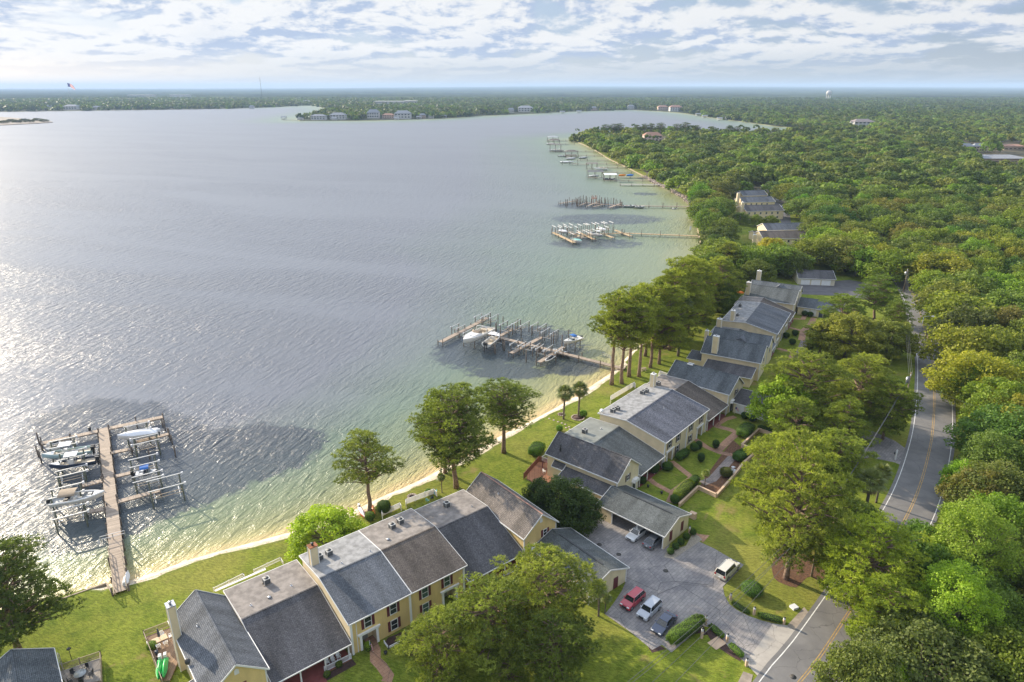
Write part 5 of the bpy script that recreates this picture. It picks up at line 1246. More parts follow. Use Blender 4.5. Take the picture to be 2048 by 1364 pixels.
# everything further off reads as one mass
def far_trees():
    rs = np.random.RandomState(5)
    def template(nc, nl, size):
        C_ = []
        while len(C_) < nc:
            d = rdir(rs, 1)[0]
            if d[2] < -.3: continue
            C_.append(np.array([d[0]*.85, d[1]*.85, .35+.5*d[2]]))
        Q = []; T = []
        for p in C_:
            d = rdir(rs, nl); d[:,2] += .25; d = unit(d); c = p+d*np.array([.32,.32,.24])*rs.uniform(.6,1,(nl,1))
            nr = unit(d+rdir(rs, nl)*.5+np.array([0,0,.2])); t = unit(np.cross(nr, rdir(rs, nl))); b = np.cross(nr, t); s = size*rs.uniform(.7,1.3,(nl,1))
            Q.append(np.stack([c+t*s, c-t*s*.5+b*s*.87, c-t*s*.5-b*s*.87], 1)); T.append(np.clip(.52+rs.normal(0,.16)+rs.normal(0,.14,nl), 0, 1))
        return np.concatenate(Q), np.concatenate(T)
    TA = [template(30, 22, .11) for _ in range(4)]; TB = [template(14, 10, .20) for _ in range(4)]; TC = [template(5, 4, .5) for _ in range(3)]
    OUT = {0:[],1:[],2:[]}
    def scatter(xs, ys, n, sp, level):
        X = rs.uniform(*xs, n); Y = rs.uniform(*ys, n)
        k = (np.abs(X) < Y*.86+60); X, Y = X[k], Y[k]
        if level < 2: k = np.hypot(X, Y) > dmax+1; X, Y = X[k], Y[k]
        k = inside_v(outl, X, Y); X, Y = X[k], Y[k]
        k = mind(BY, X, Y) > (9 if level < 2 else 12); X, Y = X[k], Y[k]
        if level == 0: k = (mind(SX, X, Y) > 2.5) & (mind(RL, X, Y) > 8); X, Y = X[k], Y[k]
        grid = {}; res = []
        for x, y in zip(X.tolist(), Y.tolist()):
            key = (int(x/sp), int(y/sp)); bad = False
            for i in (-1,0,1):
                for j in (-1,0,1):
                    for q in grid.get((key[0]+i,key[1]+j), ()):
                        if (q[0]-x)**2+(q[1]-y)**2 < sp*sp: bad = True; break
            if bad or hides(x, y, 11, 6 if y < 1500 else 9): continue
            grid.setdefault(key, []).append((x,y)); res.append((x,y))
        return res
    sets = [(scatter((60,800), (200,900), 12000, 10.5, 0), TA, 0), (scatter((-200,1700), (900,2000), 24000, 12.5, 1), TB, 1), (scatter((-2900,3800), (1600,4700), 42000, 17, 2), TC, 2)]
    QQ = []; TT = []; HH = []
    for res, T, lv in sets:
        for (x, y) in res:
            q, t = T[rs.randint(len(T))]; a = rs.uniform(0, 6.28); c, s = math.cos(a), math.sin(a)
            r = (rs.uniform(6.0,13.0) if lv < 2 else rs.uniform(9,16)); h = rs.uniform(8.5,15) if lv < 2 else rs.uniform(9,16); con = lv < 2 and rs.rand() < .13
            if con: r = rs.uniform(3.5,5.5); h = rs.uniform(15,20)
            p = q.copy(); px = p[...,0]*c-p[...,1]*s; py = p[...,0]*s+p[...,1]*c
            o = np.stack([px*r+x, py*r+y, (p[...,2]-1.0)*r*.95+h], -1); QQ.append(o); TT.append(t)
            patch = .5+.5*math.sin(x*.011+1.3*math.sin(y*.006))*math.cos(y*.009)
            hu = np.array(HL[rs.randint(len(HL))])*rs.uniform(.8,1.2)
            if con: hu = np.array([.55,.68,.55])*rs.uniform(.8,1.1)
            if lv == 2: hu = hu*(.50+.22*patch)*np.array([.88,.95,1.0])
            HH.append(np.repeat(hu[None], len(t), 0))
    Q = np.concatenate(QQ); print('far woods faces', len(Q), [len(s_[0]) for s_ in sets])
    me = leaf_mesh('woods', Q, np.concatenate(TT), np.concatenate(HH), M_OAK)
    tag(obj('woods', me, None), 'distant woods spreading to the horizon behind the bay', kind='stuff')
far_trees()
# umbrella pines standing dark against the bay
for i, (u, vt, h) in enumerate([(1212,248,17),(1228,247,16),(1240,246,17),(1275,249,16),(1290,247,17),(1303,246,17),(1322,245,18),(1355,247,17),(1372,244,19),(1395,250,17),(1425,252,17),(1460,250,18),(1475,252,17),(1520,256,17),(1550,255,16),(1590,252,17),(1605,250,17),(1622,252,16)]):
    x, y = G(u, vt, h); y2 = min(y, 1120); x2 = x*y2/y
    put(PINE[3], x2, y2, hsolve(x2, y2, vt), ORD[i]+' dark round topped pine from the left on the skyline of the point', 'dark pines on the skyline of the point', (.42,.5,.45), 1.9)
for p in list(ALLP)+PINE+DENSE+OAK+OAKM+LIME+[CYP,CEDAR,MAGN,WASH]+PALM+[AC]:
    if not p.get('_used'):
        for ch in list(p.children): bpy.data.objects.remove(ch)
        bpy.data.objects.remove(p)
    else:
        pass
# distant flat woods beyond, out to the horizon
def horizon_woods():
    rs = np.random.RandomState(8); xs = np.linspace(-1, 1, 220); ys = np.geomspace(4300, 28000, 60); V = []; 
    for y in ys:
        for x in xs:
            X_ = x*y*.95; V.append((X_, y, 9+3.5*math.sin(X_*.004+y*.002)*math.sin(y*.0031)+rs.uniform(-2.5,3.0)+max(0,(y-9000)/19000)*(22+88*math.exp(-((X_/y-.12)/.33)**2)+45*min(1,max(0,(X_/y-.2)/.3)))*(1+.03*math.sin(X_*.0011))))
    n = len(xs); F = [(i*n+j, i*n+j+1, (i+1)*n+j+1, (i+1)*n+j) for i in range(len(ys)-1) for j in range(n-1)]
    me = bpy.data.meshes.new('horizon_woods'); me.from_pydata(V, [], F)
    m, nt, b = newmat('far_canopy'); L = nt.links.new; tc = nn(nt, 'ShaderNodeTexCoord')
    f = noise(nt, mapping(nt, tc.outputs['Object'], scale=(1,.6,1)), .004, 9, .75); f2 = noise(nt, tc.outputs['Object'], .0007, 5, .6)
    c = mixc(nt, mapr(nt, f, .38, .62), (0.018,0.028,0.012), (0.06,0.075,0.028)); c = mixc(nt, 1.0, c, mixc(nt, mapr(nt, f2, .4,.6), (.7,.75,.8),(1.3,1.3,1.1)), 'MULTIPLY')
    L(c, b.inputs['Base Color']); b.inputs['Roughness'].default_value = 1; b.inputs['Specular IOR Level'].default_value = 0
    me.materials.append(m); tag(obj('horizon_woods', me, None), 'endless blue green woods under the horizon', kind='stuff')
horizon_woods()
# ================================================================== docks, lifts and boats
PLANK = planks('dock_planks', (0.36,0.29,0.23), 0.15, 0, 0.25); PLANKN = planks('new_dock_planks', (0.50,0.37,0.22), 0.15, 0, 0.18)
PILE = simple('dock_piling', (0.13,0.105,0.085), 0.9, 0.35, 2); PILEG = simple('green_piling', (0.12,0.13,0.095), 0.9, 0.35, 2)
ALU = simple('lift_aluminium', (0.55,0.56,0.56), 0.45, 0.1, 3, metal=0.3); GEL = simple('gelcoat', (0.72,0.71,0.68), 0.25, 0.05, 1, spec=0.5)
NAVY = simple('navy_hull', (0.03,0.045,0.08), 0.25, 0.1); PALEB = simple('pale_blue_hull', (0.42,0.55,0.55), 0.25, 0.06)
BEIGE = simple('boat_beige', (0.50,0.42,0.31), 0.6, 0.1); TANC = simple('tan_canvas', (0.27,0.21,0.15), 0.8, 0.15); BLUEC = simple('blue_canvas', (0.02,0.13,0.42), 0.7, 0.1)
BLACKP = simple('black_plastic', (0.02,0.022,0.026), 0.4, 0.2); CANW = simple('white_canvas', (0.68,0.69,0.71), 0.6, 0.06); GREYH = simple('grey_tube', (0.36,0.37,0.37), 0.5, 0.1)
SCRN = simple('windscreen', (0.05,0.07,0.08), 0.08, 0.2, spec=0.8); AQUA = simple('aqua_canvas', (0.16,0.38,0.36), 0.7, 0.1); LTEAL = simple('lift_teal', (0.18,0.33,0.29), 0.6, 0.15)
DZ = 0.42
def gp(f, x, y, z=DZ): return Vector((*G(*f(x,y), z), z))
def dock(label, segs, f, mat=None, z=DZ, sp=3.0, pile_up=.9, piles=True, cat='dock'):
    """segs: ((x0,y0),(x1,y1),width) in the crop's pixels, deck height z"""
    o = gp(f, *segs[0][0], z); t = thing('dock', label, cat, (o.x,o.y,0))
    for k, (a, b, w) in enumerate(segs):
        A_ = gp(f, *a, z); B_ = gp(f, *b, z); d = B_-A_; L_ = d.length; ang = math.atan2(d.y, d.x)
        dk = obj('deck', MB().box(0, L_, -w/2, w/2, -.06, 0 if k == 0 else -.004*k).box(0, L_, -w/2+.05, -w/2+.13, -.3, -.06).box(0, L_, w/2-.13, w/2-.05, -.3, -.06), mat or PLANK, t)
        dk.location = (A_.x-o.x, A_.y-o.y, z-.003*k); dk.rotation_euler = (0,0,ang)
        if piles:
            n = max(1, int(L_/sp)); side = Vector((-math.sin(ang), math.cos(ang), 0))
            for i in range(n+1):
                p = A_+d*(i/n)
                for s in (-1, 1):
                    if len(t.children) > 95: break
                    q = p+side*s*(w/2+.12)-o; hh = z+pile_up*rnd.choice((.15,.5,1,1.1)) 
                    obj('piling', MB().cyl(q.x, q.y, -2.6, hh, .13, 8), PILE, t, fix=False)
    return t
def lift_at(c, ang, Lx=4.2, W_=3.6, top=3.0, label='', beams=True, cradle=True, mat=None, name='boat_lift', group='empty boat lifts at the docks', pmat=None, motor=True, zc=.9):
    """four pilings, two top beams with motor boxes, two cradle beams; x along the boat"""
    t = thing(name, label, 'boat lift', (c[0],c[1],0), ang, group)
    for sx in (-1,1):
        for sy in (-1,1): obj('piling', MB().cyl(sx*Lx/2, sy*W_/2, -2.6, top-.15, .14, 8), pmat or PILEG, t, fix=False)
    if beams:
        for sy in (-1,1):
            obj('top_beam', MB().box(-Lx/2-.4, Lx/2+.4, sy*W_/2-.08, sy*W_/2+.08, top-.15, top), mat or ALU, t)
            if motor: obj('motor_cover', MB().box(-Lx/2-.75, -Lx/2-.4, sy*W_/2-.16, sy*W_/2+.16, top-.35, top+.15), CANW, t)
            for sx in (-1,1): obj('lift_cable', MB().cyl(sx*Lx/2*.8, sy*(W_/2-.1), zc, top-.16, .025, 5), ALU, t, fix=False)
    if cradle:
        for sx in (-1,1): obj('cradle_beam', MB().box(sx*Lx*.4-.07, sx*Lx*.4+.07, -W_/2+.02, W_/2-.02, zc-.18, zc), mat or ALU, t)
        for sy in (-1,1): obj('bunk', MB().box(-Lx*.5, Lx*.5, sy*.55-.06, sy*.55+.06, zc, zc+.08), RAILW, t)
    return t
def hull_mesh(L_, B_, H_, z0=0.0, flare=.82, bow=.45, deck=0.12, nose=1.0):
    """lofted hull, bow towards +x; returns hull and the deck line"""
    N = 16; K = 6; V = []; F = []; dl = []
    for i in range(N+1):
        t = i/N; x = -L_/2+L_*t
        w = B_/2*(1 if t < .45 else max(.02, 1-((t-.45)/.55)**2.3*nose)); 
        if t < .1: w *= .94+.6*t
        sh = H_*(1+bow*t**2.2*.55); kz = H_*.02 if t < .65 else H_*((t-.65)/.35)**2*.7
        row = [(x, 0, z0+kz), (x, w*.55, z0+kz+(sh-kz)*.16), (x, w*flare, z0+kz+(sh-kz)*.42), (x, w*.95, z0+kz+(sh-kz)*.72), (x, w, z0+sh), (x, max(w-.16,.01), z0+sh+.02)]
        V += row; dl.append((x, max(w-.16,.01), z0+sh+.02))
    n0 = len(V); V += [(x,-y,z) for (x,y,z) in V]
    for i in range(N):
        for k in range(K-1):
            a = i*K+k; F.append((a, a+K, a+K+1, a+1)); b = a+n0; F.append((b, b+1, b+K+1, b+K))
    F.append(tuple(range(0,K))+tuple(n0+k for k in range(K-1,0,-1)))
    m = MB().add(V, F, 0, False); return m, dl
def deck_fill(dl, i0, i1, dz=0.0, inset=0.0):
    m = MB(); V = []; 
    for (x,y,z) in dl[i0:i1+1]: yy = max(y-inset,.005); V += [(x,yy,z+dz),(x,-yy,z+dz)]
    return m.add(V, [(2*i,2*i+2,2*i+3,2*i+1) for i in range(i1-i0)])
def outboard(par, x, y, z, mat=None, s=1.0):
    m = MB().box(x-.38*s, x+.2*s, y-.2*s, y+.2*s, z+.25*s, z+.85*s).box(x-.3*s,x+.28*s,y-.16*s,y+.16*s,z+.85*s,z+.95*s)
    o = obj('outboard_motor', m, mat or BLACKP, par)
    obj('motor_leg', MB().box(x-.16*s, x+.06*s, y-.07*s, y+.07*s, z-.75*s, z+.25*s), BLACKP, o)
def boat(kind, c, ang, L_, B_, label, hullm=None, z=1.0, topm=None, group=None):
    t = thing({'cruiser':'cabin_cruiser','console':'centre_console_boat','bow':'bowrider_boat','cover':'covered_boat','rib':'deck_boat','pontoon':'pontoon_boat','ski':'jet_ski'}.get(kind,'motorboat'), label, 'boat', (c[0],c[1],z), ang, group)
    H_ = {'cruiser':1.9,'ski':.55,'pontoon':.7}.get(kind, 1.25 if L_ > 4.5 else .45); B_ *= 1.18 if L_ > 4.5 else 1
    m, dl = hull_mesh(L_, B_, H_, bow=.5 if kind != 'pontoon' else .1, nose=1 if kind != 'pontoon' else .6)
    obj('hull', m, hullm or GEL, t)
    if kind == 'cover':
        V = MB(); n = len(dl); vs = []
        for i, (x,y,zz) in enumerate(dl): hgt = .55*math.sin(math.pi*min(1,max(0,(i+1)/(n+1))))+.05; vs += [(x,y+.1,zz+.02),(x,y*.55,zz+hgt*.75),(x,0,zz+hgt),(x,-y*.55,zz+hgt*.75),(x,-y-.1,zz+.02)]
        V.add(vs, [(5*i+k,5*i+k+5,5*i+k+6,5*i+k+1) for i in range(n-1) for k in range(4)]+[(0,1,2,3,4)], 0, True)
        obj('boat_cover', V, topm or CANW, t, fix=False); outboard(t, -L_/2-.15, 0, H_*.45, CANW)
        return t
    if kind == 'ski':
        obj('ski_deck', deck_fill(dl, 0, 16, .0), BLACKP, t); obj('seat', MB().box(-L_*.35, L_*.05, -.2, .2, .5, .95).box(L_*.05,L_*.25,-.26,.26,.5,.8), BLACKP, t)
        obj('handlebar', MB().bar((L_*.12,-.35,1.0),(L_*.12,.35,1.0),.06), DARK, t); return t
    # floor of the cockpit and the foredeck
    fd = {'cruiser':7,'console':12,'bow':10,'rib':13,'pontoon':15}.get(kind,9)
    obj('foredeck', deck_fill(dl, fd, 16, .05), GEL, t)
    fl = MB(); vs = []
    for (x,y,zz) in dl[:fd+1]: vs += [(x,y,zz-.45),(x,-y,zz-.45)]
    fl.add(vs, [(2*i,2*i+2,2*i+3,2*i+1) for i in range(fd)]); obj('cockpit_floor', fl, BEIGE if kind in ('cruiser','console') else (GREYH if kind in ('rib','pontoon') else GEL), t)
    zd = H_
    if kind == 'cruiser':
        cab = MB(); x0, x1 = -L_*.02, L_*.36; w0, w1 = B_*.40, B_*.16
        cab.add([(x0,-w0,zd),(x0,w0,zd),(x1,w1,zd+.25),(x1,-w1,zd+.25),(x0,-w0*.9,zd+.62),(x0,w0*.9,zd+.62),(x1-.7,w1*1.2,zd+.42),(x1-.7,-w1*1.2,zd+.42)], [(0,1,2,3),(4,5,6,7),(0,4,7,3),(1,5,6,2),(0,1,5,4),(3,2,6,7)])
        obj('cabin_top', cab, GEL, t); obj('hatch', MB().cyl(L_*.22,0,zd+.46,zd+.53,.24,12), SCRN, t)
        ws = MB().add([(x0+.2,-w0,zd+.55),(x0+.2,w0,zd+.55),(x0+1.1,w0*.6,zd+.6),(x0+1.1,-w0*.6,zd+.6),(x0-.25,-w0*.9,zd+1.1),(x0-.25,w0*.9,zd+1.1),(x0+.4,w0*.5,zd+1.15),(x0+.4,-w0*.5,zd+1.15)], [(0,4,7,3),(1,5,6,2),(3,7,6,2)])
        obj('windscreen', ws, TANC, t)
        ar = MB().tube([(-L_*.16,-w0*1.1,zd),(-L_*.2,-w0,zd+1.4),(-L_*.2,0,zd+1.75),(-L_*.2,w0,zd+1.4),(-L_*.16,w0*1.1,zd)], .12, 6); obj('radar_arch', ar, GEL, t)
        for y in (-.8,.0,.8): obj('seat', MB().box(-L_*.32,-L_*.24,y-.35,y+.35,zd-.45,zd+.25), BEIGE, t)
        rl = MB().tube([(dl[8][0],dl[8][1],zd+.5),(dl[12][0],dl[12][1],zd+.75),(dl[15][0],dl[15][1]+.02,zd+.95),(dl[16][0]+.1,0,zd+1.0),(dl[15][0],-dl[15][1]-.02,zd+.95),(dl[12][0],-dl[12][1],zd+.75),(dl[8][0],-dl[8][1],zd+.5)], .03, 5); obj('bow_rail', rl, ALU, t)
        obj('swim_platform', MB().box(-L_/2-.7,-L_/2,-B_*.38,B_*.38,.25,.35), GEL, t)
    elif kind == 'console':
        obj('console', MB().box(-.2,.75,-.42,.42,zd-.45,zd+.7), GEL, t); obj('windscreen', MB().box(.55,.62,-.4,.4,zd+.7,zd+1.15), SCRN, t)
        obj('t_top', MB().box(-1.1,1.2,-B_*.36,B_*.36,zd+1.75,zd+1.85), topm or CANW, t)
        for sx in (-.4,.8):
            for sy in (-1,1): obj('top_post', MB().bar((sx,sy*.5,zd-.4),(sx*1.1,sy*B_*.3,zd+1.76),.06), ALU, t)
        obj('leaning_seat', MB().box(-1.5,-.8,-.5,.5,zd-.45,zd+.15), BEIGE, t); obj('bow_cushion', MB().box(L_*.2,L_*.36,-.45,.45,zd-.4,zd+.02), BEIGE, t)
        for y in (-.35,.35): outboard(t, -L_/2-.25, y, H_*.55, None, 1.15)
    elif kind == 'bow':
        ws = MB().add([(.1,-B_*.42,zd),(.1,B_*.42,zd),(1.0,B_*.28,zd),(1.0,-B_*.28,zd),(-.1,-B_*.4,zd+.5),(-.1,B_*.4,zd+.5),(.5,B_*.24,zd+.5),(.5,-B_*.24,zd+.5)], [(0,4,7,3),(1,5,6,2),(3,7,6,2)]); obj('windscreen', ws, SCRN, t)
        for y in (-.6,.6): obj('seat', MB().box(-1.1,-.5,y-.28,y+.28,zd-.45,zd+.2), GEL, t)
        obj('rear_bench', MB().box(-L_/2+.3,-L_/2+.9,-B_*.36,B_*.36,zd-.45,zd+.1), GEL, t); obj('hatch', MB().box(L_*.2,L_*.27,-.2,.2,zd+.22,zd+.30), SCRN, t)
        if topm:
            bm_ = MB(); K = 8; vs = []
            for i in range(K+1):
                a = math.pi*i/K; vs += [(-.9-.0, -math.cos(a)*B_*.42, zd+1.15+.35*math.sin(a)), (.7, -math.cos(a)*B_*.42, zd+1.15+.35*math.sin(a))]
            bm_.add(vs, [(2*i,2*i+1,2*i+3,2*i+2) for i in range(K)], 0, True); obj('bimini', bm_, topm, t, fix=False)
            for sx in (-.8,.6):
                for sy in (-1,1): obj('bimini_pole', MB().bar((-.1,sy*B_*.42,zd),(sx,sy*B_*.41,zd+1.16),.04), ALU, t)
        outboard(t, -L_/2-.2, 0, H_*.5)
    elif kind in ('rib','pontoon'):
        tb = MB(); pts = [(x,y+.12,z_-.05) for (x,y,z_) in dl[1:]]; pts2 = pts+[(dl[-1][0]+.1,0,dl[-1][2])]+[(x,-y,z_) for x,y,z_ in pts[::-1]]; tb.tube(pts2, .2, 7); obj('gunwale', tb, GEL, t)
        for (x,y) in ((-1.8,.6),(-1.8,-.6),(.6,.75),(.6,-.75),(2.0,.5),(2.0,-.5)): obj('seat', MB().box(x-.35,x+.35,y-.3,y+.3,zd-.45,zd+.15), GREYH if x > 0 else BLACKP, t)
        obj('helm', MB().box(-.5,.1,-.9,-.2,zd-.45,zd+.5), GEL, t)
        if topm:
            bm_ = MB(); K = 8; vs = []
            for i in range(K+1):
                a = math.pi*i/K; vs += [(-L_*.32, -math.cos(a)*B_*.46, zd+1.1+.35*math.sin(a)), (0.0, -math.cos(a)*B_*.46, zd+1.1+.35*math.sin(a))]
            bm_.add(vs, [(2*i,2*i+1,2*i+3,2*i+2) for i in range(K)], 0, True); obj('bimini', bm_, topm, t, fix=False)
            for sx in (-L_*.3,-.1):
                for sy in (-1,1): obj('bimini_pole', MB().bar((-L_*.16,sy*B_*.45,zd),(sx,sy*B_*.45,zd+1.12),.04), ALU, t)
        outboard(t, -L_/2-.3, 0, H_*.4, None, 1.15)
    return t
def ang2(f, a, b, z=1.0):
    p, q = gp(f,*a,z), gp(f,*b,z); return math.atan2(q.y-p.y, q.x-p.x), (p+q)/2, (q-p).length

# ---- dock in the lower left
PIERDIR = None
dock('long plank dock at lower left reaching out from the lawn, with boats on both sides', [
  ((810,370),(980,1960),2.05), ((765,398),(205,518),1.5), ((862,372),(1392,258),1.5), ((888,608),(1085,570),1.2), ((1120,505),(1448,424),1.2), ((920,840),(1085,800),1.2), ((948,1085),(1362,972),1.3),
  ((812,878),(605,925),1.3), ((838,1150),(630,1185),1.2)], k1, pile_up=1.0, sp=4.2)
def rails(px, f, z, h, label, mat=RAILW, name='dock_railing'):
    o = gp(f, *px[0], z); t = thing(name, label, 'railing', (o.x,o.y,0)); 
    for a, b in zip(px[:-1], px[1:]):
        A_, B_ = gp(f,*a,z)-Vector((o.x,o.y,0)), gp(f,*b,z)-Vector((o.x,o.y,0))
        for zz in (h, h*.5): obj('rail', MB().bar(A_+Vector((0,0,zz)), B_+Vector((0,0,zz)), .08), mat, t)
        n = max(1,int((B_-A_).length/1.8))
        for k in range(n+1): p = A_+(B_-A_)*(k/n); obj('rail_post', MB().bar(p, p+Vector((0,0,h)), .1), mat, t)
    return t
rails([(947,235),(1005,605)], cl, DZ, .95, 'weathered left handrail at the shore end of the near dock')
rails([(1052,215),(1108,575)], cl, DZ, .95, 'weathered right handrail at the shore end of the near dock')
rails([(752,325),(848,305)], k1, DZ, 1.0, 'white bench rail across the far end of the near dock', WHITE)
gt_ = rails([(880,150),(1090,95)], cl, DZ, 1.1, 'wide wire gate across the near dock', METAL, 'dock_gate')
obj('gate_sign', MB().box(-.02,.02,-.9,-.2,.5,1.3), CANW, gt_)
fd, _, _ = ang2(k1, (765,398), (205,518))        # direction of the finger piers
def L1(x, y, Lx, W_, top, label, **k):
    p = gp(k1, x, y, .9); return lift_at((p.x,p.y), fd+math.pi*k.pop('flip',0), Lx, W_, top, label, **k)
def B1(kind, stern, bow, B_, label, z=1.0, **k):
    a, c, L_ = ang2(k1, stern, bow, z+.6); return boat(kind, (c.x,c.y), a, L_, B_, label, z=z, **k)
B1('console', (700,590), (222,665), 2.4, 'cream centre console boat with a white top and pale blue hull', hullm=PALEB)
L1(430,600, 4.2, 3.4, 3.1, 'boat lift holding the cream centre console boat', group=None)
B1('console', (745,690), (292,765), 2.4, 'navy hulled centre console boat under a white top', hullm=NAVY)
L1(520,715, 4.2, 3.2, 3.1, 'boat lift holding the navy hulled boat', group=None)
B1('ski', (395,495), (255,530), 1.2, 'black jet ski beside the cream centre console boat', z=.9)
B1('ski', (385,545), (250,575), 1.2, 'second black jet ski with an orange trim, nearest the cream boat', z=.9)
L1(510,860, 4.4, 2.6, 2.6, 'empty lift left of the near dock between the navy boat and the deck boat')
B1('rib', (310,1105), (820,1030), 2.7, 'large white deck boat with a tan bimini and blue outboard', topm=TANC)
L1(470,1080, 4.6, 3.4, 3.2, 'boat lift holding the white deck boat with the tan bimini', group=None)
L1(500,1250, 4.6, 2.9, 2.4, 'empty lift nearest the shore on the left of the near dock')
L1(1240,560, 4.4, 3.0, 3.0, 'empty lift right of the near dock by the finger pier', flip=1)
B1('cover', (1345,415), (955,480), 2.4, 'long white covered boat at the far right of the near dock')
L1(1150,440, 4.2, 3.4, 2.9, 'boat lift holding the long white covered boat', group=None)
B1('bow', (1110,815), (1340,775), 2.2, 'small navy boat with a bright blue and white cover', hullm=NAVY, topm=BLUEC, z=.8)
L1(1215,770, 4.4, 3.4, 2.9, 'boat lift holding the small navy boat with a blue cover', group=None)
L1(1250,905, 4.4, 2.2, 2.4, 'narrow empty lift between the navy boat and the last finger pier')
L1(1430,990, 5.4, 4.2, 3.0, 'largest empty lift with white beams at the right end of the near dock', zc=.3)
for i, (x, y) in enumerate([(1388,335),(1412,370),(1460,460),(1480,500),(1512,620),(182,500),(212,560),(172,620),(205,680),(1260,640)]):
    p = gp(k1, x, y, 0); tag(obj('mooring_piling', MB().cyl(0,0,-2.6,1.6+.3*(i%3),.15,8), PILE, None, loc=(p.x,p.y,0), fix=False), 'weathered mooring piling standing free beside the near dock', 'piling', 'mooring pilings by the near dock')
p = gp(k1, 682, 395, DZ); tb = obj('trash_bin', MB().cyl(0,0,0,.75,.3,12).cyl(0,0,.75,.85,.33,12), DARK, None, loc=(p.x,p.y,DZ)); tag(tb, 'dark barrel on the far left arm of the near dock', 'barrel')
p = gp(cl, 1100, 460, .4); kb = boat('cover', (p.x,p.y), R(110), 3.2, .9, 'small white kayak leaning on the dock railing by the shore', z=0.0)
# ---- second dock
dock('plank dock with a T head ringed by a dark seagrass bed', [
  ((1990,650),(735,335),1.6), ((105,378),(592,128),1.6), ((700,322),(842,245),1.2), ((828,492),(1150,322),1.4), ((1112,585),(1372,425),1.3), ((735,335),(600,300),1.4)], k2, sp=7, pile_up=1.1)
fd2, _, _ = ang2(k2, (110,375), (590,130))
def L2(x, y, Lx, W_, top, label, **k):
    p = gp(k2, x, y, .9); return lift_at((p.x,p.y), fd2+math.pi*k.pop('flip',0), Lx, W_, top, label, pmat=PILE, **k)
def B2(kind, stern, bow, B_, label, z=1.0, **k):
    a, c, L_ = ang2(k2, stern, bow, z+.6); return boat(kind, (c.x,c.y), a, L_, B_, label, z=z, **k)
B2('cruiser', (612,262), (340,412), 3.9, 'big white cabin cruiser with a tan windscreen cover on the second dock', z=.8)
L2(455,350, 6.0, 4.0, 2.6, 'boat lift holding the big white cabin cruiser', group=None, motor=False)
a_, c_, l_ = ang2(k2, (545,440), (735,300), 1.5); boat('console', (c_.x,c_.y), a_, 9.5, 2.7, 'white fishing boat with two dark outboards beside the cabin cruiser', z=.9)
L2(650,400, 5.0, 3.6, 2.4, 'boat lift under the white fishing boat', group=None, beams=False)
B2('bow', (1545,345), (1368,400), 2.3, 'white bowrider with a blue bimini on the second dock', topm=BLUEC, z=.9)
L2(1460,400, 3.6, 3.4, 2.2, 'boat lift under the bowrider with the blue bimini', group=None, beams=False)
B2('ski', (1265,515), (1180,575), 1.3, 'dark jet ski hanging in the front lift of the second dock', z=.9)
B2('pontoon', (1410,505), (1265,460), 1.6, 'small aqua covered skiff tied beside the second dock', z=-.65, hullm=AQUA)
for (x, y, Lx, W_, top, l) in [(530,150,4.0,2.6,2.4,'first lift at the far end of the T head on the second dock'),(620,170,4.6,3.0,3.2,'tall lift beyond the T head of the second dock'),(290,240,4.0,2.4,1.9,'low lift on the seaward arm of the second dock'),(420,290,4.0,2.4,1.6,'low lift just behind the big cabin cruiser'),
   (800,250,4.4,3.2,3.0,'lift beside the short arm past the fishing boat'),(930,240,5.2,3.2,3.0,'long white beamed lift in the middle of the second dock'),(1115,250,4.2,3.0,2.6,'lift at the tip of the cross arm of the second dock'),(1230,320,4.6,3.2,2.8,'lift right of the cross arm of the second dock'),
   (905,430,4.0,2.8,2.3,'front lift left of the cross arm on the second dock'),(1040,440,4.2,3.0,2.0,'teal cradled lift before the second dock'),(1165,480,4.2,2.6,2.4,'narrow lift by the jet ski on the second dock'),(1270,500,4.6,3.6,2.6,'front lift nearest the shore on the second dock')]:
    L2(x, y, Lx, W_, top, 'empty '+l if 'cruiser' not in l else l, mat=ALU)
for i, (x, y) in enumerate([(748,180),(878,240),(898,230),(1052,270),(1290,360),(1265,370),(1168,300),(1418,330),(1352,400),(680,240),(672,265),(765,450),(750,440),(668,480),(985,560),(1110,500),(1128,470)]):
    p = gp(k2, x, y, 0); tag(obj('mooring_piling', MB().cyl(0,0,-2.6,2.2+.4*(i%3),.15,8), PILE, None, loc=(p.x,p.y,0), fix=False), 'dark mooring piling standing free around the second dock', 'piling', 'mooring pilings by the second dock')
rails([(1765,520),(1850,560),(1850,600)], k2, DZ, 1.1, 'wire gate and rails where the second dock meets the shore', METAL, 'dock_gate')
p = G(*c4(920,160)); 
t = thing('picnic_table', 'brown picnic table under the shoreline pines', 'picnic table', (p[0],p[1],0), R(20))
obj('tabletop', MB().box(-.9,.9,-.38,.38,.70,.76), RAILW, t)
for s in (-1,1): obj('bench', MB().box(-.9,.9,s*.7-.13,s*.7+.13,.42,.47), RAILW, t); obj('leg', MB().bar((s*.6,-.75,0),(s*.6,.75,0.02),.08).bar((s*.6,-.5,0),(s*.6,-.2,.7),.08).bar((s*.6,.5,0),(s*.6,.2,.7),.08).bar((s*.6,-.72,.42),(s*.6,.72,.42),.08), RAILW, t)
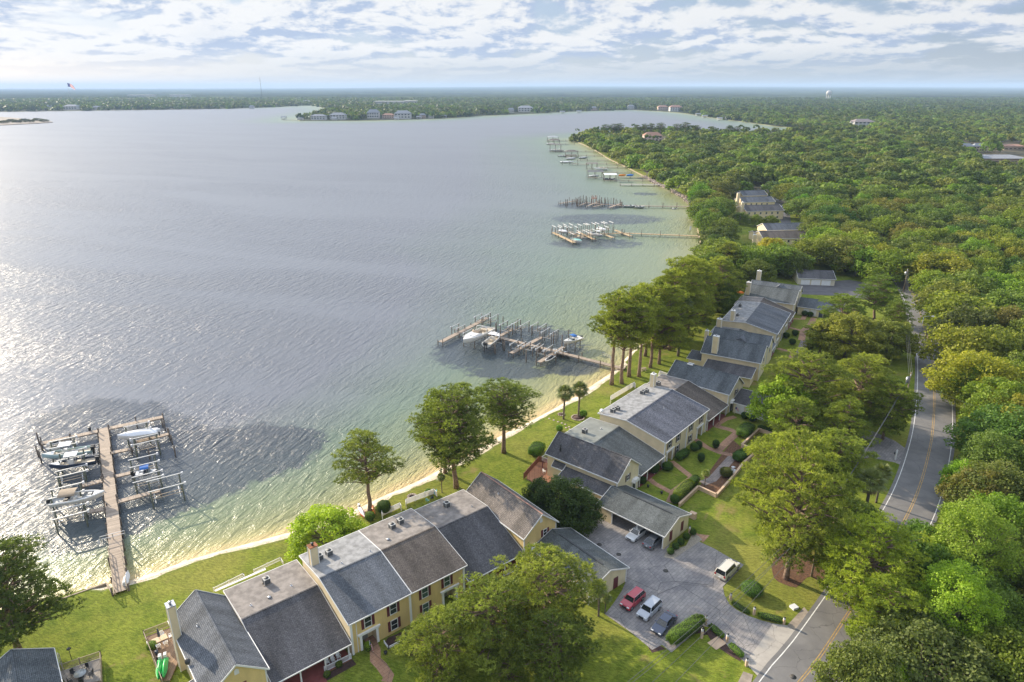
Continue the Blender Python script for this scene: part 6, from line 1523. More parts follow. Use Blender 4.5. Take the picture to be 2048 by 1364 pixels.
# ---- third dock (pale new planks), many white lifts
dock('long dock of new pale planks with several angled fingers, full of white lifts', [
  ((1905,552),(1000,516),1.7), ((1000,516),(700,528),1.5), ((160,508),(415,632),1.7), ((345,505),(520,565),1.4), ((460,500),(650,590),1.4), ((790,535),(885,572),1.4), ((905,478),(1098,552),1.6), ((570,545),(650,592),1.3), ((700,528),(420,560),1.2)], k3, PLANKN, sp=8, pile_up=1.8)
fd3, _, _ = ang2(k3, (160,508), (415,632))
SMALL = lift_at((0,0), 0, 4.6, 3.6, 4.2, '', mat=WHITE2, pmat=PILE, motor=False, group=None)
for (x, y, top) in [(205,500,1),(270,510,1),(335,490,1.1),(392,510,1),(510,490,1.1),(608,490,1.2),(720,480,1.2),(818,470,1.2),(505,565,1),(420,580,.9),(610,540,.9),(760,510,1)]:
    p = gp(k3, x, y, .9); o = place(SMALL, 1, (p.x,p.y,0), fd3, 'white painted boat lift standing among the fingers of the pale plank dock', 'white lifts on the pale plank dock', (1,1,top*.95))
for i, (x, y, kk, l) in enumerate([(640,545,'bow','white boat raised before the middle finger of the pale plank dock'),(700,560,'console','grey and white boat nearest the open water of the pale plank dock'),(285,520,'cover','small grey boat on a lift inside the outer arm of the pale plank dock'),(745,495,'cover','white covered boat behind the middle of the pale plank dock'),(455,600,'cover','aqua blue covered boat at the front of the pale plank dock')]):
    p = gp(k3, x, y, 1); boat(kk, (p.x,p.y), fd3+.2, 7.0, 2.4, l, z=.9 if i < 4 else -.3, topm=AQUA if i == 4 else None, hullm=GREYH if i in (1,2) else None)
# ---- fourth dock, partly ruined, a thicket of pilings
dock('long weathered dock ending in a broken thicket of pilings', [
  ((1815,198),(980,186),1.8), ((975,160),(835,208),1.8), ((980,186),(700,165),1.4), ((700,165),(560,150),1.3), ((420,128),(235,160),1.4), ((560,195),(700,140),1.2), ((470,185),(560,150),1.0), ((640,200),(770,170),1.0)], k3, PLANK, sp=9, pile_up=2.2)
for i in range(72):
    u = rnd.uniform(235, 990); yb_ = 175-20*math.sin((u-235)/755*3.1)+rnd.uniform(-28,30); p = gp(k3, u, yb_, 0)
    tag(obj('ruined_piling', MB().cyl(0,0,-2.6,rnd.uniform(1.4,4.6),.17,6), PILE, None, loc=(p.x,p.y,0), fix=False), 'bare leaning piling of the broken fourth dock', 'piling', 'bare pilings of the broken dock')
p = gp(k3, 655, 110, 2); tt = thing('wooden_tower', 'rusty red brown wooden frame on the broken dock', 'frame', (p.x,p.y,0), .3)
for sx in (-1,1):
    for sy in (-1,1): obj('post', MB().box(sx*1.2-.15,sx*1.2+.15,sy*1.2-.15,sy*1.2+.15,-2,4.5), simple('rust_wood', (0.22,0.09,0.06), 0.8, 0.2), tt)
obj('platform', MB().box(-1.5,1.5,-1.5,1.5,2.6,2.8), MAT['rust_wood'], tt)
for (x, y, l) in [(1085,195,'long grey work boat moored against the fourth dock'),(1200,205,'dark hulled skiff moored against the fourth dock')]:
    p = gp(k3, x, y, 0); boat('bow', (p.x,p.y), R(-8), 8.5 if x < 1100 else 6.5, 2.4, l, z=-.85, hullm=GREYH)
p = gp(k3, 1620, 215, 0); boat('bow', (p.x,p.y), R(10), 4, 1.6, 'tiny white dinghy by the shore end of the fourth dock', z=-.85)
tag(obj('dock_sign', MB().box(-.5,.5,-.05,.05,1.0,3.2).cyl(-.4,0,0,1.0,.05), CANW, None, loc=gp(k3,1808,505,.5)), 'small white sign at the shore end of the pale plank dock', 'sign')

# ---- private piers with boathouses further off
def pier(a, b, w, label, mat=None): return dock(label, [(a, b, w)], k6, mat or PLANK, sp=9, pile_up=1.2, cat='pier')
def boathouse(x0, x1, yroof, ybase, mat, label, kind='flat', ends=True):
    A_ = gp(k6, x0, ybase, .2); B_ = gp(k6, x1, ybase, .2); L_ = (B_-A_).length; an = math.atan2(B_.y-A_.y, B_.x-A_.x)
    t = thing('boathouse', label, 'boathouse', (A_.x,A_.y,0), an); 
    hz = hsolve_(A_.x, A_.y, k6(x0,yroof)[1])
    D_ = L_*.75
    for x in (.3, L_/2, L_-.3):
        for y in (.3, D_-.3): obj('piling', MB().cyl(x, y, -2.6, hz-.3, .2, 6), PILE, t, fix=False)
    if kind == 'hip': obj('roof', MB().add([(0,0,hz-.6),(L_,0,hz-.6),(L_,D_,hz-.6),(0,D_,hz-.6),(L_*.3,D_/2,hz+1.2),(L_*.7,D_/2,hz+1.2)], [(0,1,5,4),(1,2,5),(2,3,4,5),(3,0,4),(0,3,2,1)]), mat, t)
    else: obj('roof', MB().poly_x([(0,hz-.3),(D_/2,hz+.6),(D_,hz-.3),(D_/2,hz+.3)], 0, L_), mat, t)
    obj('walkway_deck', MB().box(0,L_,-.6,.6,.2,.4), PLANK, t); return t
def hsolve_(x, y, vt):
    lo, hi = 1.5, 12
    for _ in range(25):
        m = (lo+hi)/2
        if pix(x, y, m)[1] > vt: lo = m
        else: hi = m
    return lo
pier((1605,698),(1028,695),3.0, 'wide grey pier nearest the rocky shore', simple('grey_pier', (0.40,0.38,0.35), 0.9, 0.15, .5))
pier((1490,642),(960,642),1.8, 'pier leading to the white roofed boathouse')
pier((1310,602),(1000,600),1.8, 'pier with an orange and a blue kayak just before the white roofed boathouse')
pier((1170,538),(800,538),1.8, 'pier leading to the dark roofed open boathouse')
pier((1120,472),(740,476),2.0, 'pier with railings leading to the open frame boathouse')
pier((1110,440),(600,425),1.4, 'thin pier with a sloped handrail'); pier((870,386),(480,382),1.6, 'pier before the cluster of small lifts')
pier((620,438),(420,432),1.6, 'short outer pier beside the white boat'); pier((800,326),(490,326),1.6, 'pier leading to the brown roofed boathouse')
pier((690,271),(280,271),1.6, 'pier leading to the boathouse with the white cruiser'); pier((440,177),(110,177),1.6, 'second farthest pier at the grassy point'); pier((410,135),(90,135),1.6, 'farthest pier at the grassy point')
boathouse(820,985,570,645,WHITE2,'white flat roofed boathouse over a blue boat')
boathouse(612,812,532,610,simple('dark_tin', (0.12,0.115,0.12), 0.6, 0.15),'dark flat roofed boathouse over two white boats')
boathouse(598,740,428,490,simple('brown_tin', (0.20,0.17,0.15), 0.7, 0.15),'open frame boathouse with a thin brown roof')
boathouse(325,490,272,335,SH_TAUPE,'brown hip roofed boathouse in the second cluster','hip')
boathouse(330,470,325,345,SH_BROWN,'low brown roof before the second cluster of boats')
boathouse(128,272,185,275,simple('dark_tin2', (0.16,0.145,0.13), 0.7, 0.15),'dark roofed boathouse above the white cruiser')
boathouse(112,255,125,178,SH_TAUPE,'tan hip roofed boathouse, second farthest','hip')
boathouse(95,240,88,138,GREYH,'grey roofed boathouse at the farthest pier','hip')
for (x, y, kk, L_, hm, l) in [(890,625,'bow',10,NAVY,'blue and white boat inside the white roofed boathouse'),(690,590,'cover',9,None,'white covered boat inside the dark roofed boathouse'),(775,505,'cruiser',13,None,'white cruiser on a lift behind the dark roofed boathouse'),
    (345,410,'cover',14,None,'white boat with a canopy on the outer lift of the second cluster'),(395,365,'cover',11,GREYH,'grey boat just behind the outer lift of the second cluster'),(555,355,'cover',9,NAVY,'dark boat on a lift along the thin pier'),(300,330,'bow',12,None,'white boat beside the brown hip roofed boathouse'),
    (205,265,'cruiser',19,None,'white cruiser with a small cabin under the dark roofed boathouse'),(140,175,'cover',12,None,'white boat beside the farthest tan boathouse')]:
    p = gp(k6, x, y, .3); boat(kk, (p.x,p.y), R(-4 if kk != 'cruiser' else 176), L_, L_*.3, l, z=-.6, hullm=hm)
for (x, y, m_, l) in [(1052,592,simple('orange_plastic', (0.75,0.25,0.03), 0.4, 0.1),'orange kayak lying on the pier by the white boathouse'),(1155,592,simple('blue_plastic', (0.05,0.20,0.60), 0.4, 0.1),'blue kayak lying on the pier by the white boathouse')]:
    p = gp(k6, x, y, .5); boat('cover', (p.x,p.y), R(-5), 6, 1.4, l, z=.45, hullm=m_, topm=m_)
for (x, y, l) in [(440,435,'open lift beside the outer pier of the second cluster'),(330,430,'long lift under the canopied white boat'),(560,375,'lift under the dark boat along the thin pier'),(1395,600,'white post frame at the beach by the white boathouse'),(1080,385,'white swing frame on the lawn between the trees')]:
    p = gp(k6, x, y, .5); lift_at((p.x,p.y), 0, 7 if y < 600 else 4, 5 if y < 600 else 3, 3.2, l, motor=False, group=None, cradle=y > 400 and y < 500)
# riprap along the far shore
rocks = MB()
for i in range(len(shore)):
    u, v = pix(shore[i].x, shore[i].y, 0)
    if 352 < v < 425:
        for _ in range(9):
            q = shore[i]-sn[i]*rnd.uniform(-1.0,2.2); s_ = rnd.uniform(.3,.8); a = rnd.uniform(0,6.28); M = Matrix.Translation((q.x+rnd.uniform(-.8,.8),q.y+rnd.uniform(-.8,.8),-.5+rnd.uniform(0,.5))) @ Matrix.Rotation(a, 4, Vector((rnd.random(),rnd.random(),rnd.random())).normalized())
            rocks.box(-s_,s_,-s_*.7,s_*.7,-s_*.5,s_*.5,0,M)
tag(obj('riprap', rocks, simple('pale_rock', (0.42,0.34,0.29), 0.9, 0.3, .6)), 'pale rubble rocks lining the far shore under the oaks', kind='stuff')
# bulkhead left of the near dock
bl_ = [G(*cl(x,y),0) for x, y in [(-900,1290),(480,662),(925,505),(985,610)]]
m = MB()
for a, b in zip(bl_[:-1], bl_[1:]): m.bar((a[0],a[1],-.45),(b[0],b[1],-.45), .25, 1.1)
tag(obj('seawall', m, RAILW), 'low wooden seawall left of the near dock', 'seawall')
# ================================================================== cars
TYRE = simple('tyre_rubber', (0.02,0.02,0.021), 0.8, 0.2); RIM = simple('wheel_rim', (0.33,0.34,0.35), 0.35, 0.1, 3, metal=0.6)
LAMPW = simple('headlight_glass', (0.62,0.64,0.66), 0.1, 0.05, spec=0.8); LAMPR = simple('taillight_glass', (0.38,0.02,0.02), 0.2, 0.1); CARGL = simple('car_glass', (0.02,0.024,0.028), 0.05, 0.2, spec=0.9)
def bevel(o, w=.06, seg=2):
    m = o.modifiers.new('bevel', 'BEVEL'); m.width = w; m.segments = seg; m.limit_method = 'ANGLE'; m.angle_limit = R(28); return o
def paint(name, col): return simple(name, col, 0.32, 0.04, 1, spec=0.6, coat=1.0)
def car(name, label, px, z, ang, L_, W_, H_, style, col, f=c5, cat='car'):
    x, y = G(*f(*px), z); t = thing(name, label, cat, (x,y,.03), ang)
    pm = paint('paint_'+name+str(len(MAT)), col); h = W_/2
    S = {'suv':  dict(hood=.95, belt=1.05, f0=.24, f1=.36, r1=.90, r0=.985, gc=.22),
         'bigsuv':dict(hood=1.08, belt=1.18, f0=.27, f1=.37, r1=.93, r0=.985, gc=.26),
         'sedan':dict(hood=.78, belt=.92, f0=.27, f1=.43, r1=.73, r0=.90, gc=.17)}[style]
    X = lambda q: L_/2-q*L_
    prof = [(X(0)-.02,S['gc']+.12),(X(0),.5),(X(.02),S['hood']*.78),(X(.07),S['hood']*.93),(X(S['f0']),S['hood']+.06),(X(S['f0']+.04),S['belt']),(X(S['r0']-.03),S['belt']+.02),(X(.985),S['belt']-(.04 if style != 'sedan' else .03)),(X(1.0),.62),(X(.99),S['gc']+.1),(X(.90),S['gc']),(X(.10),S['gc'])]
    n = len(prof); vs = []
    for (yy, zs) in ((-h,0),(-h*.985,1),(h*.985,1),(h,0)): pass
    m = MB()
    secs = [(-h*.90,.0),(-h,.0),(h,.0),(h*.90,.0)]
    def sec(yy, sh): return [(px_*(1-sh), yy*(1-.06*max(0,(pz-.75)/.4)), pz) for px_, pz in prof]
    rows = [sec(-h,.012), sec(-h*.8,0), sec(h*.8,0), sec(h,.012)]
    for r_ in rows: vs += r_
    fs = [tuple(range(n))[::-1], tuple(3*n+i for i in range(n))]
    for k in range(3): fs += [(k*n+i, k*n+(i+1)%n, (k+1)*n+(i+1)%n, (k+1)*n+i) for i in range(n)]
    m.add(vs, fs); bevel(obj('body', m, pm, t), .07, 2)
    zb = S['belt']-.01; zt = H_-.05; wb = h*.90; wt = h*.72
    a0, a1, b1, b0 = X(S['f0']+.02), X(S['f1']), X(S['r1']), X(S['r0'])
    cv = [(a0,-wb,zb),(a0,wb,zb),(b0,wb,zb),(b0,-wb,zb),(a1,-wt,zt),(a1,wt,zt),(b1,wt,zt),(b1,-wt,zt)]
    obj('cabin_frame', MB().add(cv, [(0,1,5,4),(1,2,6,5),(2,3,7,6),(3,0,4,7),(4,5,6,7)]), BLACKP, t)
    def panel(nm, q, ins, mat, off=.012):
        q = [Vector(p) for p in q]; c = sum(q, Vector())/4; nr = (q[1]-q[0]).cross(q[3]-q[0]).normalized()
        if nr.dot(c-Vector((0,0,.8))) < 0: nr = -nr
        v1 = [c+(p-c)*ins+nr*off for p in q]; v0 = [p-nr*(off-.002) for p in v1]
        return obj(nm, MB().add(v1+v0, [(0,1,2,3),(7,6,5,4),(0,4,5,1),(1,5,6,2),(2,6,7,3),(3,7,4,0)]), mat, t)
    V3 = cv
    panel('windscreen', (V3[0],V3[1],V3[5],V3[4]), .93, CARGL); panel('rear_window', (V3[2],V3[3],V3[7],V3[6]), .88, CARGL)
    mid_b = (a0+b0)/2; mid_t = (a1+b1)/2
    for s in (-1,1):
        for (xa, xb, xc, xd) in ((a0-.12,mid_b+.04,mid_t+.04,a1-.02),(mid_b-.04,b0+.12,b1+.02,mid_t-.04)):
            panel('side_window', ((xa,s*wb,zb),(xb,s*wb,zb),(xc,s*wt,zt),(xd,s*wt,zt)), .9, CARGL)
    bevel(obj('roof', MB().box(b1-.06, a1+.08, -wt-.03, wt+.03, zt-.02, zt+.05), pm, t), .04, 2)
    for (p, q) in ((V3[0],V3[4]),(V3[1],V3[5]),(V3[2],V3[6]),(V3[3],V3[7])): obj('pillar', MB().bar(p, q, .09, .07), pm, t)
    if style != 'sedan':
        for s in (-1,1): obj('roof_rail', MB().bar((b1+.1,s*wt,zt+.09),(a1-.2,s*wt,zt+.09), .04, .04), METAL, t)
    r = .36 if style != 'sedan' else .33
    for q in (.17,.80):
        for s in (-1,1):
            w = obj('wheel', MB(), None, t) if False else None
            ty = obj('wheel', MB().tube([(X(q),s*(h-.2),r),(X(q),s*(h+.015),r)], r, 18), TYRE, t); obj('rim', MB().tube([(X(q),s*(h+.01),r),(X(q),s*(h+.03),r)], r*.62, 14), RIM, ty)
    for s in (-1,1):
        obj('headlight', MB().box(X(.035),X(.003), s*h*.66-.2, s*h*.66+.2, S['hood']*.68, S['hood']*.84), LAMPW, t)
        obj('taillight', MB().box(X(1.002),X(.97), s*h*.78-.13, s*h*.78+.13, S['belt']*.72, S['belt']*.95), LAMPR, t)
        obj('mirror', MB().box(X(S['f0']+.075),X(S['f0']+.045), s*(wb+.13)-.1, s*(wb+.13)+.1, zb+.05, zb+.2), pm, t)
    obj('grille', MB().box(X(.02),X(-.004), -h*.42, h*.42, .42, S['hood']*.74), BLACKP, t); obj('licence_plate', MB().box(X(1.006),X(.99), -.16,.16,.62,.74), CANW, t)
    return t
car('parked_suv', 'dark red SUV parked beside the garage gable, nose towards the lawn', (738,712), 1.6, R(226), 4.5, 1.85, 1.66, 'suv', (0.42,0.012,0.035))
car('parked_suv', 'silver SUV parked between the red and the navy car', (852,778), 1.6, R(227), 4.6, 1.87, 1.7, 'suv', (0.42,0.45,0.50))
car('parked_sedan', 'navy blue sedan parked beside the tall clipped hedge', (952,882), 1.35, R(228), 4.8, 1.85, 1.46, 'sedan', (0.010,0.022,0.06))
car('parked_suv', 'large cream white SUV parked alone at the lawn edge', (1386,505), 1.75, R(46), 5.2, 2.03, 1.9, 'bigsuv', (0.62,0.58,0.49))
car('parked_sedan', 'white sedan parked nose out in the carport', (768,268), 1.35, R(225), 4.8, 1.85, 1.45, 'sedan', (0.66,0.66,0.65))
car('parked_sedan', 'grey sedan parked nose in at the carport', (884,318), 1.35, R(46), 4.8, 1.85, 1.46, 'sedan', (0.14,0.15,0.17))
car('parked_car', 'bright blue car beside the distant charcoal roofed townhouse', (1566,413), 1, R(80), 4.8, 1.9, 1.6, 'suv', (0.02,0.10,0.45), f=lambda x,y:(x,y))
car('parked_car', 'pale car in the court near the distant slate roofs', (1618,478), 1, R(80), 4.8, 1.9, 1.5, 'sedan', (0.5,0.55,0.6), f=lambda x,y:(x,y))
car('parked_van', 'white van half hidden under the trees by the second driveway', (1705,817), 1, R(40), 5.2, 2.0, 2.0, 'bigsuv', (0.7,0.7,0.7), f=lambda x,y:(x,y), cat='van')

# ================================================================== hedges and shrubs
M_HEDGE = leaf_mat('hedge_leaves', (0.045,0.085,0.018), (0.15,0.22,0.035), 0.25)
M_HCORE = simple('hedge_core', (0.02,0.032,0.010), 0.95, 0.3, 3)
def hedge(name, label, cat, c, L_, W_, H_, ang, col=(1,1,1), p=4.0, dens=150, leaf=.10, group=None, z0=0):
    rs = np.random.RandomState(int(abs(c[0]*37+c[1]*91)) % 99991); t = thing(name, label, cat, (c[0],c[1],z0), ang, group)
    n = int(dens*(L_*W_+2*H_*(L_+W_))); d = rdir(rs, n)
    d = d*np.array([L_, W_, H_*1.2]); d = unit(d/np.array([L_, W_, H_])**.5); d[:,2] = np.where(d[:,2] < -.35, -d[:,2], d[:,2])
    k = (np.abs(d)**p).sum(1)**(-1/p); q = d*k[:,None]*(1+rs.normal(0,.035,(n,1)))*(1+.04*np.sin(q_ := d[:,:1]*9+d[:,1:2]*7))
    P_ = q*np.array([L_/2, W_/2, H_/2*.98]); P_[:,2] += H_/2; P_[:,2] = np.maximum(P_[:,2], .04)
    nr = unit(q*np.abs(q)**1.5+rdir(rs, n)*.45); Q = leafs(P_, nr, leaf*rs.uniform(.6,1.3,n), rs)
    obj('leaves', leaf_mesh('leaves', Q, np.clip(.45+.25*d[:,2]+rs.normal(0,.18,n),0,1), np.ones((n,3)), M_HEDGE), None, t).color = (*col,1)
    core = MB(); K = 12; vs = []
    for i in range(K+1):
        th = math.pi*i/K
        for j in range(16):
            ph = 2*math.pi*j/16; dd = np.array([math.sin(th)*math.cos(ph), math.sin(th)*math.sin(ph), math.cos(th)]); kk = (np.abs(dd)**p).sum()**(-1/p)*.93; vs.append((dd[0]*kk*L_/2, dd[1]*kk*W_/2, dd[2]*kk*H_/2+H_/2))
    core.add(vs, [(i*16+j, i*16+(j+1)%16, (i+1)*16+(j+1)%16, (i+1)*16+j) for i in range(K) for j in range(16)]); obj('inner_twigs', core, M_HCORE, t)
    return t
def hline(f, a, b, W_, H_, label, col=(1,1,1), name='hedge', cat='hedge'):
    A_, B_ = Vector(G(*f(*a))), Vector(G(*f(*b))); d = B_-A_; c = (A_+B_)/2
    return hedge(name, label, cat, c, d.length, W_, H_, math.atan2(d.y, d.x), col)
def ball(f, x, y, r, label, col=(.8,.9,.8), name='round_shrub', group=None, H_=None):
    c = G(*f(x,y)); return hedge(name, label, 'shrub', c, r*2, r*2, H_ or r*1.8, 0, col, 2.3, 170, .085, group)
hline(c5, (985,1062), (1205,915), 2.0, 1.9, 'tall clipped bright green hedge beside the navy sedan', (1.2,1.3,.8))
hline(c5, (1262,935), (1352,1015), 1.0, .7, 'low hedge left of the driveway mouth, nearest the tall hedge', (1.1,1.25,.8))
hline(c5, (1398,1068), (1485,1150), 1.0, .75, 'low bright hedge left of the driveway mouth, nearest the road', (1.25,1.45,.8))
hline(c5, (1590,862), (1765,905), 1.1, .7, 'low bright hedge right of the driveway mouth', (1.25,1.4,.8))
hline(c5, (1415,775), (1530,850), .9, .5, 'low dark planting along the driveway curve', (.8,.9,.6))
for x, y, l in [(992,437,'first round shrub at the open corner of the carport'),(1027,402,'second round shrub along the carport end wall'),(1063,371,'middle round shrub along the carport end wall'),(1100,334,'fourth round shrub along the carport end wall'),(1144,304,'last round shrub by the peach gate pillar')]: ball(c5, x, y, .62, l, (.65,.8,.6))
ball(c5, 1545,705, 1.6, 'big pale spiky grass clump on the lawn by the driveway', (1.1,1.35,1.2), 'grass_clump', H_=1.7)
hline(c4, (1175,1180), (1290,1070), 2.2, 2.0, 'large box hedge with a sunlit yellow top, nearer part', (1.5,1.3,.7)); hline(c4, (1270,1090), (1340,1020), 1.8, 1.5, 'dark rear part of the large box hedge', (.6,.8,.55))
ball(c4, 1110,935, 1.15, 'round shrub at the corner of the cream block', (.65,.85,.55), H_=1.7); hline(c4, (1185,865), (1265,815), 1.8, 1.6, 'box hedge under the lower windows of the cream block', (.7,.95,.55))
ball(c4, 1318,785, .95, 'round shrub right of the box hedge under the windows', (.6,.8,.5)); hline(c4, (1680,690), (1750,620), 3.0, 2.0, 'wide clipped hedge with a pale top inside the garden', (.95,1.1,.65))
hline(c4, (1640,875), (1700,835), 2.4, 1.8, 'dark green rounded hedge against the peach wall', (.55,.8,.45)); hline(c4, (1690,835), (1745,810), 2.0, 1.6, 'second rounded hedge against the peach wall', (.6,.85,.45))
ball(c4, 1565,985, 1.25, 'dark red brown round shrub by the white fountain', (.9,.65,.6), H_=1.9)
for x, y, l in [(1370,870,'cone shaped topiary on the shaded lawn'),(1485,765,'ball topiary between two walkways'),(1352,775,'slim dark topiary by the house corner')]: ball(c4, x, y, .75, l, (.4,.55,.4), 'topiary', H_=2.0)
ball(c4, 1000,955, 1.2, 'dark bush beside the porch of the green grey roof', (.5,.65,.45)); ball(c4, 915,1040, .8, 'dark bush by the door of the charcoal gable house', (.45,.6,.4)); ball(c4, 1165,1190, .9, 'low bush at the foot of the walk', (.6,.8,.4))
hline(c4, (1820,610), (1930,650), 1.4, 1.0, 'low hedge behind the peach wall by the fence panels', (.6,.8,.45)); ball(c4, 1712,535, .9, 'left round shrub before the white fence panels', (.4,.55,.4)); ball(c4, 1768,555, .9, 'right round shrub before the white fence panels', (.4,.55,.4))
ball(c4, 455,520, .9, 'bright shrub at the ringed palm', (1.3,1.7,.6)); ball(c4, 268,632, .8, 'bright shrub on the lawn by the green grey roof', (1.3,1.7,.5)); hline(c4, (60,840), (120,770), 3, 2.0, 'leafy shrubs on the lawn behind the reddish deck', (.9,1.2,.5))
for (x, y, l_, w, l) in [(1590,965,2.6,2.2,'far dark box hedge by the distant peach wall'),(1525,1110,3.2,2.2,'far box hedge in the middle of the distant row'),(1490,1210,2.2,2.0,'far low hedge between two others'),(1460,1290,3.2,2.6,'far wide box hedge nearest the magnolia')]: hedge('hedge', l, 'hedge', G(*cc(x,y)), l_, w, 1.5, R(60), (.6,.8,.45))
for x, y, l in [(1417,815,'far left round shrub before the low wing'),(1487,828,'far right round shrub before the low wing'),(1690,850,'round shrub by the navy door'),(1300,1060,'round shrub on the far lawn'),(1190,1090,'dark shrub close to the far house wall'),(1265,1170,'slim dark shrub on the far lawn')]: ball(cc, x, y, 1.0, l, (.45,.6,.4))
ball(c3, 745,425, 1.3, 'dark shrub behind the short white fence', (.6,.75,.45)); ball(c3, 650,478, .9, 'flowering shrub at the foot of the lone open pine', (1.2,1.3,.9)); ball(c2, 1215,50, 1.5, 'low shrub below the lime green tree', (.9,1.1,.6))
ball(cl, 1330,1080, .7, 'pale green potted shrub on the brown deck', (1.4,1.5,.9)); ball(c3, 1045,300, .6, 'small shrub by the blue garden chair', (1.0,1.3,.6))
ball(cf, 1400,960, 1.3, 'dark bush on the shaded lawn by the picket edging', (.4,.55,.35)); ball(cf, 350,1300, .5, 'small plant in the bed before the porch', (1,.9,.8)); ball(cf, 500,1170, .5, 'second small plant in the bed before the porch', (1,.9,.8)); ball(cf, 875,965, .55, 'potted yellow plant beside the flag at the front door', (1.6,1.6,.6), H_=1.5)

# ================================================================== poles, wires, lamps
WOODP = simple('utility_pole_wood', (0.24,0.185,0.135), 0.9, 0.25, 2)
def upole(x, y, h, label, arm=True, lamp=None, can=False, ang=0):
    t = thing('utility_pole', label, 'utility pole', (x,y,0), ang)
    obj('pole', MB().tube([(0,0,-.3),(0,0,h)], [.19,.12], 10), WOODP, t, fix=False)
    if arm: obj('crossarm', MB().box(-.06,.06,-1.1,1.1,h-.7,h-.55), WOODP, t)
    if arm:
        for q in (-1.0,-.4,.4,1.0): obj('insulator', MB().cyl(0,q,h-.55,h-.3,.06,8), CANW, t)
    if can: obj('transformer', MB().cyl(.42,0,h-2.6,h-1.3,.36,14).cyl(.42,0,h-1.3,h-1.18,.38,14,r1=.2), METAL, t)
    if lamp:
        a = obj('lamp_arm', MB().tube([(0,0,lamp),(1.2,0,lamp+.35),(2.3,0,lamp+.4)], .05, 6), METAL, t); obj('lamp_head', MB().tube([(2.2,0,lamp+.4),(2.6,0,lamp+.4),(3.0,0,lamp+.34)], [.1,.2,.06], 8), CANW, a)
    return t
pa = G(*c5(1955,590)); hA = 12.2; upole(pa[0], pa[1], hA, 'wooden utility pole with a street lamp arm rising beside the red mulch', lamp=9.6, ang=R(-25))
pb = G(1801,843); hB = hsolve(pb[0], pb[1], 745); upole(pb[0], pb[1], hB, 'utility pole with a grey transformer can at the roadside', can=True, ang=R(150))
pc = G(1806,585); hC = hsolve(pc[0], pc[1], 537); upole(pc[0], pc[1], hC, 'far utility pole with a small white transformer at the road bend', can=True, ang=R(150))
pl_ = G(1835,690); tl_ = thing('street_lamp', 'grey street lamp standing at the left road edge', 'street lamp', (pl_[0],pl_[1],0), R(-10)); obj('pole', MB().tube([(0,0,0),(0,0,9)], [.12,.08], 8), METAL, tl_); obj('lamp_arm', MB().tube([(0,0,9),(1.2,0,9.4),(2.2,0,9.4)], .05, 6), METAL, tl_); obj('lamp_head', MB().tube([(2.1,0,9.4),(2.6,0,9.4),(3.0,0,9.3)], [.1,.22,.06], 8), CANW, tl_)
WIRE = simple('power_line', (0.10,0.10,0.10), 0.5, 0.1)
def wire(a, b, sag, label, grp='power lines over the driveway'):
    a, b = Vector(a), Vector(b); pts = [a.lerp(b, k/14)-Vector((0,0,sag*4*(k/14)*(1-k/14)))-a for k in range(15)]
    tag(obj('power_line', MB().tube(pts, .028, 5), WIRE, None, loc=a, fix=False), label, 'power line', grp)
for k, (ex, ey, zo) in enumerate([(925,1165,hA-.5),(1000,1205,hA-.9),(1120,1225,hA-2.0),(960,1190,hA-.5)]):
    e = Vector((*G(*c5(ex,ey), 9.6 if k < 2 else 8.4), 9.6 if k < 2 else 8.4)); s_ = Vector((pa[0],pa[1],zo)); d = (e-s_); far_ = s_+Vector((d.x*1.7,d.y*1.7,0)); far_.z = zo-.2
    wire(s_+Vector((.5*k-.7,.4,0)), far_, 1.6, ['upper left','upper right','lowest','middle'][k]+' thin power line crossing the driveway from the lamp pole')
for k in (-1,0,1): wire((pa[0]+k*.4,pa[1]+k*.4,hA-.5), (pb[0]+k*.4,pb[1]+k*.4,hB-.5), 1.4, 'power line strung through the roadside pines', 'power lines through the pines'); wire((pb[0]+k*.4,pb[1],hB-.5), (pc[0]+k*.4,pc[1],hC-.5), 2.5, 'power line running up beside the far road', 'power lines along the far road')
e = G(1945,828, 9); wire((pb[0],pb[1],hB-.8), (e[0]+6,e[1]+2,8.5), .8, 'single power line crossing the road from the transformer pole', None)
def lantern(x, y, h, label):
    c = G(*c5(x,y)); t = thing('lantern_post', label, 'lamp post', (c[0],c[1],0)); obj('post', MB().box(-.16,.16,-.16,.16,0,h*.62), PEACH, t)
    l = obj('lantern', MB().box(-.13,.13,-.13,.13,h*.66,h*.92), CANW, t); obj('lantern_cap', MB().cyl(0,0,h*.92,h,.2,8,r1=.05).cyl(0,0,h*.62,h*.66,.12,8), DARK, l)
for x, y, h, l in [(1232,915,1.7,'lantern post at the end of the tall clipped hedge'),(1205,1010,1.9,'thin lantern post in the dark mulch'),(1378,1035,1.5,'lantern post between the two low hedges'),(1510,1200,1.4,'lantern post nearest the road at the driveway mouth'),(1402,745,1.2,'lantern post at the curve of the driveway'),(1562,850,1.5,'lantern post right of the driveway mouth beside the low hedge'),(1765,915,1.3,'lantern post at the right corner of the driveway mouth'),(1120,300,1.8,'dark lantern post at the carport corner')]: lantern(x, y, h, l)
for (f, x, y, z, l) in [(c5,508,374,.045,'manhole cover behind the garage'),(c5,640,441,.045,'manhole cover beside the garage eave'),(c5,960,553,.045,'manhole cover in the middle of the parking court'),(c5,1828,1277,.075,'manhole cover in the road near the centre line')]:
    c = G(*f(x,y)); tag(obj('manhole_cover', MB().cyl(0,0,0,.02,.42,20), simple('cast_iron', (0.06,0.055,0.05), 0.7, 0.3, 8), None, loc=(c[0],c[1],z)), l, 'manhole cover')
c = G(*c5(1835,805)); tag(obj('utility_box', MB().box(-.5,.5,-.45,.45,0,.35), CANW, None, loc=(c[0],c[1],0), rz=.4), 'low white utility box on the lawn by the road', 'utility box')
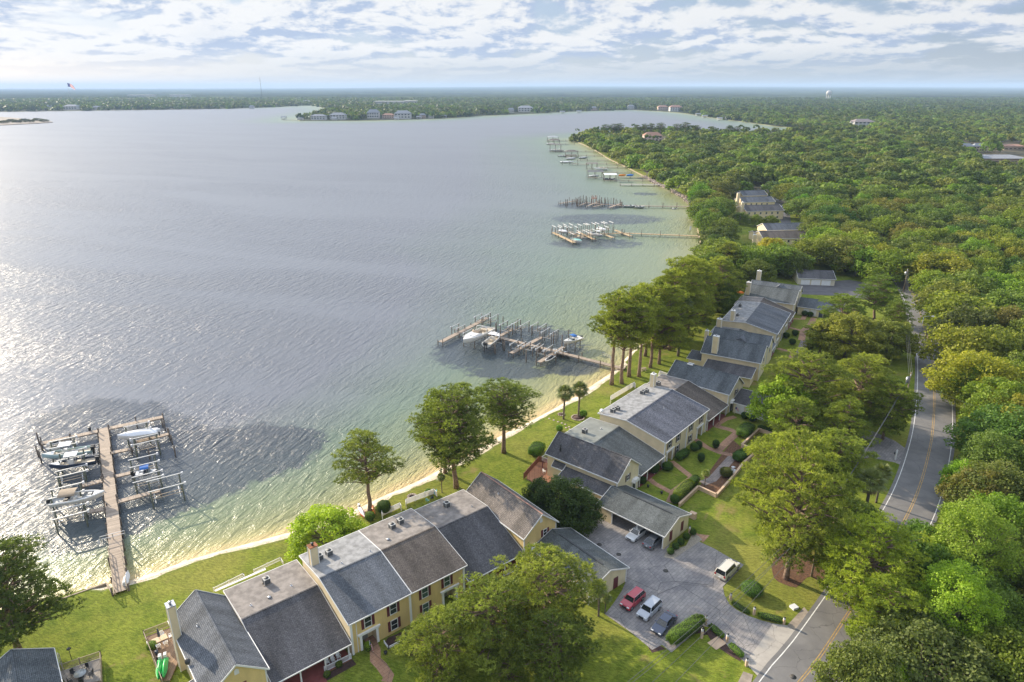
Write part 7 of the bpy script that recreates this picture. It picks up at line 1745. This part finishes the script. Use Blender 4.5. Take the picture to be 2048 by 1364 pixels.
c = G(*c5(1310,1045)); tag(obj('paved_pad', MB().box(-1.1,1.1,-.8,.8,0,.05), PEACH, None, loc=(c[0],c[1],0), rz=.6), 'small brown paved pad on the lawn by the low hedges', 'paved pad')
c = G(*cb(770,185)); t = thing('mailbox', 'tall white post with a black mailbox at the road verge', 'mailbox', (c[0],c[1],0), .3); obj('post', MB().box(-.12,.12,-.12,.12,0,2.4), WHITE2, t); obj('box', MB().box(-.15,.45,.13,.5,1.2,1.6), DARK, t)
c = G(*cb(610,1320)); t = thing('road_marker', 'short white marker post at the right road edge', 'marker post', (c[0],c[1],0)); obj('post', MB().cyl(0,0,0,.9,.14,10), CANW, t)

# ================================================================== furniture and garden things
WCH = WHITE2
def chair(par_name, label, c, ang, mat=WCH, group=None, z=.3, rocking=False):
    t = thing(par_name, label, 'chair', (c[0],c[1],z), ang, group)
    obj('seat', MB().box(-.24,.24,-.24,.24,.40,.45), mat, t); obj('backrest', MB().box(-.27,-.22,-.24,.24,.45,1.0), mat, t)
    for sx in (-.21,.21):
        for sy in (-.21,.21): obj('leg', MB().box(sx-.025,sx+.025,sy-.025,sy+.025,0,.40), mat, t)
    for sy in (-.27,.27): obj('armrest', MB().box(-.24,.24,sy-.03,sy+.03,.62,.66), mat, t)
    return t
c = G(*cl(1392,1010), .6); t = thing('patio_table', 'tan patio table on the brown deck with a folded navy umbrella', 'table', (c[0],c[1],.3), R(39))
obj('tabletop', MB().box(-.95,.95,-.55,.55,.72,.77), simple('tan_top', (0.55,0.40,0.24), 0.6, 0.1), t)
for sx in (-.8,.8):
    for sy in (-.42,.42): obj('leg', MB().box(sx-.03,sx+.03,sy-.03,sy+.03,0,.72), METAL, t)
tt = thing('patio_umbrella', 'folded navy umbrella standing through the patio table', 'umbrella', (c[0],c[1],.3)); obj('pole', MB().cyl(0,0,.0,2.6,.03,8), METAL, tt); obj('canopy', MB().tube([(0,0,1.2),(0,0,1.6),(0,0,2.4),(0,0,2.6)], [.2,.17,.1,.02], 10), NAVY, tt)
for (dx, dy, a, l) in [(-1.35,.1,0,'left'),(1.4,0,180,'right'),(-.45,-1.0,90,'near left'),(.5,-1.0,90,'near right'),(.5,1.0,-90,'far')]:
    q = Vector((dx,dy)); q.rotate(Matrix.Rotation(R(39),2)); chair('patio_chair', 'white patio chair at the %s side of the tan patio table' % l, (c[0]+q.x,c[1]+q.y), R(39+a))
c = G(*cl(700,1310), .6); t = thing('glass_table', 'round glass table on the grey board deck', 'table', (c[0],c[1],.3)); obj('tabletop', MB().cyl(0,0,.72,.75,.75,24), simple('table_glass', (0.35,0.38,0.38), 0.05, 0.1, spec=.8), t); obj('pedestal', MB().cyl(0,0,0,.72,.06,8).cyl(0,0,0,.05,.35,12), DARK, t)
for k in range(5):
    a = k*1.2566+.3; chair('patio_chair', 'dark metal chair around the round glass table', (c[0]+1.25*math.cos(a),c[1]+1.25*math.sin(a)), a+math.pi, DARK, 'chairs around the glass table')
GRNP = simple('green_plastic', (0.05,0.50,0.12), 0.35, 0.08)
for (x, y, a, l) in [((1385,1265),(0),0,'left green kayak lying on the brown deck'),((1432,1250),(0),0,'right green kayak lying on the brown deck')]:
    p = G(*cl(*x), .6); boat('cover', (p[0],p[1]), R(-68), 3.6, .8, l, z=.32, hullm=GRNP, topm=GRNP)
ORP = simple('orange_kayak', (0.72,0.10,0.03), 0.35, 0.1); YLP = simple('orange_red_kayak', (0.75,0.20,0.02), 0.35, 0.1)
for (x, y, a, l, m_) in [(596,442,-62,'red and white kayak leaning beside the lone open pine',ORP),(668,430,-70,'orange kayak on the lawn right of the lone open pine',YLP)]:
    p = G(*c3(x,y)); boat('cover', (p[0],p[1]), R(a), 3.6, .85, l, z=.05, hullm=m_, topm=CANW if a == -62 else m_)
for (f, x, y, z, ang, mat, l, nm) in [(c3,1095,292,0,200,simple('turquoise_paint', (0.03,0.42,0.60), 0.5, 0.1),'bright turquoise garden chair behind the long white fence','garden_chair'),(c3,1070,328,.1,120,NAVY,'dark blue chair inside the long white fence','garden_chair'),(c3,1040,345,.1,60,AQUA,'teal chair inside the long white fence','garden_chair'),(c3,787,402,0,200,ORP,'small red chair on the lawn by the short white fence','garden_chair'),
   (cf,350,1110,.06,-50,WHITE2,'left rocking chair on the railed porch','rocking_chair'),(cf,420,1085,.06,-50,WHITE2,'small middle rocking chair on the railed porch','rocking_chair'),(cf,490,1040,.06,-50,WHITE2,'right rocking chair on the railed porch','rocking_chair'),(c4,150,945,.3,30,WHITE2,'white chair on the reddish deck','patio_chair')]:
    p = G(*f(x,y), z+.4); chair(nm, l, p, R(ang), mat, None, z)
def ring(f, x, y, r, n, label, name, cat, s=.18):
    c = G(*f(x,y)); t = thing(name, label, cat, (c[0],c[1],0)); m = MB()
    for k in range(n): a = 2*math.pi*k/n; m.box(-s,s,-s*.7,s*.7,0,s*1.1,0, Matrix.Translation((r*math.cos(a),r*math.sin(a),0)) @ Matrix.Rotation(a+1.57+.2*math.sin(k*7),4,'Z'))
    obj('stone_ring', m, MAT['pale_rock'], t); obj('ash_bed', MB().cyl(0,0,0,.08,r*.85,16), MAT['dark_mulch'], t)
ring(c3, 935,322, .75, 12, 'fire pit of pale stones on the lawn behind the white fence', 'fire_pit', 'fire pit', .26)
ring(c4, 283,503, .8, 10, 'dark fire pit beside the left palm of the pair', 'fire_pit', 'fire pit', .15)
ring(c4, 412,528, 1.5, 22, 'stone ring around the right palm of the pair', 'stone_edging', 'edging', .16)
for k, (x, y) in enumerate([(190,535),(225,547),(258,560),(288,570),(315,580),(345,600),(350,618),(322,606)]):
    c = G(*c4(x,y)); tag(obj('stepping_stone', MB().cyl(0,0,0,.05,.28,8), MAT['pale_rock'], None, loc=(c[0],c[1],0)), 'pale stepping stone on the lawn leading from the left palm', 'stepping stone', 'stepping stones across the lawn')
c = G(*cl(622,1165)); t = thing('bird_feeder', 'thin black bird feeder post on the lawn by the grey deck', 'bird feeder', (c[0],c[1],0)); obj('pole', MB().cyl(0,0,0,1.9,.04,8), DARK, t); obj('feeder', MB().box(-.2,.2,-.2,.2,1.7,1.9), DARK, t)
m = MB()
pg = G(*cl(430,1200), 2.2); t = thing('pergola', 'small grey slatted pergola behind the slate blue roof', 'pergola', (pg[0],pg[1],0), R(39))
for k in range(7): obj('slat', MB().box(-1.5+k*.42,-1.42+k*.42,-1.2,1.2,2.3,2.42), simple('grey_slats', (0.33,0.32,0.31), 0.8, 0.1), t)
for sx in (-1.4,1.2):
    for sy in (-1.0,1.0): obj('post', MB().box(sx-.05,sx+.05,sy-.05,sy+.05,0,2.3), MAT['grey_slats'], t)
def flag_mat():
    m, nt, b = newmat('flag_cloth'); L = nt.links.new; tc = nn(nt, 'ShaderNodeTexCoord'); sep = nn(nt, 'ShaderNodeSeparateXYZ'); L(tc.outputs['Generated'], sep.inputs[0])
    st = mathn(nt, 'GREATER_THAN', mathn(nt, 'FRACT', mathn(nt,'MULTIPLY', sep.outputs[2], 6.5)), .5)
    c = mixc(nt, st, (0.55,0.03,0.05), (0.75,0.75,0.75)); cn = mathn(nt, 'MULTIPLY', mathn(nt,'LESS_THAN', sep.outputs[0], .4), mathn(nt,'GREATER_THAN', sep.outputs[2], .46))
    L(mixc(nt, cn, c, (0.03,0.05,0.20)), b.inputs['Base Color']); b.inputs['Roughness'].default_value = .8; tl = nn(nt, 'ShaderNodeBsdfTranslucent'); L(b.inputs['Base Color'].links[0].from_socket, tl.inputs[0]); mx = nn(nt, 'ShaderNodeMixShader'); mx.inputs[0].default_value = .5; L(b.outputs[0], mx.inputs[1]); L(tl.outputs[0], mx.inputs[2]); L(mx.outputs[0], nt.nodes['Material Output'].inputs[0]); return m
M_FLAG = flag_mat()
def flag_mesh(w, h, wav=.1, droop=.3):
    m = MB(); V = []; N = 12; K = 13
    for i in range(N+1):
        for k in range(K+1): t_ = i/N; V.append((w*t_, wav*math.sin(t_*7+k*.3)*w, h*k/K-droop*w*t_*t_))
    return m.add(V, [(i*(K+1)+k, (i+1)*(K+1)+k, (i+1)*(K+1)+k+1, i*(K+1)+k+1) for i in range(N) for k in range(K)], 0, True)
c = G(*cf(905,1000)); t = thing('house_flag', 'small striped flag hanging by the white front doorway', 'flag', (c[0],c[1],0), R(-51)); obj('pole', MB().bar((-.3,0,.3),(-.1,0,2.3),.04), WHITE, t); f_ = obj('flag', flag_mesh(.9,.6,.05,.9), M_FLAG, t, fix=False); f_.location = (-.1,0,1.6)
c = G(*c4(1630,505)); t = thing('house_flag', 'small striped flag by the door of the slate blue gable house', 'flag', (c[0],c[1],0), R(-40)); obj('pole', MB().bar((0,0,.3),(.1,0,2.3),.04), WHITE, t); f_ = obj('flag', flag_mesh(.9,.6,.05,.6), M_FLAG, t, fix=False); f_.location = (.1,0,1.6)
for (f, x, y, h, mat, l) in [(cf,1090,985,.4,BLACKP,'small dark pot beside the terracotta walk'),(cl,1365,1125,.6,NAVY,'dark blue pot on the brown deck'),(cl,1375,1170,.45,M_DARKSOIL,'brown pot on the brown deck next to the kayaks'),(c4,960,1060,.5,BLACKP,'dark pot before the charcoal gable house'),(c4,1065,1110,.5,BLACKP,'dark pot at the bend of the walk')]:
    c = G(*f(x,y), .3); tag(obj('flower_pot', MB().cyl(0,0,0,h,.18,12,r1=.26), mat, None, loc=(c[0],c[1],.3 if f is cl else .03)), l, 'flower pot')
c = G(*c4(1620,950)); t = thing('garden_fountain', 'white tiered fountain on the small grey terrace', 'fountain', (c[0],c[1],0)); obj('basin', MB().cyl(0,0,0,.3,.7,18,r1=.85), CANW, t); obj('column', MB().cyl(0,0,.3,1.1,.12,10), CANW, t); obj('upper_bowl', MB().cyl(0,0,1.0,1.15,.25,14,r1=.42), CANW, t)
c = G(*cc(618,590)); t = thing('patio_umbrella', 'orange umbrella shape on the far lawn behind the farthest house', 'umbrella', (c[0],c[1],0)); obj('canopy', MB().cyl(0,0,2.0,2.6,1.5,10,r1=.1), YLP, t); obj('pole', MB().cyl(0,0,0,2.5,.04,6), METAL, t)

# ================================================================== far away
def far_house(u, v, wpx, hpx, wall, roofm, label, dep=.6, n=5, rz_=.35, ang=0):
    x, y = G(u, v, 1.0); k = math.hypot(x, y)/FPX; w = wpx*k; h = hpx*k; d = w*dep
    t = thing('lakeside_house', label, 'house', (x,y,0), R(ang)); e = h*(1-rz_)
    obj('wall', MB().box(-w/2,w/2,0,d,0,e), wall, t); obj('roof', MB().add([(-w*.53,-d*.06,e),(w*.53,-d*.06,e),(w*.53,d*1.06,e),(-w*.53,d*1.06,e),(-w*.28,d/2,h),(w*.28,d/2,h)], [(0,1,5,4),(1,2,5),(2,3,4,5),(3,0,4),(0,3,2,1)]), roofm, t)
    for i in range(n):
        for j in range(2 if h > 8 else 1):
            cx_ = -w/2+w*(i+.5)/n; zz = e*(.25+.45*j); obj('window', MB().box(cx_-w/n*.28,cx_+w/n*.28,-.25,-.02,zz,zz+e*.2), GLASS, t)
FW = simple('far_white_wall', (0.56,0.55,0.52), 0.7, 0.05); FT = simple('far_tan_wall', (0.50,0.38,0.30), 0.8, 0.1); FG = simple('far_grey_roof', (0.26,0.27,0.29), 0.9, 0.1); FR = simple('far_terracotta', (0.36,0.20,0.14), 0.9, 0.15); FP = simple('far_pink_wall', (0.55,0.42,0.37), 0.8, 0.1)
for a in [(636,239,26,10,FW,FG,'white columned house second from the tip of the island'),(600,239,10,5,FW,FG,'small white house by the palms on the island tip'),(675,238,28,12,FW,FG,'grey roofed white house in the middle of the island shore'),(746,236,22,16,FW,FG,'tall white house with balconies on the island shore'),(776,236,22,9,FT,FR,'brown roofed low house on the island shore'),(805,237,30,15,FW,FG,'large white house with twin roofs on the island shore'),
   (845,236,12,9,FT,FG,'small tan house right of the large white twin roofed house'),(862,236,10,7,FW,FG,'small pale house near the island boat lifts'),(1022,224,12,8,FW,FG,'small white house left of the arched white house'),(1051,223,28,11,FW,FG,'bright white house with an arched front across the bay'),(1188,220,10,7,FT,FG,'small brown house across the bay'),(1262,218,12,8,FW,FG,'pale house at the far end of the open bay'),
   (1326,220,18,9,FT,FR,'brown roofed house across the bay behind the point'),(1352,222,22,11,FW,FR,'white house with a red brown roof across the bay'),(1728,253,34,13,FW,simple('far_brown_roof', (0.24,0.20,0.19), 0.9, 0.1),'large white building with a brown roof among the trees'),(1683,250,16,7,FW,FG,'small white house left of the large white building'),
   (1935,302,20,13,FP,FG,'left pink townhouse among the trees at the right'),(1960,302,22,13,FP,FG,'right pink townhouse among the trees at the right'),(2010,325,70,12,FT,FG,'long low tan building at the right edge'),(2030,298,34,8,FT,FR,'low orange roofed building at the right edge'),(1306,283,34,18,FP,FR,'terracotta roofed house rising from the woods near the point'),
   (98,217,10,6,FW,FG,'tiny white house on the far left shore'),(140,219,22,8,FW,FG,'white long house on the far left shore'),(192,219,12,6,FW,FG,'small white house on the far left shore beside the long one'),(503,217,8,6,FW,FG,'tiny white house on the far shore left of the island'),(612,207,14,6,FW,FG,'small house on the far shore above the island tip')]:
    far_house(*a)
for u0, u1, v, l in [(750,805,207,'long white marina sheds behind the island, left part'),(810,830,206,'long white marina sheds behind the island, right part'),(255,305,192,'pale long building in the far woods at left'),(340,375,192,'second pale long building in the far woods at left')]:
    x0, y0 = G(u0, v, 12); x1, y1 = G(u1, v, 12); t = thing('marina_shed', l, 'building', (x0,y0,0)); obj('wall', MB().box(0,x1-x0,0,60,0,19), FW, t); obj('roof', MB().box(-4,x1-x0+4,-4,64,19,21), FW, t)
for u, v, l in [(567,239,'lone boathouse off the tip of the island'),(668,241,'small boathouse before the island lawn'),(793,240,'low boathouse before the large white house'),(838,238,'white boat lift by the island shore'),(888,236,'first boat shed of the island cluster'),(897,233,'second boat shed of the island cluster'),(1158,226,'boat shed across the bay, left'),(1125,227,'boat shed across the bay, right of the arched house'),(1397,232,'boathouse in the bay behind the point'),(1410,236,'white roofed boathouse in the bay behind the point'),(1440,241,'small boathouse in the bay behind the point'),(1456,240,'last boathouse in the bay behind the point')]:
    x, y = G(u, v, WZ); t = thing('boathouse', l, 'boathouse', (x,y,0)); k = y/FPX
    for sx in (-1,1):
        for sy in (0,1): obj('post', MB().box(sx*4*k-.4,sx*4*k+.4,sy*8-.4,sy*8+.4,-3,4.2), CANW, t)
    obj('roof', MB().poly_x([(-1.5,4.2),(4,6.8),(9.5,4.2)], -5*k, 5*k), FG, t); boat('cover', (x,y+4), 0, 9, 3, 'white boat under the '+l, z=-.5)
x, y = G(567,240,.5); x1, y1 = G(598,240,.5); tag(obj('pier', MB().box(0,x1-x,-1,1,.2,.7), PLANK, None, loc=(x,y,0)), 'thin pier from the island tip to the lone boathouse', 'pier')
x, y = 4100*(1608-1024)/FPX*1.07, 4300; t = thing('water_tower', 'white water tower rising over the woods at the horizon', 'water tower', (x,y,0))
hz = 58; obj('tank', MB().tube([(0,0,hz-26),(0,0,hz-23),(0,0,hz-10),(0,0,hz-3),(0,0,hz)], [8,14,15,11,2], 18), FW, t)
for k in range(6): a = k*1.047; obj('leg', MB().bar((12*math.cos(a),12*math.sin(a),0),(12*math.cos(a),12*math.sin(a),hz-20), 2.2), FW, t)
x, y = 5200*(83-1024)/FPX, 5000; t = thing('water_tower', 'faint grey water tower on the left horizon', 'water tower', (x,y,0)); obj('tank', MB().tube([(0,0,46),(0,0,50),(0,0,60),(0,0,64)], [6,14,14,4], 14), FG, t); obj('stem', MB().cyl(0,0,0,48,4,10), FG, t)
x, y = 4800*(584-1024)/FPX*1.07, 4800; t = thing('radio_mast', 'thin radio mast against the sky on the far shore', 'radio mast', (x,y,0)); obj('mast', MB().bar((0,0,0),(0,0,132), 1.6), DARK, t); obj('antenna', MB().bar((0,0,132),(0,0,140), .6), DARK, t)
x, y = 3000*(246-1024)/FPX*1.07, 3000; t = thing('giant_flag', 'huge striped flag flying above the far left shore', 'flag', (x,y,0)); obj('flagpole', MB().cyl(0,0,0,92,.5,8), METAL, t); f_ = obj('flag', flag_mesh(26,14,.07,.5), M_FLAG, t, fix=False); f_.location = (.5,0,77)
# scrub and rubble on the spit
for (u, v, w_) in [(8,247,0),(22,244,0),(34,246,0),(48,243,0),(60,245,0),(74,242,0),(-14,246,0),(88,244,0)]:
    x, y = G(u, v, 0); put(OAKM, x, y, 7, 'grey scrubby tree on the sandy spit at the left edge', 'scrub on the spit', (.45,.48,.5), 2.6)
# ---------------------------------------------------------------- the air
hm = bpy.data.materials.new('haze'); hm.use_nodes = True; hn = hm.node_tree; hn.nodes.clear()
pv = nn(hn, 'ShaderNodeVolumePrincipled'); pv.inputs['Color'].default_value = (0.50,0.68,0.95,1); pv.inputs['Density'].default_value = 0.000065; pv.inputs['Anisotropy'].default_value = 0.0
ho = nn(hn, 'ShaderNodeOutputMaterial'); hn.links.new(pv.outputs[0], ho.inputs['Volume'])
hb = MB().box(-29000, 29000, -1400, 29000, -3.0, 190)
tag(obj('haze', hb, hm), 'thin blue haze over the bay and the far woods', kind='stuff')
